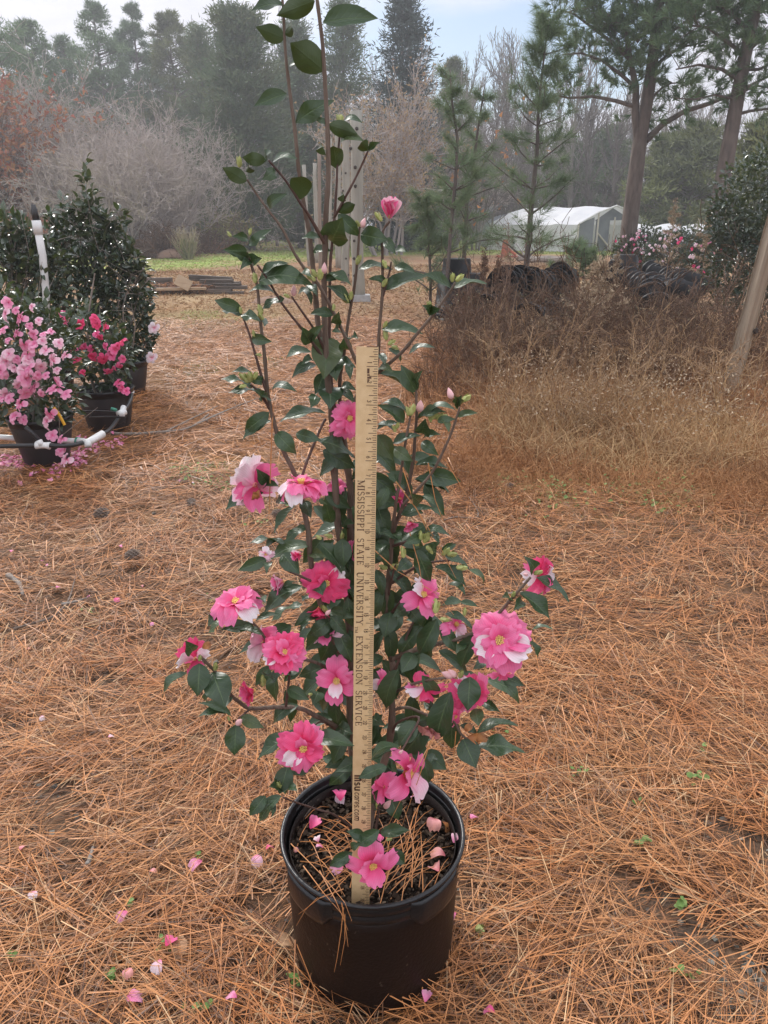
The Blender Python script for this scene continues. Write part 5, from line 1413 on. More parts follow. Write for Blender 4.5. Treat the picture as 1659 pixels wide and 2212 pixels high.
# ================================================================== THE POT
PX, PY, PR, PH = xat(805, 1.02, .28), 1.02, .163, .28
def main_pot():
    t = thing('plant_pot', 'large round black plastic pot standing on pine needles in front', 'plant pot', (PX, PY, 0))
    rb = .143
    b = MB()
    prof = [(.004, .006), (rb - .006, .003), (rb, .0), (rb + .0045, .006)]
    for i in range(1, 13):
        f = i / 12; prof.append((rb + .0045 + (.1545 - rb - .0045) * f, .006 + .222 * f))
    prof += [(.1535, .229), (.150, .24), (.148, .262), (.147, .262), (.1455, .23), (.138, .02), (.004, .02)]
    b.lathe(prof, 72); b.build('body', 'pot plastic', t, smooth=True)
    # rolled rim with grooves and a flared lip
    b = MB()
    b.lathe([(.1545, .232), (.1565, .233), (.1568, .246), (.1552, .2485), (.1552, .2510), (.1570, .2530), (.1574, .2640), (.1560, .2665), (.1560, .2690), (.1606, .2715), (.1632, .2740), (.1640, .2775),
             (.1628, .2800), (.1600, .2808), (.1568, .2795), (.1556, .2760), (.1548, .2660), (.1530, .2630), (.1528, .2590), (.1538, .2560), (.1522, .2500), (.1500, .2460), (.1490, .225)], 96)
    b.build('rim', 'rim plastic', t, smooth=True)
    # two hand grips: thickened arcs under the lip
    for a0, a1 in ((-2.75, -1.98), (-1.16, -.39), (.39, 1.16), (1.98, 2.75)):
        n = 20; V = []; k = 7
        for i in range(n + 1):
            f = i / n; a = a0 + (a1 - a0) * f; e = min(1, min(f, 1 - f) * 6) ; e = e * e * (3 - 2 * e)
            for r, z in ((.154, .266), (.1565 + .0052 * e, .2655), (.1572 + .0066 * e, .258), (.1572 + .0066 * e, .224 + .012 * (1 - e)), (.1565 + .0040 * e, .212 + .020 * (1 - e)), (.1535, .209 + .022 * (1 - e)), (.152, .24)):
                V.append((r * math.cos(a), r * math.sin(a), z))
        F = [(i * k + j, (i + 1) * k + j, (i + 1) * k + (j + 1) % k, i * k + (j + 1) % k) for i in range(n) for j in range(k)]
        link('grip', raw_mesh('grip', V, [np.array(F)], 'rim plastic', smooth=True), t)
    # potting mix
    n, k = 14, 48; V = [(0, 0, .236)]; F3 = []; F4 = []
    for i in range(1, n + 1):
        for j in range(k):
            r = .1485 * i / n; a = j / k * 6.283
            V.append((r * math.cos(a), r * math.sin(a), .236 + .004 * math.sin(r * 60 + a * 2) + rng.normal() * .0016 - .004 * (i / n) ** 4))
    F3 = [(0, 1 + j, 1 + (j + 1) % k) for j in range(k)]
    F4 = [(1 + i * k + j, 1 + (i + 1) * k + j, 1 + (i + 1) * k + (j + 1) % k, 1 + i * k + (j + 1) % k) for i in range(n - 1) for j in range(k)]
    link('potting_soil', raw_mesh('soil', V, [np.array(F3), np.array(F4)], 'potting soil', smooth=True), t)
main_pot()
SOILZ = .238
def chunk_template(seed):
    rs = np.random.RandomState(seed)
    V = np.array([(x, y, z) for z in (-.5, .5) for x, y in ((-.5, -.4), (.5, -.5), (.55, .4), (-.4, .5))]) + rs.uniform(-.15, .15, (8, 3))
    F = np.array([(0, 3, 2, 1), (4, 5, 6, 7), (0, 1, 5, 4), (1, 2, 6, 5), (2, 3, 7, 6), (3, 0, 4, 7)])
    return V, F
def chunks(name, P, S, m, flat=.5, parent=None, tint=None):
    n = len(P); Ps = []
    V0, F0 = chunk_template(3)
    X = rdir(n); Z = unit(rdir(n) * .6 + np.array((0, 0, 1))); Y = unit(np.cross(Z, X)); X = np.cross(Y, Z)
    V, F, A = inst(V0, F0, X * S[:, None], Y * (S * .7)[:, None], Z * (S * flat)[:, None], P, rng.rand(n) if tint is None else tint)
    o = link(name, raw_mesh(name, V, [F], m, attrs=A), parent); o['kind'] = 'stuff'; return o
n = 1500; a = rng.rand(n) * 6.283; r = .147 * np.sqrt(rng.rand(n))
chunks('bark_chips_mulch', np.stack((PX + r * np.cos(a), PY + r * np.sin(a), SOILZ + .001 + .004 * rng.rand(n)), 1), .003 + .009 * rng.rand(n) ** 3, 'bark chips', tint=np.clip(rng.rand(n) ** 2.2, 0, 1))

# ------------------------------------------------------------------ yardstick
def arcp(cx, cy, rx, ry, a0, a1, n=9):
    return [(cx + rx * math.cos(R(a0 + (a1 - a0) * i / n)), cy + ry * math.sin(R(a0 + (a1 - a0) * i / n))) for i in range(n + 1)]
K, H = .15, .065          # thick and thin strokes
GL = {
    'I': (.42, [([(.21, 0), (.21, 1)], K)], [(.21, 0), (.21, 1)]),
    'M': (1.06, [([(.14, 0), (.14, 1)], H), ([(.14, 1), (.53, .08)], K), ([(.53, .08), (.92, 1)], H), ([(.92, 0), (.92, 1)], K)], [(.14, 0), (.92, 0), (.1, 1), (.96, 1)]),
    'S': (.66, [(arcp(.33, .75, .22, .23, 25, 270) + arcp(.33, .27, .25, .25, 90, -155), .105)], []),
    'P': (.74, [([(.17, 0), (.17, 1)], K), ([(.17, .97)] + arcp(.38, .73, .24, .24, 90, -90) + [(.17, .49)], .085)], [(.17, 0), (.17, 1)]),
    'T': (.78, [([(.39, 0), (.39, 1)], K), ([(.06, .97), (.72, .97)], H), ([(.07, .97), (.07, .80)], H), ([(.71, .97), (.71, .80)], H)], [(.39, 0)]),
    'A': (.86, [([(.10, 0), (.43, 1)], H), ([(.43, 1), (.76, 0)], K), ([(.24, .36), (.62, .36)], H)], [(.10, 0), (.76, 0)]),
    'E': (.70, [([(.17, 0), (.17, 1)], K), ([(.1, .97), (.60, .97)], H), ([(.1, .03), (.63, .03)], H), ([(.17, .51), (.48, .51)], H), ([(.60, .97), (.60, .80)], H), ([(.63, .03), (.63, .22)], H), ([(.48, .42), (.48, .60)], H)], []),
    'U': (.86, [([(.17, 1), (.17, .3)] + arcp(.44, .28, .27, .26, 180, 270), K), (arcp(.44, .28, .27, .26, 270, 360) + [(.71, 1)], H)], [(.17, 1), (.71, 1)]),
    'N': (.90, [([(.16, 0), (.16, 1)], H), ([(.16, 1), (.74, .02)], K), ([(.74, 0), (.74, 1)], H)], [(.16, 0), (.1, 1), (.74, 1)]),
    'V': (.82, [([(.09, 1), (.42, 0)], K), ([(.42, 0), (.74, 1)], H)], [(.09, 1), (.74, 1)]),
    'R': (.80, [([(.17, 0), (.17, 1)], K), ([(.17, .97)] + arcp(.36, .74, .22, .23, 90, -90) + [(.17, .51)], .085), ([(.38, .51), (.70, 0)], .13)], [(.17, 0), (.17, 1), (.70, 0)]),
    'Y': (.80, [([(.08, 1), (.40, .48)], K), ([(.72, 1), (.40, .48)], H), ([(.40, .48), (.40, 0)], K)], [(.08, 1), (.72, 1), (.40, 0)]),
    'X': (.82, [([(.10, 1), (.72, 0)], K), ([(.72, 1), (.10, 0)], H)], [(.10, 1), (.72, 1), (.10, 0), (.72, 0)]),
    'O': (.88, [(arcp(.44, .5, .34, .46, 0, 360, 20), .11)], []),
    'C': (.80, [(arcp(.45, .5, .34, .46, 42, 318, 16), .11), ([(.70, .98), (.70, .74)], H)], []),
    '0': (.62, [(arcp(.31, .5, .22, .44, 0, 360, 16), .12)], []),
    '1': (.45, [([(.24, 0), (.24, 1)], .15), ([(.24, 1), (.10, .84)], .10)], [(.24, 0)]),
    '2': (.62, [(arcp(.31, .72, .21, .23, 165, -30) + [(.10, .05), (.55, .05)], .12)], []),
    '3': (.62, [(arcp(.29, .74, .20, .21, 150, -80) + arcp(.29, .28, .23, .24, 80, -150), .12)], []),
    '4': (.66, [([(.44, 0), (.44, 1), (.06, .30), (.62, .30)], .12)], []),
    '5': (.62, [([(.54, .95), (.17, .95), (.14, .56)] + arcp(.29, .32, .24, .27, 110, -150), .12)], []),
    '6': (.62, [([(.48, .95), (.20, .62)] + arcp(.31, .31, .22, .27, 150, 510, 16), .12)], []),
    '7': (.60, [([(.08, .95), (.54, .95), (.24, 0)], .13)], []),
    '8': (.62, [(arcp(.31, .75, .18, .20, 0, 360, 12), .12), (arcp(.31, .28, .22, .25, 0, 360, 14), .12)], []),
    '9': (.62, [(arcp(.31, .69, .22, .27, -30, 330, 16), .12), ([(.52, .62), (.40, .25), (.16, .03)], .12)], []),
    'm': (.98, [([(.14, 0), (.14, .66)], .13), ([(.14, .48)] + arcp(.31, .46, .17, .18, 150, 0) + [(.48, 0)], .12), ([(.48, .48)] + arcp(.65, .46, .17, .18, 150, 0) + [(.82, 0)], .12)], []),
    's': (.52, [(arcp(.26, .49, .15, .15, 30, 270) + arcp(.26, .17, .17, .16, 90, -150), .11)], []),
    'u': (.66, [([(.12, .66), (.12, .22)] + arcp(.31, .2, .19, .18, 180, 340) + [(.52, .66), (.52, 0)], .12)], []),
    'c': (.54, [(arcp(.30, .33, .20, .30, 45, 315), .11)], []),
    'a': (.62, [(arcp(.29, .32, .19, .29, 20, 380, 14), .11), ([(.50, .64), (.50, .1), (.58, .02)], .11)], []),
    'r': (.46, [([(.14, 0), (.14, .66)], .11), ([(.14, .45)] + arcp(.30, .46, .15, .16, 150, 40), .11)], []),
    'e': (.58, [([(.10, .34), (.48, .34)] + arcp(.29, .34, .19, .29, 10, 315), .10)], []),
    'o': (.62, [(arcp(.31, .32, .21, .29, 0, 360, 14), .11)], []),
    '.': (.26, [([(.12, .0), (.12, .10)], .13)], []),
}
def strokes_text(txt, size, bold=1., slant=0., gap=.06, serif=True):
    """-> list of quads (each 4 points) in text space, total width"""
    x, quads = 0., []
    for ch in txt:
        if ch == ' ': x += .5 * size; continue
        w, st, sf = GL[ch]
        def pt(p): return (x + (p[0] + slant * p[1]) * size, p[1] * size)
        for pl, th in st:
            th = th * bold * size / 2
            q = [pt(p) for p in pl]
            for i in range(len(q) - 1):
                (x0, y0), (x1, y1) = q[i], q[i + 1]; d = math.hypot(x1 - x0, y1 - y0) + 1e-9
                ux, uy = (x1 - x0) / d, (y1 - y0) / d; nx_, ny_ = -uy * th, ux * th; ex, ey = ux * th * .35, uy * th * .35
                quads.append([(x0 + nx_ - ex, y0 + ny_ - ey), (x0 - nx_ - ex, y0 - ny_ - ey), (x1 - nx_ + ex, y1 - ny_ + ey), (x1 + nx_ + ex, y1 + ny_ + ey)])
        if serif:
            for p in sf:
                c = pt(p); hw, hh = .16 * size, .035 * size; yo = hh if p[1] < .5 else -hh
                quads.append([(c[0] - hw, c[1] + yo - hh), (c[0] + hw, c[1] + yo - hh), (c[0] + hw, c[1] + yo + hh), (c[0] - hw, c[1] + yo + hh)])
        x += (w + gap) * size
    return quads, x - gap * size

def yardstick():
    IN = .0254; LEAN = R(5.25)
    top = at(793.5, 749, .980); bot = at(778.6, 1945, .899)
    up = unit(top - bot)
    L35 = np.linalg.norm(top - bot)
    inch = L35 / 35.0
    rt = unit(np.array((1, 0, 0)) - up * up[0]); nrm = unit(np.cross(rt, up))
    if nrm[1] > 0: nrm = -nrm
    W, T = .0292, .0048
    end = top - up * inch * 36.0
    t = thing('yardstick', 'wooden yardstick with printed inch marks leaning upright in the potted camellia', 'ruler', tuple(end))
    # local frame: X across to the right, Y up the stick, Z out of the printed face
    def place(o): o.matrix_local = M4(rt, up, nrm, (0, 0, 0))
    b = MB(); Ht = inch * 36.0; e = .0006
    pr = [(-W / 2, -T), (W / 2, -T), (W / 2, -e), (W / 2 - e, 0), (-W / 2 + e, 0), (-W / 2, -e)]
    V = []; n = 12
    for i in range(n + 1):
        for x, z in pr: V.append((x, Ht * i / n, z))
    k = 6
    F = [(i * k + j, i * k + (j + 1) % k, (i + 1) * k + (j + 1) % k, (i + 1) * k + j) for i in range(n) for j in range(k)]
    b.add(np.array(V), F); b.add(np.array([(x, Ht, z) for x, z in pr] + [(x, 0, z) for x, z in pr]), [(0, 1, 2, 5), (2, 3, 4, 5), (6, 11, 8, 7), (8, 11, 10, 9)])
    place(b.build('stick', 'yardstick wood', t))
    zt = .00025
    def print_mesh(name, quads):
        V = np.array([(x, y, zt) for q in quads for x, y in q]); F = np.arange(len(V)).reshape(-1, 4)
        place(link(name, raw_mesh(name, V, [F], 'yardstick print'), t))
    ticks = []
    for i in range(0, 36 * 8 + 1):
        ln = {0: .52, 4: .40, 2: .24, 6: .24}.get(i % 8, .19) * W * (1 if i % 8 == 0 else 1)
        y = Ht - i / 8 * inch; h = .00042
        ticks.append([(W / 2 - ln, y - h), (W / 2 - .0008, y - h), (W / 2 - .0008, y + h), (W / 2 - ln, y + h)])
    print_mesh('graduation_marks', ticks)
    def run(quads, width, a0, s_mid):
        """text running down the stick: letter tops to the right"""
        s0 = s_mid - width / 2
        return [[(-W / 2 + a0 + y, Ht - (s0 + x)) for x, y in q] for q in quads]
    nums = []
    for k in range(1, 36):
        q, w = strokes_text(str(k), .0056, 1.15, gap=.16 if k > 9 else .06, serif=False)
        nums += run(q, w, .0152, (k - (.20 if k < 10 else .02)) * inch)
    print_mesh('inch_numbers', nums)
    def fit(txt, s0, s1, cap, a0, **kw):
        q, w = strokes_text(txt, cap, **kw); f = (s1 - s0) * inch / w
        q = [[(x * f, y) for x, y in p] for p in q]
        return run(q, (s1 - s0) * inch, a0, (s0 + s1) / 2 * inch)
    L = .0094
    let = fit('MISSISSIPPI', 7.08, 9.98, L, .0038) + fit('STATE', 10.38, 11.98, L, .0038) + fit('UNIVERSITY', 12.38, 15.62, L, .0038) + \
        fit('TM', 15.72, 16.12, .0042, .0016, serif=False, bold=1.2) + fit('EXTENSION', 16.30, 19.46, L, .0038) + fit('SERVICE', 19.82, 22.2, L, .0038)
    print_mesh('lettering', let)
    web = fit('m', 25.6, 26.08, .0145, .0034, bold=2.0, serif=False) + fit('su', 26.1, 26.75, .0120, .0034, bold=1.7, serif=False) + fit('cares.com', 26.8, 28.9, .0105, .0034, bold=1.2, slant=.25, serif=False, gap=.0)
    print_mesh('web_lettering', web)
    bars = []
    for s, ln, a0, a1 in ((1.10, .26, .0148, .0178), (1.40, .08, .0150, .0182), (1.53, .10, .0150, .0205), (1.66, .08, .0152, .0180), (1.76, .06, .0152, .0170)):
        bars.append([(-W / 2 + a0, Ht - (s + ln) * inch), (-W / 2 + a1, Ht - (s + ln) * inch), (-W / 2 + a1, Ht - s * inch), (-W / 2 + a0, Ht - s * inch)])
    print_mesh('printed_bars', bars)
yardstick()

# ------------------------------------------------------------------ the camellia in the pot
def cv(pts, o, s):
    """crop positions -> photo positions"""
    return [(((o[0] + p[0] * s) * .54861), ((o[1] + p[1] * s) * .54861)) + tuple(p[2:]) for p in pts]
STEMS = [  # (points x, y, Y), radius at foot, radius at tip
    ([(781, 1830, 1.045), (768, 1700, 1.035), (757, 1560, 1.03), (755, 1380, 1.03), (750, 1290, 1.03), (741, 1200, 1.03), (729, 1126, 1.03), (725, 1060, 1.03), (720, 985, 1.03), (717, 900, 1.03), (707, 813, 1.03), (702, 714, 1.03), (700, 615, 1.03), (702, 549, 1.03), (704, 463, 1.03), (709, 384, 1.03), (708, 298, 1.03), (703, 198, 1.03), (697, 99, 1.03), (685, 0, 1.03), (682, -28, 1.03)], .0085, .0022),
    ([(757, 1560, 1.03), (758, 1400, 1.045), (757, 1220, 1.05), (757, 1126, 1.05), (757, 1057, 1.05), (748, 1000, 1.05), (735, 950, 1.05), (722, 890, 1.05), (708, 815, 1.05), (692, 735, 1.05), (685, 681, 1.05), (680, 615, 1.05), (673, 549, 1.05), (667, 496, 1.05), (657, 446, 1.05), (645, 364, 1.05), (637, 281, 1.05), (626, 198, 1.05), (617, 116, 1.05), (612, 26, 1.05), (608, -30, 1.05)], .0075, .0016),
    ([(748, 1450, 1.03), (731, 1403, 1.02), (710, 1356, 1.01), (690, 1295, 1.0), (673, 1225, 1.0), (666, 1150, 1.0), (656, 1099, 1.0), (645, 1050, 1.0), (634, 1018, 1.0), (607, 962, 1.0), (588, 896, 1.0), (578, 846, 1.0), (571, 763, 1.0), (563, 697, 1.0), (555, 615, 1.0), (541, 568, 1.0), (533, 545, 1.0)], .0062, .0018),
    ([(579, 855, 1.0), (565, 813, 1.0), (551, 764, 1.0), (538, 720, 1.0), (524, 684, 1.0)], .0028, .0014),
    ([(583, 884, 1.0), (562, 850, .99), (541, 830, .98)], .0026, .0016),
    ([(634, 1020, 1.0), (650, 1030, 1.0), (662, 1000, 1.0), (678, 960, 1.01), (693, 925, 1.02), (703, 905, 1.03)], .0024, .0022),
    ([(703, 530, 1.03), (670, 470, 1.01), (650, 440, 1.0), (617, 390, .99), (580, 346, .98)], .0028, .0014),
    ([(800, 850, 1.02), (766, 773, 1.01), (730, 694, 1.0), (690, 618, .99), (667, 592, .99), (637, 549, .98), (611, 496, .98), (581, 456, .98), (555, 420, .98), (534, 388, .98)], .0032, .0014),
    ([(700, 775, 1.03), (675, 740, 1.02), (647, 704, 1.01), (611, 658, 1.0), (581, 608, .99), (556, 572, .98)], .0026, .0014),
    ([(700, 755, 1.03), (684, 720, 1.02), (667, 694, 1.01), (637, 651, 1.0), (630, 640, 1.0)], .0022, .0014),
    ([(718, 860, 1.04), (712, 760, 1.05), (712, 681, 1.05), (713, 582, 1.05), (717, 529, 1.05), (723, 463, 1.05), (727, 400, 1.05), (729, 350, 1.05), (733, 300, 1.05), (736, 275, 1.05)], .0030, .0014),
    ([(722, 470, 1.05), (753, 413, 1.04), (775, 370, 1.04), (795, 326, 1.03)], .0022, .0014),
    ([(755, 1010, 1.05), (737, 900, 1.05), (734, 823, 1.05), (743, 764, 1.05), (753, 688, 1.05), (766, 615, 1.05), (773, 549, 1.05), (776, 499, 1.05), (778, 490, 1.05)], .0036, .0016),
    ([(770, 1040, 1.06), (790, 900, 1.06), (812, 800, 1.05), (818, 747, 1.04), (819, 714, 1.04), (826, 631, 1.04), (826, 549, 1.04), (827, 500, 1.04), (842, 478, 1.04)], .0036, .0018),
    ([(827, 640, 1.04), (835, 610, 1.04), (842, 585, 1.04), (845, 565, 1.04)], .0022, .0014),
    ([(757, 900, 1.05), (780, 835, 1.05), (819, 803, 1.04), (869, 760, 1.03), (900, 722, 1.02), (935, 681, 1.01), (975, 625, 1.0), (983, 610, 1.0)], .0036, .0018),
    # right trunk and its shoots
    ([(795, 1810, 1.04), (804, 1740, 1.03), (822, 1670, 1.02), (840, 1610, 1.01), (847, 1540, 1.01), (845, 1494, 1.01), (850, 1450, 1.01), (840, 1400, 1.02), (833, 1350, 1.02), (835, 1290, 1.02), (840, 1240, 1.02), (849, 1149, 1.02), (867, 1103, 1.02), (880, 1060, 1.02), (893, 990, 1.02), (896, 950, 1.02), (900, 896, 1.02), (899, 846, 1.02), (901, 815, 1.02)], .0085, .0016),
    ([(846, 1160, 1.02), (855, 1090, 1.0), (865, 1028, 1.0), (875, 962, 1.0), (885, 906, 1.0), (889, 890, 1.0)], .0032, .0016),
    ([(858, 1122, 1.02), (872, 1091, 1.0), (902, 1058, .99), (935, 1018, .98), (968, 952, .97), (985, 906, .97), (993, 880, .97)], .0032, .0016),
    ([(846, 1425, 1.01), (880, 1410, .99), (920, 1396, .97), (970, 1385, .96), (1027, 1366, .95), (1066, 1337, .94), (1095, 1305, .94), (1125, 1271, .94), (1146, 1247, .94)], .0048, .0022),
    ([(849, 1460, 1.01), (860, 1430, 1.0), (885, 1360, 1.0), (905, 1330, 1.0), (940, 1322, .98)], .0030, .0014),
    ([(756, 1600, 1.03), (726, 1570, 1.0), (681, 1546, .98), (647, 1530, .97), (594, 1528, .96), (541, 1530, .95), (514, 1514, .94), (496, 1498, .93), (474, 1462, .92), (440, 1425, .91), (430, 1415, .91)], .0052, .0022),
    ([(617, 1529, .965), (622, 1485, .95), (626, 1445, .94), (618, 1418, .93)], .0026, .0018),
    ([(541, 1530, .95), (530, 1540, .94), (514, 1552, .93)], .0020, .0014),
    ([(752, 1500, 1.03), (700, 1440, 1.0), (640, 1420, .98), (590, 1400, .97), (560, 1360, .96), (535, 1335, .95), (515, 1315, .94)], .0034, .0018),
    ([(722, 1290, 1.02), (690, 1265, .99), (650, 1245, .97), (615, 1230, .97)], .0030, .0018),
    ([(752, 1600, 1.03), (700, 1560, .98), (672, 1575, .95), (660, 1600, .93)], .0022, .0016),
    ([(775, 1800, 1.06), (757, 1786, 1.05), (722, 1760, 1.03), (684, 1748, 1.02), (633, 1731, 1.0), (611, 1722, .99)], .0026, .0016),
    ([(812, 1820, 1.0), (813, 1785, 1.0), (818, 1752, 1.0), (813, 1735, 1.0)], .0026, .0018),
    ([(812, 1820, .99), (800, 1810, .95), (797, 1830, .91), (797, 1850, .885)], .0022, .0016),
    ([(848, 1535, 1.01), (880, 1528, .99), (925, 1545, .97), (975, 1555, .96), (1000, 1590, .95), (1030, 1600, .95)], .0032, .0018),
    ([(845, 1500, 1.01), (885, 1480, .98), (930, 1468, .96), (985, 1462, .95)], .0032, .0018),
    ([(846, 1180, 1.02), (880, 1170, 1.0), (905, 1160, .99), (918, 1150, .99)], .0030, .0016),
    ([(846, 1260, 1.02), (890, 1230, 1.0), (930, 1215, .99), (975, 1210, .98)], .0028, .0016),
    ([(839, 1330, 1.02), (880, 1290, 1.0), (910, 1300, .98), (938, 1326, .97)], .0028, .0016),
    ([(845, 1590, 1.01), (860, 1560, .99), (905, 1550, .96), (880, 1600, .93), (850, 1650, .91)], .0028, .0016),
    ([(748, 1330, 1.03), (722, 1340, 1.0), (703, 1330, .97)], .0028, .0016),
    ([(838, 1290, 1.02), (850, 1235, 1.0), (855, 1220, .99)], .0022, .0014),
]
CAMB = np.array((xat(800, 1.04, .23), 1.04, SOILZ - .02))
PLANT = thing('camellia_shrub', 'tall potted camellia with pink and white blooms, glossy dark leaves and a yardstick through it', 'shrub', CAMB)
SPT = []
def catmull(P, n=5):
    out = []
    for i in range(len(P) - 1):
        p0, p1, p2, p3 = P[max(i - 1, 0)], P[i], P[i + 1], P[min(i + 2, len(P) - 1)]
        for k in range(n):
            t = k / n; out.append(.5 * ((2 * p1) + (-p0 + p2) * t + (2 * p0 - 5 * p1 + 4 * p2 - p3) * t * t + (-p0 + 3 * p1 - 3 * p2 + p3) * t ** 3))
    out.append(P[-1]); return np.array(out)
for si, (pl, r0, r1) in enumerate(STEMS):
    P = catmull(np.array([at(*p) for p in pl]))
    for p_, q in zip(catmull(np.array(pl, float)), P): SPT.append(p_)
    n = len(P); rr = np.linspace(r0, r1, n) * .84
    rr = rr * (1 + .05 * np.sin(np.arange(n) * 2.7)) ; node = np.arange(n) % 7 == 3; rr = rr * np.where(node, 1.10, 1)
    b = MB(); b.tube(P - CAMB, rr, 9)
    b.build('stem' if r0 > .005 else 'twig', 'bark' if r0 > .003 else 'young bark', PLANT, smooth=True)
SPT = np.array(SPT)
CAMP = np.array((0, 0, CAM_H))
def stem_Y(x, y):
    d = np.hypot(SPT[:, 0] - x, SPT[:, 1] - y); i = np.argmin(d)
    return SPT[i, 2] if d[i] < 60 else 1.0
def leaf(bx, by, tx, ty, w, Y=None, dY=None, k=None, mass=None):
    Yb = stem_Y(bx, by) if Y is None else Y
    ln = math.hypot(tx - bx, ty - by)
    m = mpp(Yb, zat(by, Yb))
    if dY is None:
        full = max(ln, w * 1.9, 58.); miss = math.sqrt(max(full ** 2 - ln ** 2, 0)) * m
        dY = -min(miss * .8, .055) if w > .42 * ln else random.uniform(-.02, .012)
    B, T = at(bx, by, Yb), at(tx + (tx - bx) * .07, ty + (ty - by) * .07, Yb + dY)
    a = T - B; L = np.linalg.norm(a); a /= L
    c = unit(CAMP - (B + T) / 2); cp = unit(c - a * np.dot(c, a))
    Wt = max(w * m * 1.12, .42 * L); Wt = min(Wt, 1.0 * L)
    cs = min(1., w * m * 1.12 / Wt); sn = math.sqrt(1 - cs * cs)
    side = np.cross(a, cp)
    n1, n2 = cs * cp + sn * side, cs * cp - sn * side
    nn = n1 if n1[2] > n2[2] else n2
    if by < 480 and nn[2] < -.05: nn = -nn
    X = np.cross(a, nn)
    kk = random.randrange(6) if k is None else k
    if mass is not None: mass.append((X * Wt, a * L, nn * L, B - CAMB)); return
    link('leaf', leaf_mesh(kk), PLANT, M=M4(X * Wt, a * L, nn * L, B - CAMB))
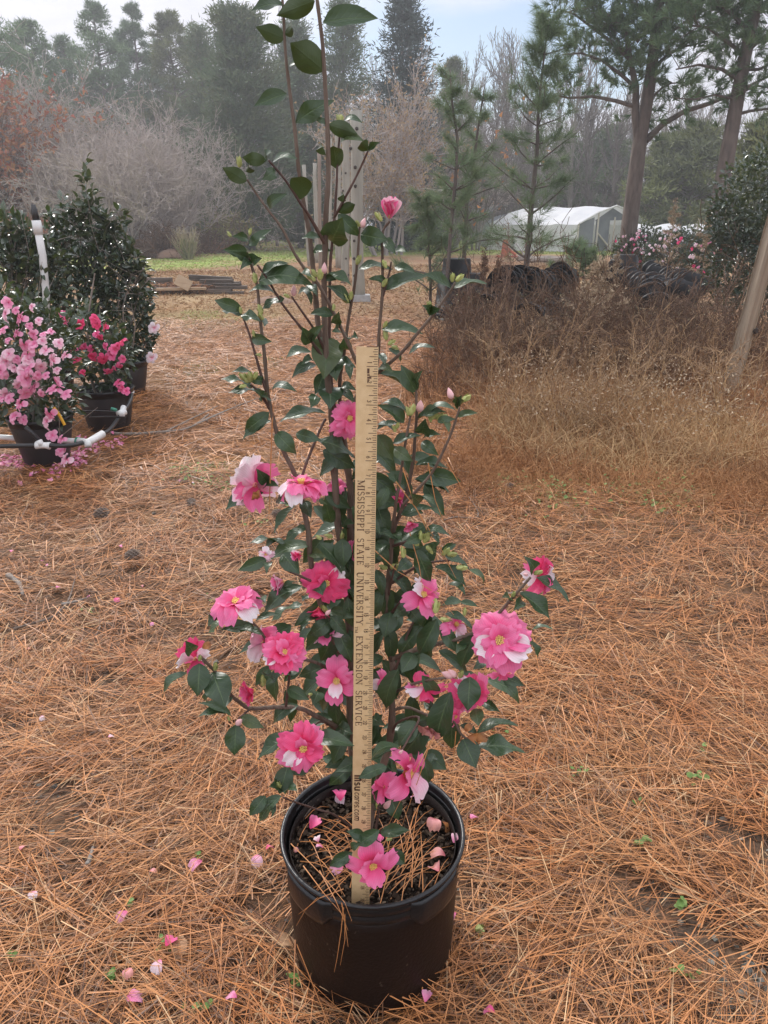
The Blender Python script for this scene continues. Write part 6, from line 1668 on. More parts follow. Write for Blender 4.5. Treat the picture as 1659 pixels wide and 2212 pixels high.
# leaves measured on crops of the photograph: (foot x, foot y, tip x, tip y, seen width)
CROPS = {
 'r2': ((800, 0), .6028, [(525,30,325,72,60),(728,5,490,98,115),(785,145,1120,122,110),(530,252,355,180,98),(530,225,578,185,50),(790,462,575,285,165),(562,430,690,435,42),(545,612,345,690,80),(605,800,840,665,100),
   (820,798,735,780,35),(818,815,1000,872,92),(912,800,1035,800,34),(898,925,1045,920,52),(1076,985,1034,935,72),(1080,985,1150,930,36),(870,1102,850,955,105),(800,1010,780,958,42),(410,1050,265,1030,75),(412,1040,448,992,26),
   (452,1062,607,1040,35),(285,1182,135,1100,85),(276,1120,295,1082,42),(470,1115,390,1172,70),(428,1352,542,1268,62),(635,1302,640,1162,128),(880,1388,985,1338,62),(840,1582,905,1430,162),(882,1400,1020,1540,82),(1030,1530,1200,1565,112),
   (1188,1560,1255,1655,60),(1250,1642,1330,1645,42),(780,1560,650,1560,36),(720,1640,830,1640,46),(302,1615,440,1505,48),(292,1560,196,1545,50),(285,1640,140,1632,72),(300,1600,405,1552,45),(932,1312,915,1272,42)]),
 'r5': ((800, 1000), .6028, [(300,30,195,-8,60),(312,40,380,28,72),(298,45,245,98,52),(380,130,548,65,42),(360,178,705,198,122),(470,265,305,245,36),(530,290,395,358,46),(668,212,742,270,40),(655,240,705,330,34),(620,262,712,245,30),(640,130,705,150,42),
   (800,140,965,200,46),(790,162,880,162,36),(958,322,810,215,60),(1010,102,1225,105,42),(1180,238,1455,148,76),(1618,222,1440,138,56),(1250,88,1382,125,46),(1198,182,1085,162,40),(1620,232,1842,198,36),(1478,382,1546,362,52),(1476,382,1432,338,48),
   (252,362,85,305,76),(252,398,128,375,40),(252,398,372,440,56),(375,412,397,472,32),(318,552,442,572,66),(1165,495,1418,522,66),(852,402,705,388,56),(868,462,885,380,62),(882,490,845,505,56),(700,582,648,482,82),(708,560,782,468,60),
   (930,622,932,525,80),(960,560,1008,550,22),(822,545,790,802,182),(705,642,538,697,46),(712,690,645,718,44),(738,725,584,805,58),(868,692,992,742,48),(845,700,870,822,122),(962,722,960,812,52),(792,780,735,908,82),(832,872,830,1006,145),
   (735,920,706,1000,72),(900,882,996,888,46),(890,900,990,972,52),(392,825,300,822,56),(322,785,193,775,30),(322,872,126,822,36),(392,912,178,908,42),(440,905,604,895,46),(362,945,338,888,36),(432,952,380,932,38),(430,1035,275,1158,92),
   (442,1088,268,1208,56),(802,1042,508,1103,56),(474,1165,602,1300,102),(607,1172,762,1215,76),(740,1218,980,1332,76),(782,1282,985,1392,112),(872,1152,992,1190,60),(905,1022,880,1122,62),(1150,782,1382,922,62),(1390,902,1298,735,92),
   (1400,855,1432,765,46),(1340,658,1504,615,32),(1210,617,1290,702,36),(1150,652,1188,722,46),(1150,742,1238,772,48),(1330,1032,1158,985,42),(1312,1102,1150,988,70),(1398,1082,1580,1030,52),(1470,1038,1640,1015,36),(1430,1172,1450,1085,92),
   (1530,1092,1642,1080,46),(1562,1082,1602,1162,42),(1240,1238,1412,1190,50),(1440,1202,1547,1180,36),(1428,1228,1532,1312,70),(1248,1272,1366,1352,76),(1138,1182,1236,1342,112),(1390,1382,1582,1390,46),(1382,1472,1592,1547,56),
   (1136,1146,1272,1108,36),(1138,1112,1252,1162,32),(1672,990,1640,930,60),(1668,985,1690,925,55),(1660,1060,1785,1040,42)]),
 'r7': ((800, 1800), .42197, [(592,235,500,115,102),(570,282,696,272,60),(462,322,224,486,92),(562,332,338,452,92),(692,392,790,440,82),(940,412,1002,560,102),(862,452,672,702,62),(1060,402,1152,442,36),(1130,335,1362,470,112),(1192,612,1140,400,112),
   (1332,292,1292,590,122),(962,642,775,782,82),(762,802,443,806,42),(1006,822,640,965,112),(592,952,338,1052,112),(632,982,592,1082,62),(702,772,590,842,50),(742,902,890,1082,152),(1002,902,1142,935,82),(1080,802,1312,1104,122),(1400,652,1020,770,72),
   (1302,642,1402,622,50),(1062,1162,1112,1280,132),(1272,1062,1080,1130,62),(922,1202,588,1452,132),(742,1222,852,1160,42),(922,1372,648,1535,62),(702,1470,493,1532,52),(1122,1422,858,1572,112),(1192,1422,1402,1492,102),(1192,1482,1332,1652,112),
   (1202,1522,1000,1660,132),(982,1542,910,1622,62),(522,1332,577,1362,52),(112,1452,50,1574,82),(272,1522,58,1642,62),(482,1592,184,1612,102),(330,1602,542,1660,62),(992,1302,930,1342,42)]),
 'r8': ((1400, 1800), .42197, [(192,262,392,335,132),(302,282,190,480,100),(422,272,290,150,62),(562,72,847,106,52),(540,205,857,332,66),(602,422,520,342,102),(622,362,737,444,62),(408,542,716,482,72),(708,482,800,570,42),(640,702,862,722,72),(702,712,777,802,62),
   (602,742,463,806,92),(372,702,432,782,72),(192,692,372,772,62),(200,782,332,862,62),(572,862,690,1152,142),(502,962,388,1062,112),(310,1042,516,1314,112),(822,922,1052,1052,62),(1060,1052,1192,1192,46),(740,1022,1030,1202,102),(870,1182,1022,1284,52),
   (982,1342,820,1382,72),(980,1352,1132,1392,52),(800,872,937,812,62),(722,882,782,802,72),(492,1392,354,1484,112),(492,1402,622,1560,112),(832,1462,1082,1604,62)]),
 'r2b': ((1400, 2100), .54249, [(592,622,465,870,132),(482,672,324,884,112),(622,662,732,854,92),(872,732,764,967,112),(962,922,858,986,62),(1192,432,1406,614,92),(1312,322,1537,494,62),(1270,272,1230,170,72),(1280,702,1427,700,26),(1260,782,1322,904,36),(1212,492,1152,552,72),
   (1112,492,1065,468,32),(1062,1032,1216,1102,72),(950,1062,1182,1227,92),(832,1042,815,1274,152),(482,1032,602,1192,92),(692,1152,590,1484,162),(546,1352,350,1604,152),(432,1362,320,1534,122),(880,1452,1167,1402,62),(782,1492,868,1690,152),
   (882,1552,1212,1592,102),(930,1222,1042,1292,62),(872,1272,892,1392,92),(760,1392,872,1452,52),(502,1222,592,1304,62),(312,982,230,1254,122),(422,872,338,1004,112),(602,852,752,954,62),(802,802,730,874,52),(572,1602,530,1704,62),(312,1562,128,1654,52),
   (130,1342,212,1394,82),(202,402,138,604,92),(150,262,192,444,72),(150,62,232,222,92)]),
 'r1b': ((600, 2100), .48222, [(386,1062,370,1314,162),(492,1132,588,1402,202),(282,1142,98,1334,52),(332,962,272,882,102),(642,1492,388,1392,62),(602,1472,383,1502,52),(722,1502,902,1584,92),(682,1562,670,1804,152),(922,892,713,987,52),(962,1082,848,1234,92),(922,1162,982,1192,42),
   (1192,1132,948,1232,52),(1422,1082,1208,1162,112),(1102,1262,1272,1354,92),(1192,1402,994,1547,92),(1352,1292,1312,1394,112),(1432,1292,1562,1384,102),(1482,722,1268,934,152),(1502,762,1622,1034,122),(1412,872,1258,964,62),(622,1332,600,1412,62),(462,1292,458,1374,32)]),
 'r3b': ((900, 2800), .36166, [(782,242,338,524,132),(920,292,1342,374,152),(642,602,560,884,182),(1342,602,1108,794,142),(572,922,348,1194,132),(402,922,238,1124,132),(452,1002,472,1144,62),(512,852,440,828,92),(632,862,742,865,92),(1182,172,1342,244,152),(1482,1382,1298,1310,102)]),
 'r4b': ((1300, 2800), .48222, [(462,452,243,544,92),(572,292,333,414,62),(762,372,806,582,102),(492,682,552,874,122),(376,772,390,652,82),(412,1002,640,972,92),(182,1152,0,1264,92),(482,1132,607,1244,102),(402,972,218,1094,102),(272,1012,143,982,72),(172,1112,242,1082,62)]),
}
FRONT = {('r4b', 0): .875, ('r4b', 1): .895, ('r4b', 6): .872, ('r4b', 8): .868, ('r4b', 9): .868, ('r4b', 10): .868, ('r4b', 7): .885, ('r4b', 5): .90, ('r3b', 10): .868}
for key, (o, s, L) in CROPS.items():
    for i, (bx, by, tx, ty, w) in enumerate(L):
        (X0, Y0), (X1, Y1) = cv([(bx, by), (tx, ty)], o, s)
        leaf(X0, Y0, X1, Y1, w * s * .54861, Y=FRONT.get((key, i)), dY=-.006 if (key, i) in FRONT else None)
# shaded leaves inside the plant
INNER = []
for i in range(165):
    y = random.uniform(960, 1650); x = random.gauss(795, 45 + (y - 960) * .11)
    if abs(x - 790) > 200 or random.random() < .3 * (y < 1080): continue
    a = random.uniform(0, 6.28); ln = random.uniform(52, 84)
    leaf(x, y, x + ln * math.cos(a), y + ln * abs(math.sin(a)) * .8 + 8, random.uniform(20, 38), Y=random.uniform(1.0, 1.13), mass=INNER)

V0, F0, A0 = leaf_arrays(7, 4, .12, .16, .08)
V, F, A = inst(V0, F0, *[np.array([q[j] for q in INNER]) for j in range(4)], None, A0)
tag(link('inner_foliage', raw_mesh('inner foliage', V, [F], 'camellia leaf', attrs=A, smooth=True), PLANT), kind='stuff')

# ------------------------------------------------------------------ blooms: petals and stamens one by one
def bloom(x, y, rpx, face, Y, kind='open', pal=('pink petal',), white=(), n=None, stam=True, seed=0):
    """face: direction in camera terms (right, up, towards the camera)"""
    rs = random.Random(seed * 31 + 5)
    c = at(x, y, Y); m = mpp(Y, c[2]); r = rpx * m
    tocam = unit(CAMP - c); rt = unit(np.cross((0, 0, 1), tocam)); up = np.cross(tocam, rt)
    f = unit(rt * face[0] + up * face[1] + tocam * face[2])
    Rm = rot_to(f)
    fl = link('bloom', STAMEN if stam else BUD['green'], PLANT, M=M4(Rm[:, 0] * r * (1 if stam else .4), Rm[:, 1] * r * (1 if stam else .4), Rm[:, 2] * r * (1 if stam else .4), c - CAMB))
    sc = 1.0 if stam else 2.5
    sets = {'open': [(6, .10, 1.0, .0), (5, .42, .86, .5), (3, .85, .55, .2)], 'double': [(7, .05, 1.0, 0.), (7, .32, .92, .45), (5, .65, .74, .2), (4, 1.0, .48, .1)],
            'single': [(5, .05, 1.0, 0), (3, .45, .8, .6)], 'drooping': [(6, -.45, 1.0, 0), (5, -.05, .92, .5), (3, .5, .6, .2)],
            'half': [(5, .75, 1.0, 0), (4, 1.05, .85, .5)], 'bud': [(4, 1.22, 1.0, 0), (3, 1.36, .95, .6)], 'loose': [(4, .15, 1.0, 0), (3, .7, .9, .6)]}[kind]
    idx = 0
    for cnt, elv, s, off in sets:
        for k in range(cnt):
            a = (k + off) * 6.2832 / cnt + rs.uniform(-.22, .22); e = elv + rs.uniform(-.16, .16); q = s * rs.uniform(.88, 1.08) * sc
            M_ = Matrix.Rotation(a, 4, 'Z') @ Matrix.Translation((0, .02 * sc, .0)) @ Matrix.Rotation(e, 4, 'X') @ Matrix.Rotation(rs.uniform(-.25, .25), 4, 'Y') @ Matrix.Diagonal((q * rs.uniform(.9, 1.15), q, q, 1))
            mt = white[0] if False else ('white petal' if idx in white else pal[idx % len(pal)])
            link('petal', petal_mesh(rs.randrange(4) if kind not in ('bud', 'half') else 3, mt), fl, M=M_)
            idx += 1
    return fl
P1, P2, P3 = ('pink petal',), ('deep pink petal', 'deep pink petal', 'pink petal'), ('pale petal', 'pink petal')
bloom(552, 1048, 62, (-.35, .25, -.75), .985, 'open', P3, (0, 5), seed=1)
bloom(651, 1050, 55, (.0, .85, .30), .96, 'drooping', P1, (4, 8), seed=2)
bloom(512, 1306, 54, (-.15, .62, .72), .935, 'open', P1, (4,), seed=3)
bloom(613, 1411, 49, (.05, .15, 1), .915, 'double', ('deep pink petal', 'deep pink petal', 'pink petal'), (2,), seed=4)
bloom(568, 1388, 44, (-.5, .3, -.5), .965, 'single', P3, (2, 3), seed=5)
bloom(422, 1424, 46, (-.3, .35, -.6), .935, 'loose', P2, (1, 3), seed=6)
bloom(551, 1490, 38, (-.75, -.25, .4), .93, 'half', P2, (), seed=7)
bloom(728, 1470, 50, (-.1, -.1, 1), .965, 'loose', P1, (5,), seed=8)
bloom(652, 1612, 58, (.15, -.35, .9), .90, 'open', P2, (7,), seed=9)
bloom(872, 1672, 66, (.75, .05, .45), .905, 'loose', ('pink petal', 'pink petal', 'pale petal'), (), seed=10)
bloom(803, 1862, 60, (.15, -.45, .7), .868, 'loose', P1, (), seed=11)
bloom(1080, 1385, 68, (-.05, .12, 1), .91, 'double', ('pink petal',), (5, 9), seed=12)
bloom(1163, 1243, 43, (.55, .2, -.6), .95, 'open', P2, (1, 4), seed=13)
bloom(912, 1288, 46, (.2, .25, .6), .985, 'loose', P1, (0, 4), seed=14)
bloom(982, 1352, 36, (.4, .4, .5), .975, 'single', P3, (2, 4), seed=15)
bloom(918, 1480, 48, (-.1, -.55, -.35), .965, 'loose', P2, (2,), seed=16)
bloom(1012, 1498, 52, (.25, -.3, .55), .965, 'open', P2, (3, 6), seed=17)
bloom(702, 1258, 52, (.15, -.2, .9), .985, 'open', ('deep pink petal',), (5,), seed=18)
bloom(614, 1256, 34, (-.8, -.15, .3), .975, 'half', P3, (), seed=19)
bloom(652, 1196, 26, (-.75, -.25, .45), .965, 'bud', P2, (1,), stam=False, seed=20)
bloom(841, 472, 44, (.12, .95, .1), 1.035, 'bud', ('pink petal', 'pale petal'), (), stam=False, seed=21)
bloom(752, 905, 42, (.3, .1, .8), 1.02, 'open', P1, (4,), seed=22)
bloom(862, 1080, 24, (.3, .3, .6), 1.03, 'loose', P1, (), seed=23)
bloom(708, 1368, 36, (-.3, .3, .5), 1.0, 'single', P3, (1,), seed=24)
bloom(728, 1052, 26, (.1, .4, .4), 1.05, 'loose', P1, (), seed=25)
bloom(935, 1566, 34, (-.3, -.5, .4), .96, 'half', ('wilted red petal',), (), seed=26)
bloom(830, 1700, 34, (-.3, .1, -.4), .985, 'single', P1, (), seed=28)
bloom(1085, 1447, 34, (.2, -.7, .2), .95, 'single', P1, (), seed=30)
bloom(690, 1310, 34, (-.2, -.9, .2), 1.0, 'half', ('deep pink petal',), (), seed=31)
bloom(760, 1190, 26, (-.3, -.3, .6), 1.04, 'loose', P1, (), seed=32)
bloom(882, 1125, 24, (.3, -.7, .3), 1.02, 'half', P1, (), seed=33)
bloom(825, 1475, 30, (.4, -.2, .7), 1.03, 'loose', P1, (1,), seed=34)
bloom(575, 1196, 18, (-.2, -.3, .6), .975, 'loose', ('white petal', 'pale petal'), (), seed=35)
bloom(980, 1545, 28, (.5, -.4, .4), .97, 'loose', P1, (), seed=36)
# withered petals still hanging
for x, y, ang, ln, Y in ((548, 1062, -1.4, 24, .965), (560, 1058, -1.9, 22, .965), (437, 1400, .5, 20, .918), (412, 1432, -2.4, 20, .92), (1010, 1592, -.3, 34, .945), (1025, 1600, .3, 30, .945), (1005, 1580, .9, 20, .945)):
    c = at(x, y, Y); m = mpp(Y, c[2]); d = np.array((math.cos(ang), .15, math.sin(ang))); d = unit(d); nn = unit(CAMP - c + rdir(1)[0] * .3); X = unit(np.cross(d, nn)); nn = np.cross(X, d)
    link('petal', petal_mesh(1, 'withered petal'), PLANT, M=M4(X * ln * m, d * ln * m, nn * ln * m * 1.4, c - CAMB))['label'] = 'withered brown petal'

# buds
BUDS = [(517, 362, 24, 1.45), (500, 512, 15, 2.3), (539, 508, 16, 1.3), (690, 606, 26, 1.4), (682, 606, 22, 2.6), (684, 598, 20, 2.2), (700, 592, 24, 1.5, 'pink'), (634, 640, 24, 1.5, 'pink'), (626, 642, 16, 2.8), (552, 612, 24, 1.7), (566, 680, 24, 1.9), (568, 692, 18, 1.9), (551, 728, 16, 1.9), (521, 678, 16, 1.7),
        (566, 768, 14, 2.9), (541, 826, 28, 1.6), (537, 826, 28, 2.2), (533, 832, 18, 3.4), (548, 820, 20, 1.1), (738, 272, 26, 2.0), (736, 268, 20, 1.5), (825, 478, 24, 2.2), (781, 492, 22, 1.2, 'pink'), (776, 490, 16, 1.9), (977, 610, 22, 1.6), (984, 608, 24, .7), (926, 672, 24, 1.5), (835, 735, 24, 1.8), (838, 745, 20, .6), (845, 748, 18, -.3),
        (826, 620, 22, 1.0), (770, 572, 24, 1.1), (752, 655, 26, 2.2), (756, 648, 20, 1.3), (834, 580, 20, 1.9), (828, 708, 18, 1.0), (720, 672, 16, 1.5), (886, 898, 28, 1.3), (884, 898, 22, 1.9), (906, 890, 30, 1.5, 'pink'), (930, 906, 24, .8), (940, 904, 28, .3), (932, 912, 16, 2.0), (855, 934, 18, 2.0), (976, 862, 26, 1.9, 'pink'), (997, 868, 26, .7),
        (856, 926, 18, 1.2), (908, 1168, 24, 1.5), (914, 1172, 26, .9), (920, 1180, 26, -.6), (905, 1178, 22, 2.5), (918, 1168, 30, 1.2), (872, 1205, 26, 1.7), (955, 1200, 26, .9), (965, 1198, 26, .3), (985, 1226, 26, .1), (838, 1228, 22, 2.9), (842, 1226, 28, .25), (940, 1325, 34, 1.5), (934, 1326, 22, 2.1, 'pink'), (950, 1338, 22, -.1), (704, 1322, 24, 1.8), (704, 1328, 18, .9, 'pink'),
        (511, 1565, 24, .9, 'pink'), (497, 1557, 12, 2.0), (464, 1448, 24, 1.3), (430, 1428, 16, 1.2), (569, 1482, 26, 1.6), (666, 1500, 12, .4), (985, 1462, 26, 2.3, 'pink'), (978, 1462, 30, 2.6, 'pink'), (992, 1464, 24, 1.2), (1002, 1330, 20, 1.4), (1052, 1336, 16, .4), (1106, 1290, 18, 1.2), (1152, 1240, 22, .4), (1140, 1243, 14, 2.6, 'pink'),
        (606, 1700, 24, 1.9), (601, 1702, 22, 1.7), (830, 1746, 24, .9, 'pink'), (812, 1746, 14, 1.6), (834, 1815, 14, .2), (766, 1850, 22, 2.6, 'pink'), (862, 1628, 14, .9, 'pink'), (720, 1160, 20, 2.9), (738, 1165, 20, 1.5), (695, 1165, 16, 2.6)]
for bd in BUDS:
    x, y, ln, ang = bd[:4]; Y = stem_Y(x, y) - .006
    c = at(x, y, Y); m = mpp(Y, c[2]); d = unit(np.array((math.cos(ang), random.uniform(-.4, .2), math.sin(ang)))); Rm = rot_to(d)
    w = 1.0 if len(bd) < 5 else 1.05
    if len(bd) == 5: w = 1.1
    if 760 < y < 1000 and 770 < x < 818: continue
    link('bud', BUD['pink' if len(bd) == 5 else 'green'], PLANT, M=M4(Rm[:, 0] * ln * m * w, Rm[:, 1] * ln * m * w, Rm[:, 2] * ln * m, c - CAMB))
t = link('insect', (lambda q: (q.tube([(-.004, 0, 0), (0, 0, .001), (.004, 0, 0)], (.0008, .0014, .0009), 5), q.mesh('insect', 'insect'))[1])(MB()), loc=at(859, 1643, .876))
tag(t, 'tiny black insect sitting on the pink bloom right of the yardstick', 'insect')
# ================================================================== THE NEEDLE CARPET AND WHAT LIES ON IT
def carpet(name, n, pts, ln, w, m, zmax=.018, flow=.7, seg=2, bundle=2, pitch=.10, dark=.25):
    P = in_patch(n // bundle, pts)
    d2 = np.hypot(P[:, 0] - PX, P[:, 1] - PY)
    P = P[d2 > .150]; k = len(P)
    # clumped lie of the needles: patches share a direction
    th = 1.9 * np.sin(P[:, 0] * 2.9 + P[:, 1] * 1.3) + 1.6 * np.sin(P[:, 1] * 3.7 - P[:, 0] * 2.1 + 1.1) + 1.2 * np.sin(P[:, 0] * 6.3 + 2) * np.sin(P[:, 1] * 5.1)
    th = th * .45 + rng.normal(size=k) * flow
    thin = np.sin(P[:, 0] * 7.7 + 1.3 * np.sin(P[:, 1] * 6)) * np.sin(P[:, 1] * 8.3 + 1.1 * np.sin(P[:, 0] * 9)) + .6 * np.sin(P[:, 0] * 17 + P[:, 1] * 13)
    keep = thin > (-1.25 + .45 * rng.rand(k)) ; P, th, thin = P[keep], th[keep], thin[keep]; k = len(P)
    P = np.repeat(P, bundle, 0); th = np.repeat(th, bundle) + rng.normal(size=k * bundle) * .09; k *= bundle
    el = rng.normal(size=k) * pitch
    D = unit(np.stack((np.cos(th), np.sin(th), el), 1))
    L_ = ln * rng.uniform(.55, 1.2, k)
    z = zmax * rng.rand(k) ** 1.3
    P = P - D * (L_ * .5)[:, None]; P[:, 2] = gh(P[:, 0], P[:, 1]) + z + np.maximum(-D[:, 2] * L_, 0) + .0015
    # tips that would dip into the pot are pushed off it
    T = np.clip(rng.rand(k) ** 1.6 * 1.15 - .05 + dark * (z < zmax * .2), 0, 1)  # lowest-lying needles tinted darker, shade between needles put into colour
    V, F, T = blades(P, D, L_, w * rng.uniform(.7, 1.25, k), rng.normal(size=k) * .10, seg, face=unit(np.array((0, 0, 1.)) + rdir(k) * .5), tint=T)
    # no needle under the ground or through the pot wall
    g = gh(V[:, 0], V[:, 1]) + .001; V[:, 2] = np.maximum(V[:, 2], g)
    ds = np.hypot(V[:, 0] - PX, V[:, 1] - PY); ins = ds < .146
    f = np.where(ins, .146 / np.maximum(ds, 1e-4), 1.); V[:, 0] = PX + (V[:, 0] - PX) * f; V[:, 1] = PY + (V[:, 1] - PY) * f
    tag(link(name, raw_mesh(name, V, [F], m, attrs={'tint': T})), kind='stuff')
near = [(-560, 2330), (2220, 2330), (2060, 1420), (-400, 1420)]
midp = [(-400, 1450), (2060, 1450), (2000, 1080), (-450, 1000)]
farp = [(-420, 1060), (1000, 1100), (1040, 760), (900, 690), (330, 690), (300, 800), (-420, 900)]
carpet('old_shaded_needle_litter', 24000, near, .15, .0020, 'old shaded needles', seg=2, pitch=.06, flow=1.0, zmax=.010)  # dark under-layer, painted shade between the brighter needles above
carpet('needle_litter', 30000, near, .18, .0021, 'fallen needles', seg=2, pitch=.12, flow=.85, zmax=.032, dark=0)
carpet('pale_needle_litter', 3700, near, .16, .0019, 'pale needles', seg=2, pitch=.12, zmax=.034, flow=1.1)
carpet('mid_old_shaded_needle_litter', 22500, midp, .16, .0026, 'old shaded needles', seg=1, flow=1.0, zmax=.012)
carpet('mid_needle_litter', 36000, midp, .17, .0026, 'fallen needles', seg=1, flow=.9, zmax=.03, dark=0)
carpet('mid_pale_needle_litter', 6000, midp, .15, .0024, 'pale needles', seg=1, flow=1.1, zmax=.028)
carpet('far_needle_litter', 36000, farp, .19, .0048, 'fallen needles', seg=1, flow=.9, zmax=.03, pitch=.12)
# straw and tufts on the field beyond
def tufts(name, n, pts, h, w, m, lean=.9, wy=0.):
    P = in_patch(n, pts); k = len(P)
    D = unit(np.stack((rng.normal(size=k) * lean, rng.normal(size=k) * lean, .25 + np.abs(rng.normal(size=k)) * .4), 1))
    V, F, T = blades(P, D, h * rng.uniform(.5, 1.3, k), (w + wy * P[:, 1]) * rng.uniform(.6, 1.3, k), .25, 1, tint=rng.rand(k))
    tag(link(name, raw_mesh(name, V, [F], m, attrs={'tint': T})), kind='stuff')
field = [(300, 720), (1000, 760), (1060, 690), (1560, 640), (1560, 572), (1000, 572), (320, 585)]
tufts('straw_grass', 26000, field, .11, .0035, 'tan grass', wy=.00085)
tufts('russet_grass', 16000, field, .10, .0035, 'dry grass', wy=.00085)
tufts('lawn_grass', 30000, [(300, 588), (600, 574), (860, 548), (1380, 552), (1380, 532), (860, 514), (600, 520), (340, 556)], .13, .02, 'green grass', wy=.0008)
for i, (pts, n) in enumerate([([(395, 672), (470, 670), (480, 705), (390, 712)], 700), ([(520, 680), (570, 682), (575, 700), (515, 700)], 300), ([(385, 1005), (500, 1010), (520, 1060), (370, 1075)], 260), ([(1060, 1050), (1230, 1045), (1260, 1080), (1060, 1075)], 420), ([(1330, 1058), (1480, 1060), (1480, 1092), (1320, 1082)], 300), ([(395, 780), (470, 780), (470, 815), (380, 815)], 160), ([(560, 770), (610, 770), (610, 800), (560, 800)], 130)]):
    tufts('low_green_grass', n, pts, .06, .0035, 'green grass' if i < 2 else 'green weed', .8, .0003)
# small round-leaved weeds: a few leaf-sized faces each
n = 0; Ps = []
for x, y, k, s in ((440, 1040, 90, 45), (480, 1062, 50, 30), (395, 1030, 40, 30), (1200, 1062, 190, 80), (1440, 1075, 150, 70), (1330, 1068, 60, 60), (1090, 1050, 50, 40), (560, 1145, 14, 25), (600, 1120, 10, 20), (245, 2130, 26, 12), (30, 2085, 8, 8), (360, 2060, 7, 14), (1378, 1840, 10, 14), (1390, 1755, 6, 14), (1505, 1700, 10, 16), (1470, 1975, 9, 10), (285, 1975, 4, 8), (430, 1870, 8, 12), (1515, 1640, 5, 20), (640, 2140, 10, 10), (430, 2200, 10, 20), (1250, 1690, 8, 20), (1100, 1600, 6, 40), (200, 1330, 6, 20), (470, 1320, 8, 30), (1465, 2120, 8, 30)):
    for _ in range(k):
        q = gp(x + random.gauss(0, s * .6), y + random.gauss(0, s * .3)); q[2] = gh(q[0], q[1]) + random.uniform(.014, .042)
        if math.hypot(q[0] - PX, q[1] - PY) > .16: Ps.append(q)
Ps = np.array(Ps); k = len(Ps)
hexv = np.array([(math.cos(a), math.sin(a), .15 * math.cos(2 * a)) for a in np.linspace(0, 6.283, 6, endpoint=False)] + [(0, 0, -.1)])
hexf = np.array([(j, (j + 1) % 6, 6) for j in range(6)])
Z = unit(np.array((0, 0, 1.)) + rdir(k) * .5); X = unit(np.cross(Z, rdir(k))); Yv = np.cross(Z, X); S = (.0052 * rng.uniform(.6, 1.4, k) * (1 + .4 * Ps[:, 1] / 3))[:, None]
V, F, A = inst(hexv, hexf, X * S, Yv * S, Z * S, Ps, rng.rand(k))
tag(link('ground_weeds', raw_mesh('ground weeds', V, [F], 'green weed', attrs=A)), kind='stuff')
# gravel that shows through
def gravel(n, pts, s):
    P = in_patch(n, pts); P = P[np.hypot(P[:, 0] - PX, P[:, 1] - PY) > .17]; P[:, 2] += .002
    chunks('gravel', P, s * rng.uniform(.4, 1.5, len(P)), 'gravel', .55)
gravel(1800, near, .011)
gravel(70, [(1500, 2080), (1659, 2060), (1659, 2230), (1480, 2230)], .013)
gravel(60, [(200, 2090), (420, 2120), (430, 2230), (250, 2230)], .014)
gravel(500, midp, .013)

# needles that fell into the pot, some hanging over its rim
def strand(P, w=.0015, m='fallen needles', nm='strand'):
    pass
Vs, Fs, Ts, nn_ = [], [], [], 0
def add_strips(curves, w):
    global nn_
    for C in curves:
        C = np.array(C); t = np.gradient(C, axis=0); s = unit(np.cross(t, unit(CAMP - C))); ww = w * (1 - .7 * np.linspace(0, 1, len(C)))[:, None] / 2
        V = np.stack((C - s * ww, C + s * ww), 1).reshape(-1, 3)
        Vs.append(V); Ts.append(np.full(len(V), random.random() * .6)); Fs.append(np.array([(2 * i, 2 * i + 1, 2 * i + 3, 2 * i + 2) for i in range(len(C) - 1)]) + nn_); nn_ += len(V)
cur = []
for i in range(130):
    a = random.random() * 6.283; r = .135 * math.sqrt(random.random()); p = np.array((PX + r * math.cos(a), PY + r * math.sin(a), SOILZ + .004))
    if i < 60: p = np.array((PX - .07 + random.gauss(0, .035), PY - .02 + random.gauss(0, .05), SOILZ + .005))
    elif i < 110: p = np.array((PX + .07 + random.gauss(0, .025), PY - .04 + random.gauss(0, .05), SOILZ + .005))
    th = random.gauss(1.0, .45) if i >= 60 else random.choice((random.gauss(.3, .4), random.gauss(-.7, .4)))
    L_ = random.uniform(.05, .13); d = np.array((math.cos(th), math.sin(th), random.uniform(.0, .12)))
    q = [p + d * L_ * (f - .5) + np.array((0, 0, .012 * (1 - (2 * f - 1) ** 2))) for f in (0, .33, .66, 1)]
    if all(math.hypot(v[0] - PX, v[1] - PY) < .147 for v in q): cur.append(q)
# long strands over the front rim
for pts in ([(628, 1822), (662, 1856), (700, 1895), (745, 1950), (760, 1990)], [(655, 1870), (700, 1930), (742, 1978)], [(745, 1895), (700, 1925), (660, 1965), (640, 2000)], [(690, 1880), (725, 1945), (742, 1985), (752, 2010)], [(742, 1960), (737, 2010), (728, 2070), (722, 2100)], [(745, 1975), (745, 2030), (735, 2085)], [(738, 1950), (746, 2000), (752, 2045)], [(742, 1920), (690, 1940), (645, 1975)]):
    q = []
    for j, p in enumerate(pts):
        d = ray(*p); o_ = np.array((0, 0, CAM_H)); A = d[0] ** 2 + d[1] ** 2; Rr = .171
        Bq = -2 * (PX * d[0] + PY * d[1]); Cq = PX ** 2 + PY ** 2 - Rr ** 2; D_ = Bq * Bq - 4 * A * Cq
        tt = (-Bq - math.sqrt(max(D_, 0))) / (2 * A); h = o_ + d * tt
        if h[2] > .284: h = gp(p[0], p[1], .286)
        q.append(h)
    cur.append(q)
add_strips(cur, .0017)
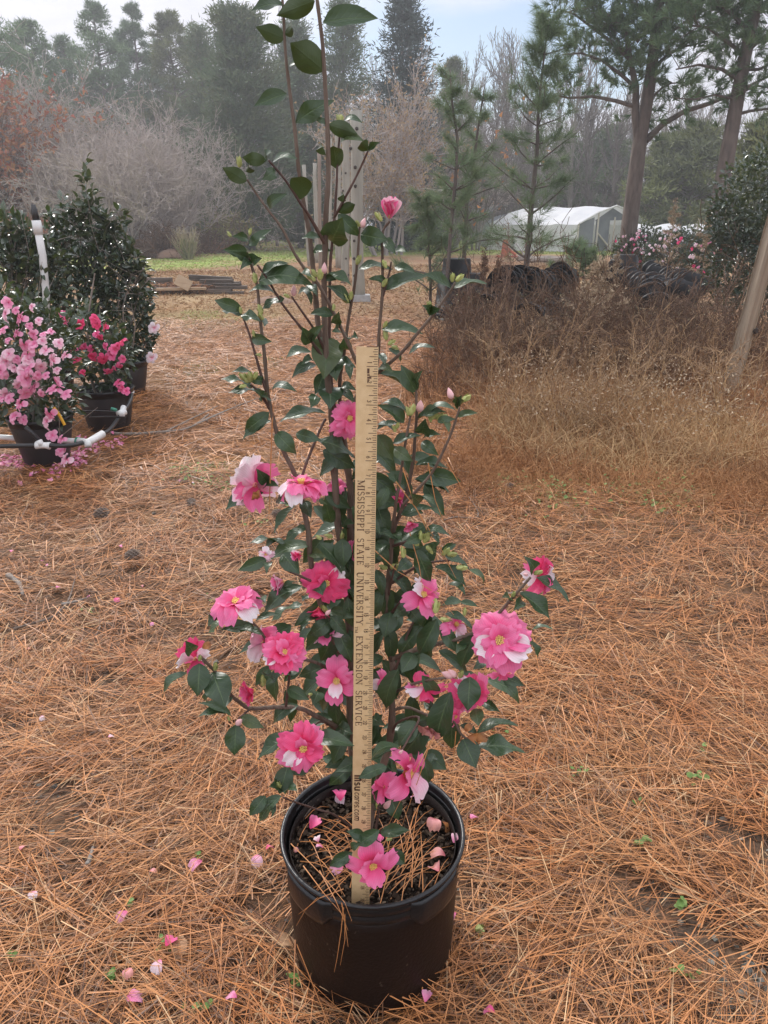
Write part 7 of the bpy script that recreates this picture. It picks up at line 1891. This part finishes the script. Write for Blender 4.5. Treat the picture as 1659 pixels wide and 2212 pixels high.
# long strands caught in the plant
cur = []
for pts in ([(938, 1590, .9), (905, 1650, .88), (870, 1720, .90), (835, 1790, .93), (800, 1870, .95)], [(930, 1600, .89), (905, 1680, .89), (880, 1750, .91), (860, 1810, .94)], [(800, 1180, .99), (860, 1235, .985), (940, 1280, .98), (990, 1340, .975)], [(870, 1010, .99), (895, 1090, .985), (930, 1160, .985), (975, 1230, .98)], [(855, 1040, .98), (900, 1100, .98), (950, 1180, .975), (985, 1250, .97)], [(960, 990, .98), (990, 1040, .98), (1010, 1075, .98)], [(590, 870, 1.0), (586, 980, .99), (582, 1110, .985)], [(588, 900, 1.0), (584, 1020, .99), (580, 1125, .985)], [(925, 1000, .98), (940, 1080, .98), (960, 1130, .98)], [(885, 1150, .99), (905, 1220, .98), (915, 1280, .975)], [(800, 1850, 1.0), (815, 1900, .95), (820, 1940, .91)], [(985, 1580, .95), (980, 1640, .95), (972, 1700, .95)]):
    cur.append([at(*p) for p in pts])
add_strips(cur, .0016)
tag(link('loose_needle_litter', raw_mesh('loose needles', np.concatenate(Vs), [np.concatenate(Fs)], 'fallen needles', attrs={'tint': np.concatenate(Ts) * .4})), kind='stuff')

# bark piece and flakes in the pot
def flake(x, y, z, L_, W_, ang, m, label, cat, name, tilt=.2):
    o = link(name, (lambda q: (q.box((0, 0, 0), (L_, W_, .004), taper=.85), q.mesh(name, m))[1])(MB()))
    o.location = gp(x, y, z); o.rotation_euler = (tilt, -tilt * .6, ang); return tag(o, label, cat)
flake(665, 1745, .247, .052, .014, 1.05, 'stick', 'narrow brown sliver of bark standing in the pot at the back left', 'bark', 'bark_sliver', .35)
flake(690, 1768, .243, .025, .018, .4, 'bark chips', 'flat grey bark flake in the pot left of the yardstick', 'bark', 'bark_flake', .1)

# ------------------------------------------------------------------ fallen petals
def fallen(x, y, z, s, m, label, cat='petal', name='fallen_petal', group=None, k=None, tilt=.25):
    p = gp(x, y, z)
    if z < .1: p[2] = gh(p[0], p[1]) + .040; s *= 1.12
    o = link(name, petal_mesh(random.randrange(4) if k is None else k, m))
    o.location = p; o.rotation_euler = (random.uniform(-tilt, tilt), random.uniform(-tilt, tilt), random.uniform(0, 6.28)); o.scale = (s * 1.15, s, s)
    return tag(o, label, cat, group)
FP = [
 (438, 1875, .026, 'soft pink petal', 'broad pale pink petal lying flat left of the pot'),
 (556, 1862, .024, 'pale petal', 'pale petal beside the pot rim at its left, folded with a pinker one'),
 (576, 1850, .016, 'pink petal', 'small pinker petal touching the pale one left of the pot rim'),
 (278, 1985, .022, 'soft pink petal', 'curled pink petal on the needles halfway between pot and left edge'),
 (361, 2060, .024, 'pink petal', 'bright pink petal standing on edge at the lower left'),
 (350, 2090, .022, 'white petal', 'whitish petal just below the bright pink standing one'),
 (275, 2178, .026, 'soft pink petal', 'pale pink petal near the lower edge of the picture, left of the pot'),
 (276, 2110, .018, 'wilted red petal', 'thin curled reddish petal between two pale petals at the lower left'),
 (513, 2172, .018, 'soft pink petal', 'small pink petal near the lower edge close to the pot foot'),
 (78, 1940, .018, 'white petal', 'small white petal at the far lower left'),
 (47, 1850, .014, 'wilted red petal', 'small dark pink petal above the white one at the left'),
 (325, 1898, .014, 'wilted red petal', 'tiny red tinged petal next to a yellow bud scale on the needles'),
 (236, 1604, .015, 'white petal', 'white petal alone on the needles left of the camellia'),
 (1016, 1783, .020, 'soft pink petal', 'pale pink petal on the needles right of the pot rim'),
 (984, 1988, .016, 'soft pink petal', 'pink petal peeping out behind the right side of the pot'),
 (918, 2182, .018, 'soft pink petal', 'pale petal near the lower edge right below the pot'),
 (1068, 2206, .018, 'pink petal', 'pink petal at the lower edge right of the pot'),
 (258, 1302, .022, 'pink petal', 'crumpled pink petal pair left of the camellia near a pale stick'),
 (265, 1196, .016, 'soft pink petal', 'pale petal just above the pine cone on the left'),
 (26, 1203, .018, 'soft pink petal', 'pale pink petal at the left edge of the needles'),
 (124, 1280, .016, 'soft pink petal', 'pink petal near the left end of the bent twig'),
 (196, 1298, .013, 'soft pink petal', 'small pink petal between the twig and the crumpled pair'),
 (310, 1280, .012, 'wilted red petal', 'small red petal above the crumpled pink pair'),
 (330, 1355, .013, 'soft pink petal', 'small pale petal below the crumpled pink pair'),
 (92, 1556, .014, 'white petal', 'pale sliver of petal left of the white petal on the needles'),
 (67, 1410, .012, 'wilted red petal', 'tiny pink petal below the bent twig at the left'),
 (100, 1232, .012, 'soft pink petal', 'small pink petal between the left edge and the left pine cone'),
 (90, 1222, .010, 'soft pink petal', 'tiny petal by the small pink one at the left'),
 (415, 1058, .012, 'white petal', 'tiny white petal on the green weeds left of the blooms'),
 (392, 1052, .012, 'soft pink petal', 'tiny pink petal on the green weeds left of the blooms'),
 (328, 770, .03, 'white petal', 'white bloom remnant on the needles right of the dark hedge'),
]
for x, y, s, m, lab in FP: fallen(x, y, .02, s, m, lab)
for x, y, s, m, lab in [(670, 1790, .026, 'pink petal', 'crumpled pink and white petal on the soil left of the yardstick'), (698, 1832, .014, 'soft pink petal', 'small pale petal on the soil below the crumpled one'), (688, 1818, .016, 'white petal', 'grey white dried petal in the left half of the pot'),
        (735, 1730, .030, 'pink petal', 'large pink petal in the pot behind the yardstick, left side'), (742, 1712, .024, 'pale petal', 'pale petal in the pot touching the large pink one'), (908, 1728, .020, 'soft pink petal', 'pink petal on the soil under the right hand bloom'),
        (938, 1768, .030, 'wilted red petal', 'salmon wilted petal with brown edge at the right in the pot'), (956, 1775, .022, 'withered petal', 'withered brown petal against the right wall of the pot'), (980, 1820, .024, 'pale petal', 'pale mauve petal leaning on the right wall of the pot'),
        (962, 1848, .026, 'wilted red petal', 'curled salmon petal lying in the right of the pot'), (948, 1882, .026, 'wilted red petal', 'narrow salmon petal lowest at the right of the pot'), (740, 1868, .024, 'soft pink petal', 'pink petal on the soil at the left foot of the lowest bloom'), (812, 1800, .020, 'pink petal', 'pink petal on the soil right behind the small leafy shoot'), (646, 1838, .010, 'wilted red petal', 'tiny red petal near the left wall of the pot')]:
    fallen(x, y, SOILZ + .012, s, m, lab, tilt=.6)
# drift of petals under the left camellia: too many to count
Pp = []
for _ in range(210):
    x, y = random.choice(((random.uniform(-60, 180), random.gauss(1018, 12)), (random.uniform(110, 190), random.gauss(995, 12)), (random.uniform(130, 270), random.gauss(965, 10)), (random.uniform(0, 60), random.gauss(1000, 8))))
    q = gp(x, y); q[2] = gh(q[0], q[1]) + .03
    if math.hypot(q[0] - B1[0], q[1] - B1[1]) > .135 and math.hypot(q[0] - B2[0], q[1] - B2[1]) > .15: Pp.append(q)
Pp = np.array(Pp); k = len(Pp); V0, F0, a0 = petal_arrays(2, 2, .3, .3)
Z = unit(np.array((0, 0, 1.)) + rdir(k) * .55); X = unit(np.cross(Z, rdir(k))); Yv = np.cross(Z, X); S = (.034 * rng.uniform(.5, 1.3, k))[:, None]
V, F, A = inst(V0, F0, X * S, Yv * S, Z * S, Pp, None, {'across': a0['across'], 'along': a0['along']})
tag(link('fallen_petals_litter', raw_mesh('petal drift', V, [F], 'soft pink petal', attrs=A, smooth=True)), kind='stuff')

# ------------------------------------------------------------------ cones, twigs, dry leaves, a loose bud
def cone_mesh():
    b = MB(); b.lathe([(.002, 0), (.012, .004), (.016, .02), (.013, .04), (.004, .062)], 8)
    for k in range(64):
        f = k / 64; a = k * 2.399; r = .006 + .014 * math.sin(math.pi * (f * .86 + .1)) ; z = .004 + .056 * f
        d = np.array((math.cos(a), math.sin(a), .55)); d = d / np.linalg.norm(d); p = np.array((math.cos(a) * r, math.sin(a) * r, z))
        b.box(p + d * .003, (.008, .003, .011), rot_to(d, (-math.sin(a), math.cos(a), 0)), tint=1.)
    return b.mesh('pine cone', 'pine cone')
CONE = cone_mesh()
for x, y, s, ang, lab in ((272, 1222, 1.15, .4, 'dark pine cone lying on the needles left of the lowest left blooms'), (205, 1130, 1.25, .25, 'long grey pine cone farther left on the needles'), (417, 1112, 1., 1.9, 'small round pine cone between the left pink blooms and the weeds'), (588, 1132, 1.0, .2, 'pale pine cone just below the large left blooms'), (556, 1442, 1.3, 1.3, 'pine cone partly hidden behind the pink bloom and leaves'), (712, 1003, .9, 0., 'small pine cone behind the camellia stems'), (1090, 1060, .9, .3, 'dark pine cone right of the camellia near the green weeds'), (450, 1505, 1., .5, 'dark pine cone under the left leaf cluster')):
    p = gp(x, y); o = link('pine_cone', CONE); o.location = (p[0], p[1], gh(p[0], p[1]) + .030); o.rotation_euler = (1.5, 0, 1.57 + ang); s *= .85; o.scale = (s, s, s); tag(o, lab, 'pine cone', 'pine cones on the needles')
def twig(label, pts, r, m='stick', name='fallen_twig'):
    P = []
    for x, y in pts:
        q = gp(x, y); q[2] = gh(q[0], q[1]) + .028; P.append(q)
    b = MB(); P = catmull(np.array(P), 4); b.tube(P - P[0], np.linspace(r, r * .5, len(P)) * (1 + .12 * np.sin(np.arange(len(P)) * 2.1)), 6)
    return tag(b.build(name, m, loc=P[0], smooth=True), label, 'twig'), P
o, P = twig('long curved twig on the needles reaching away from the left pots', [(240, 944), (290, 946), (345, 943), (395, 938), (425, 925), (452, 903)], .011, 'grey bark', 'fallen_branch')
for a, L_ in ((9, .25), (14, .3), (17, .35)):
    q = MB(); q.tube([P[a] - P[0], P[a] - P[0] + np.array((L_ * .4, .25, .02)), P[a] - P[0] + np.array((L_ * .9, .55, .04))], (.006, .005, .003), 5); q.build('side_twig', 'grey bark', o)
twig('bent dark twig at the left below the long pine cone', [(32, 1372), (80, 1358), (118, 1345), (150, 1312), (165, 1262)], .005)
twig('pale lichened stick left of the crumpled pink petals', [(135, 1320), (165, 1314), (192, 1306)], .006, 'pale stick')
twig('grey cone shaped stick end at the left edge', [(20, 1256), (45, 1276), (52, 1300)], .011, 'grey bark')
twig('dark crooked twig on the needles right of the camellia', [(958, 1133), (985, 1126), (1028, 1126), (1030, 1108), (1012, 1080)], .004)
twig('short pale stick right of the camellia under the pink twig bloom', [(1090, 1296), (1112, 1292), (1130, 1291)], .006, 'grey bark')
twig('short pale mossy stick at the lower left of the needles', [(193, 1890), (200, 1870), (205, 1850)], .006, 'pale stick')
for x, y, s, ang, lab in ((385, 2092, .05, .1, 'long tan dry leaf near the two pink petals at the lower left'), (372, 1858, .03, 1.0, 'narrow tan dry leaf left of the broad pale petal'), (1490, 1955, .035, .9, 'tan curled dry leaf at the lower right of the needles'), (1155, 2008, .02, 1.2, 'small tan dry leaf right of the pot'), (403, 1832, .03, .2, 'crinkled brown dry leaf above the broad pale petal'), (640, 2060, .05, 1.5, 'brown dry leaf leaning against the left foot of the pot'), (8, 1885, .03, .3, 'tan dry leaf at the left edge near the lower corner'), (250, 1830, .03, .8, 'tan dry leaf in the needles above the mossy stick')):
    p = gp(x, y); o = link('dry_leaf', leaf_mesh(1, 'dry leaf')); o.location = (p[0], p[1], gh(p[0], p[1]) + .022); o.rotation_euler = (random.uniform(-.3, .3), random.uniform(-.3, .3), ang); o.scale = (s * .55, s, s); tag(o, lab, 'dry leaf')
p = gp(1027, 2028); o = link('fallen_bud', BUD['green']); o.location = (p[0], p[1], .03); o.rotation_euler = (1.2, .4, .6); o.scale = (.036, .036, .022); tag(o, 'round yellow green bud fallen on the needles right of the pot', 'bud')
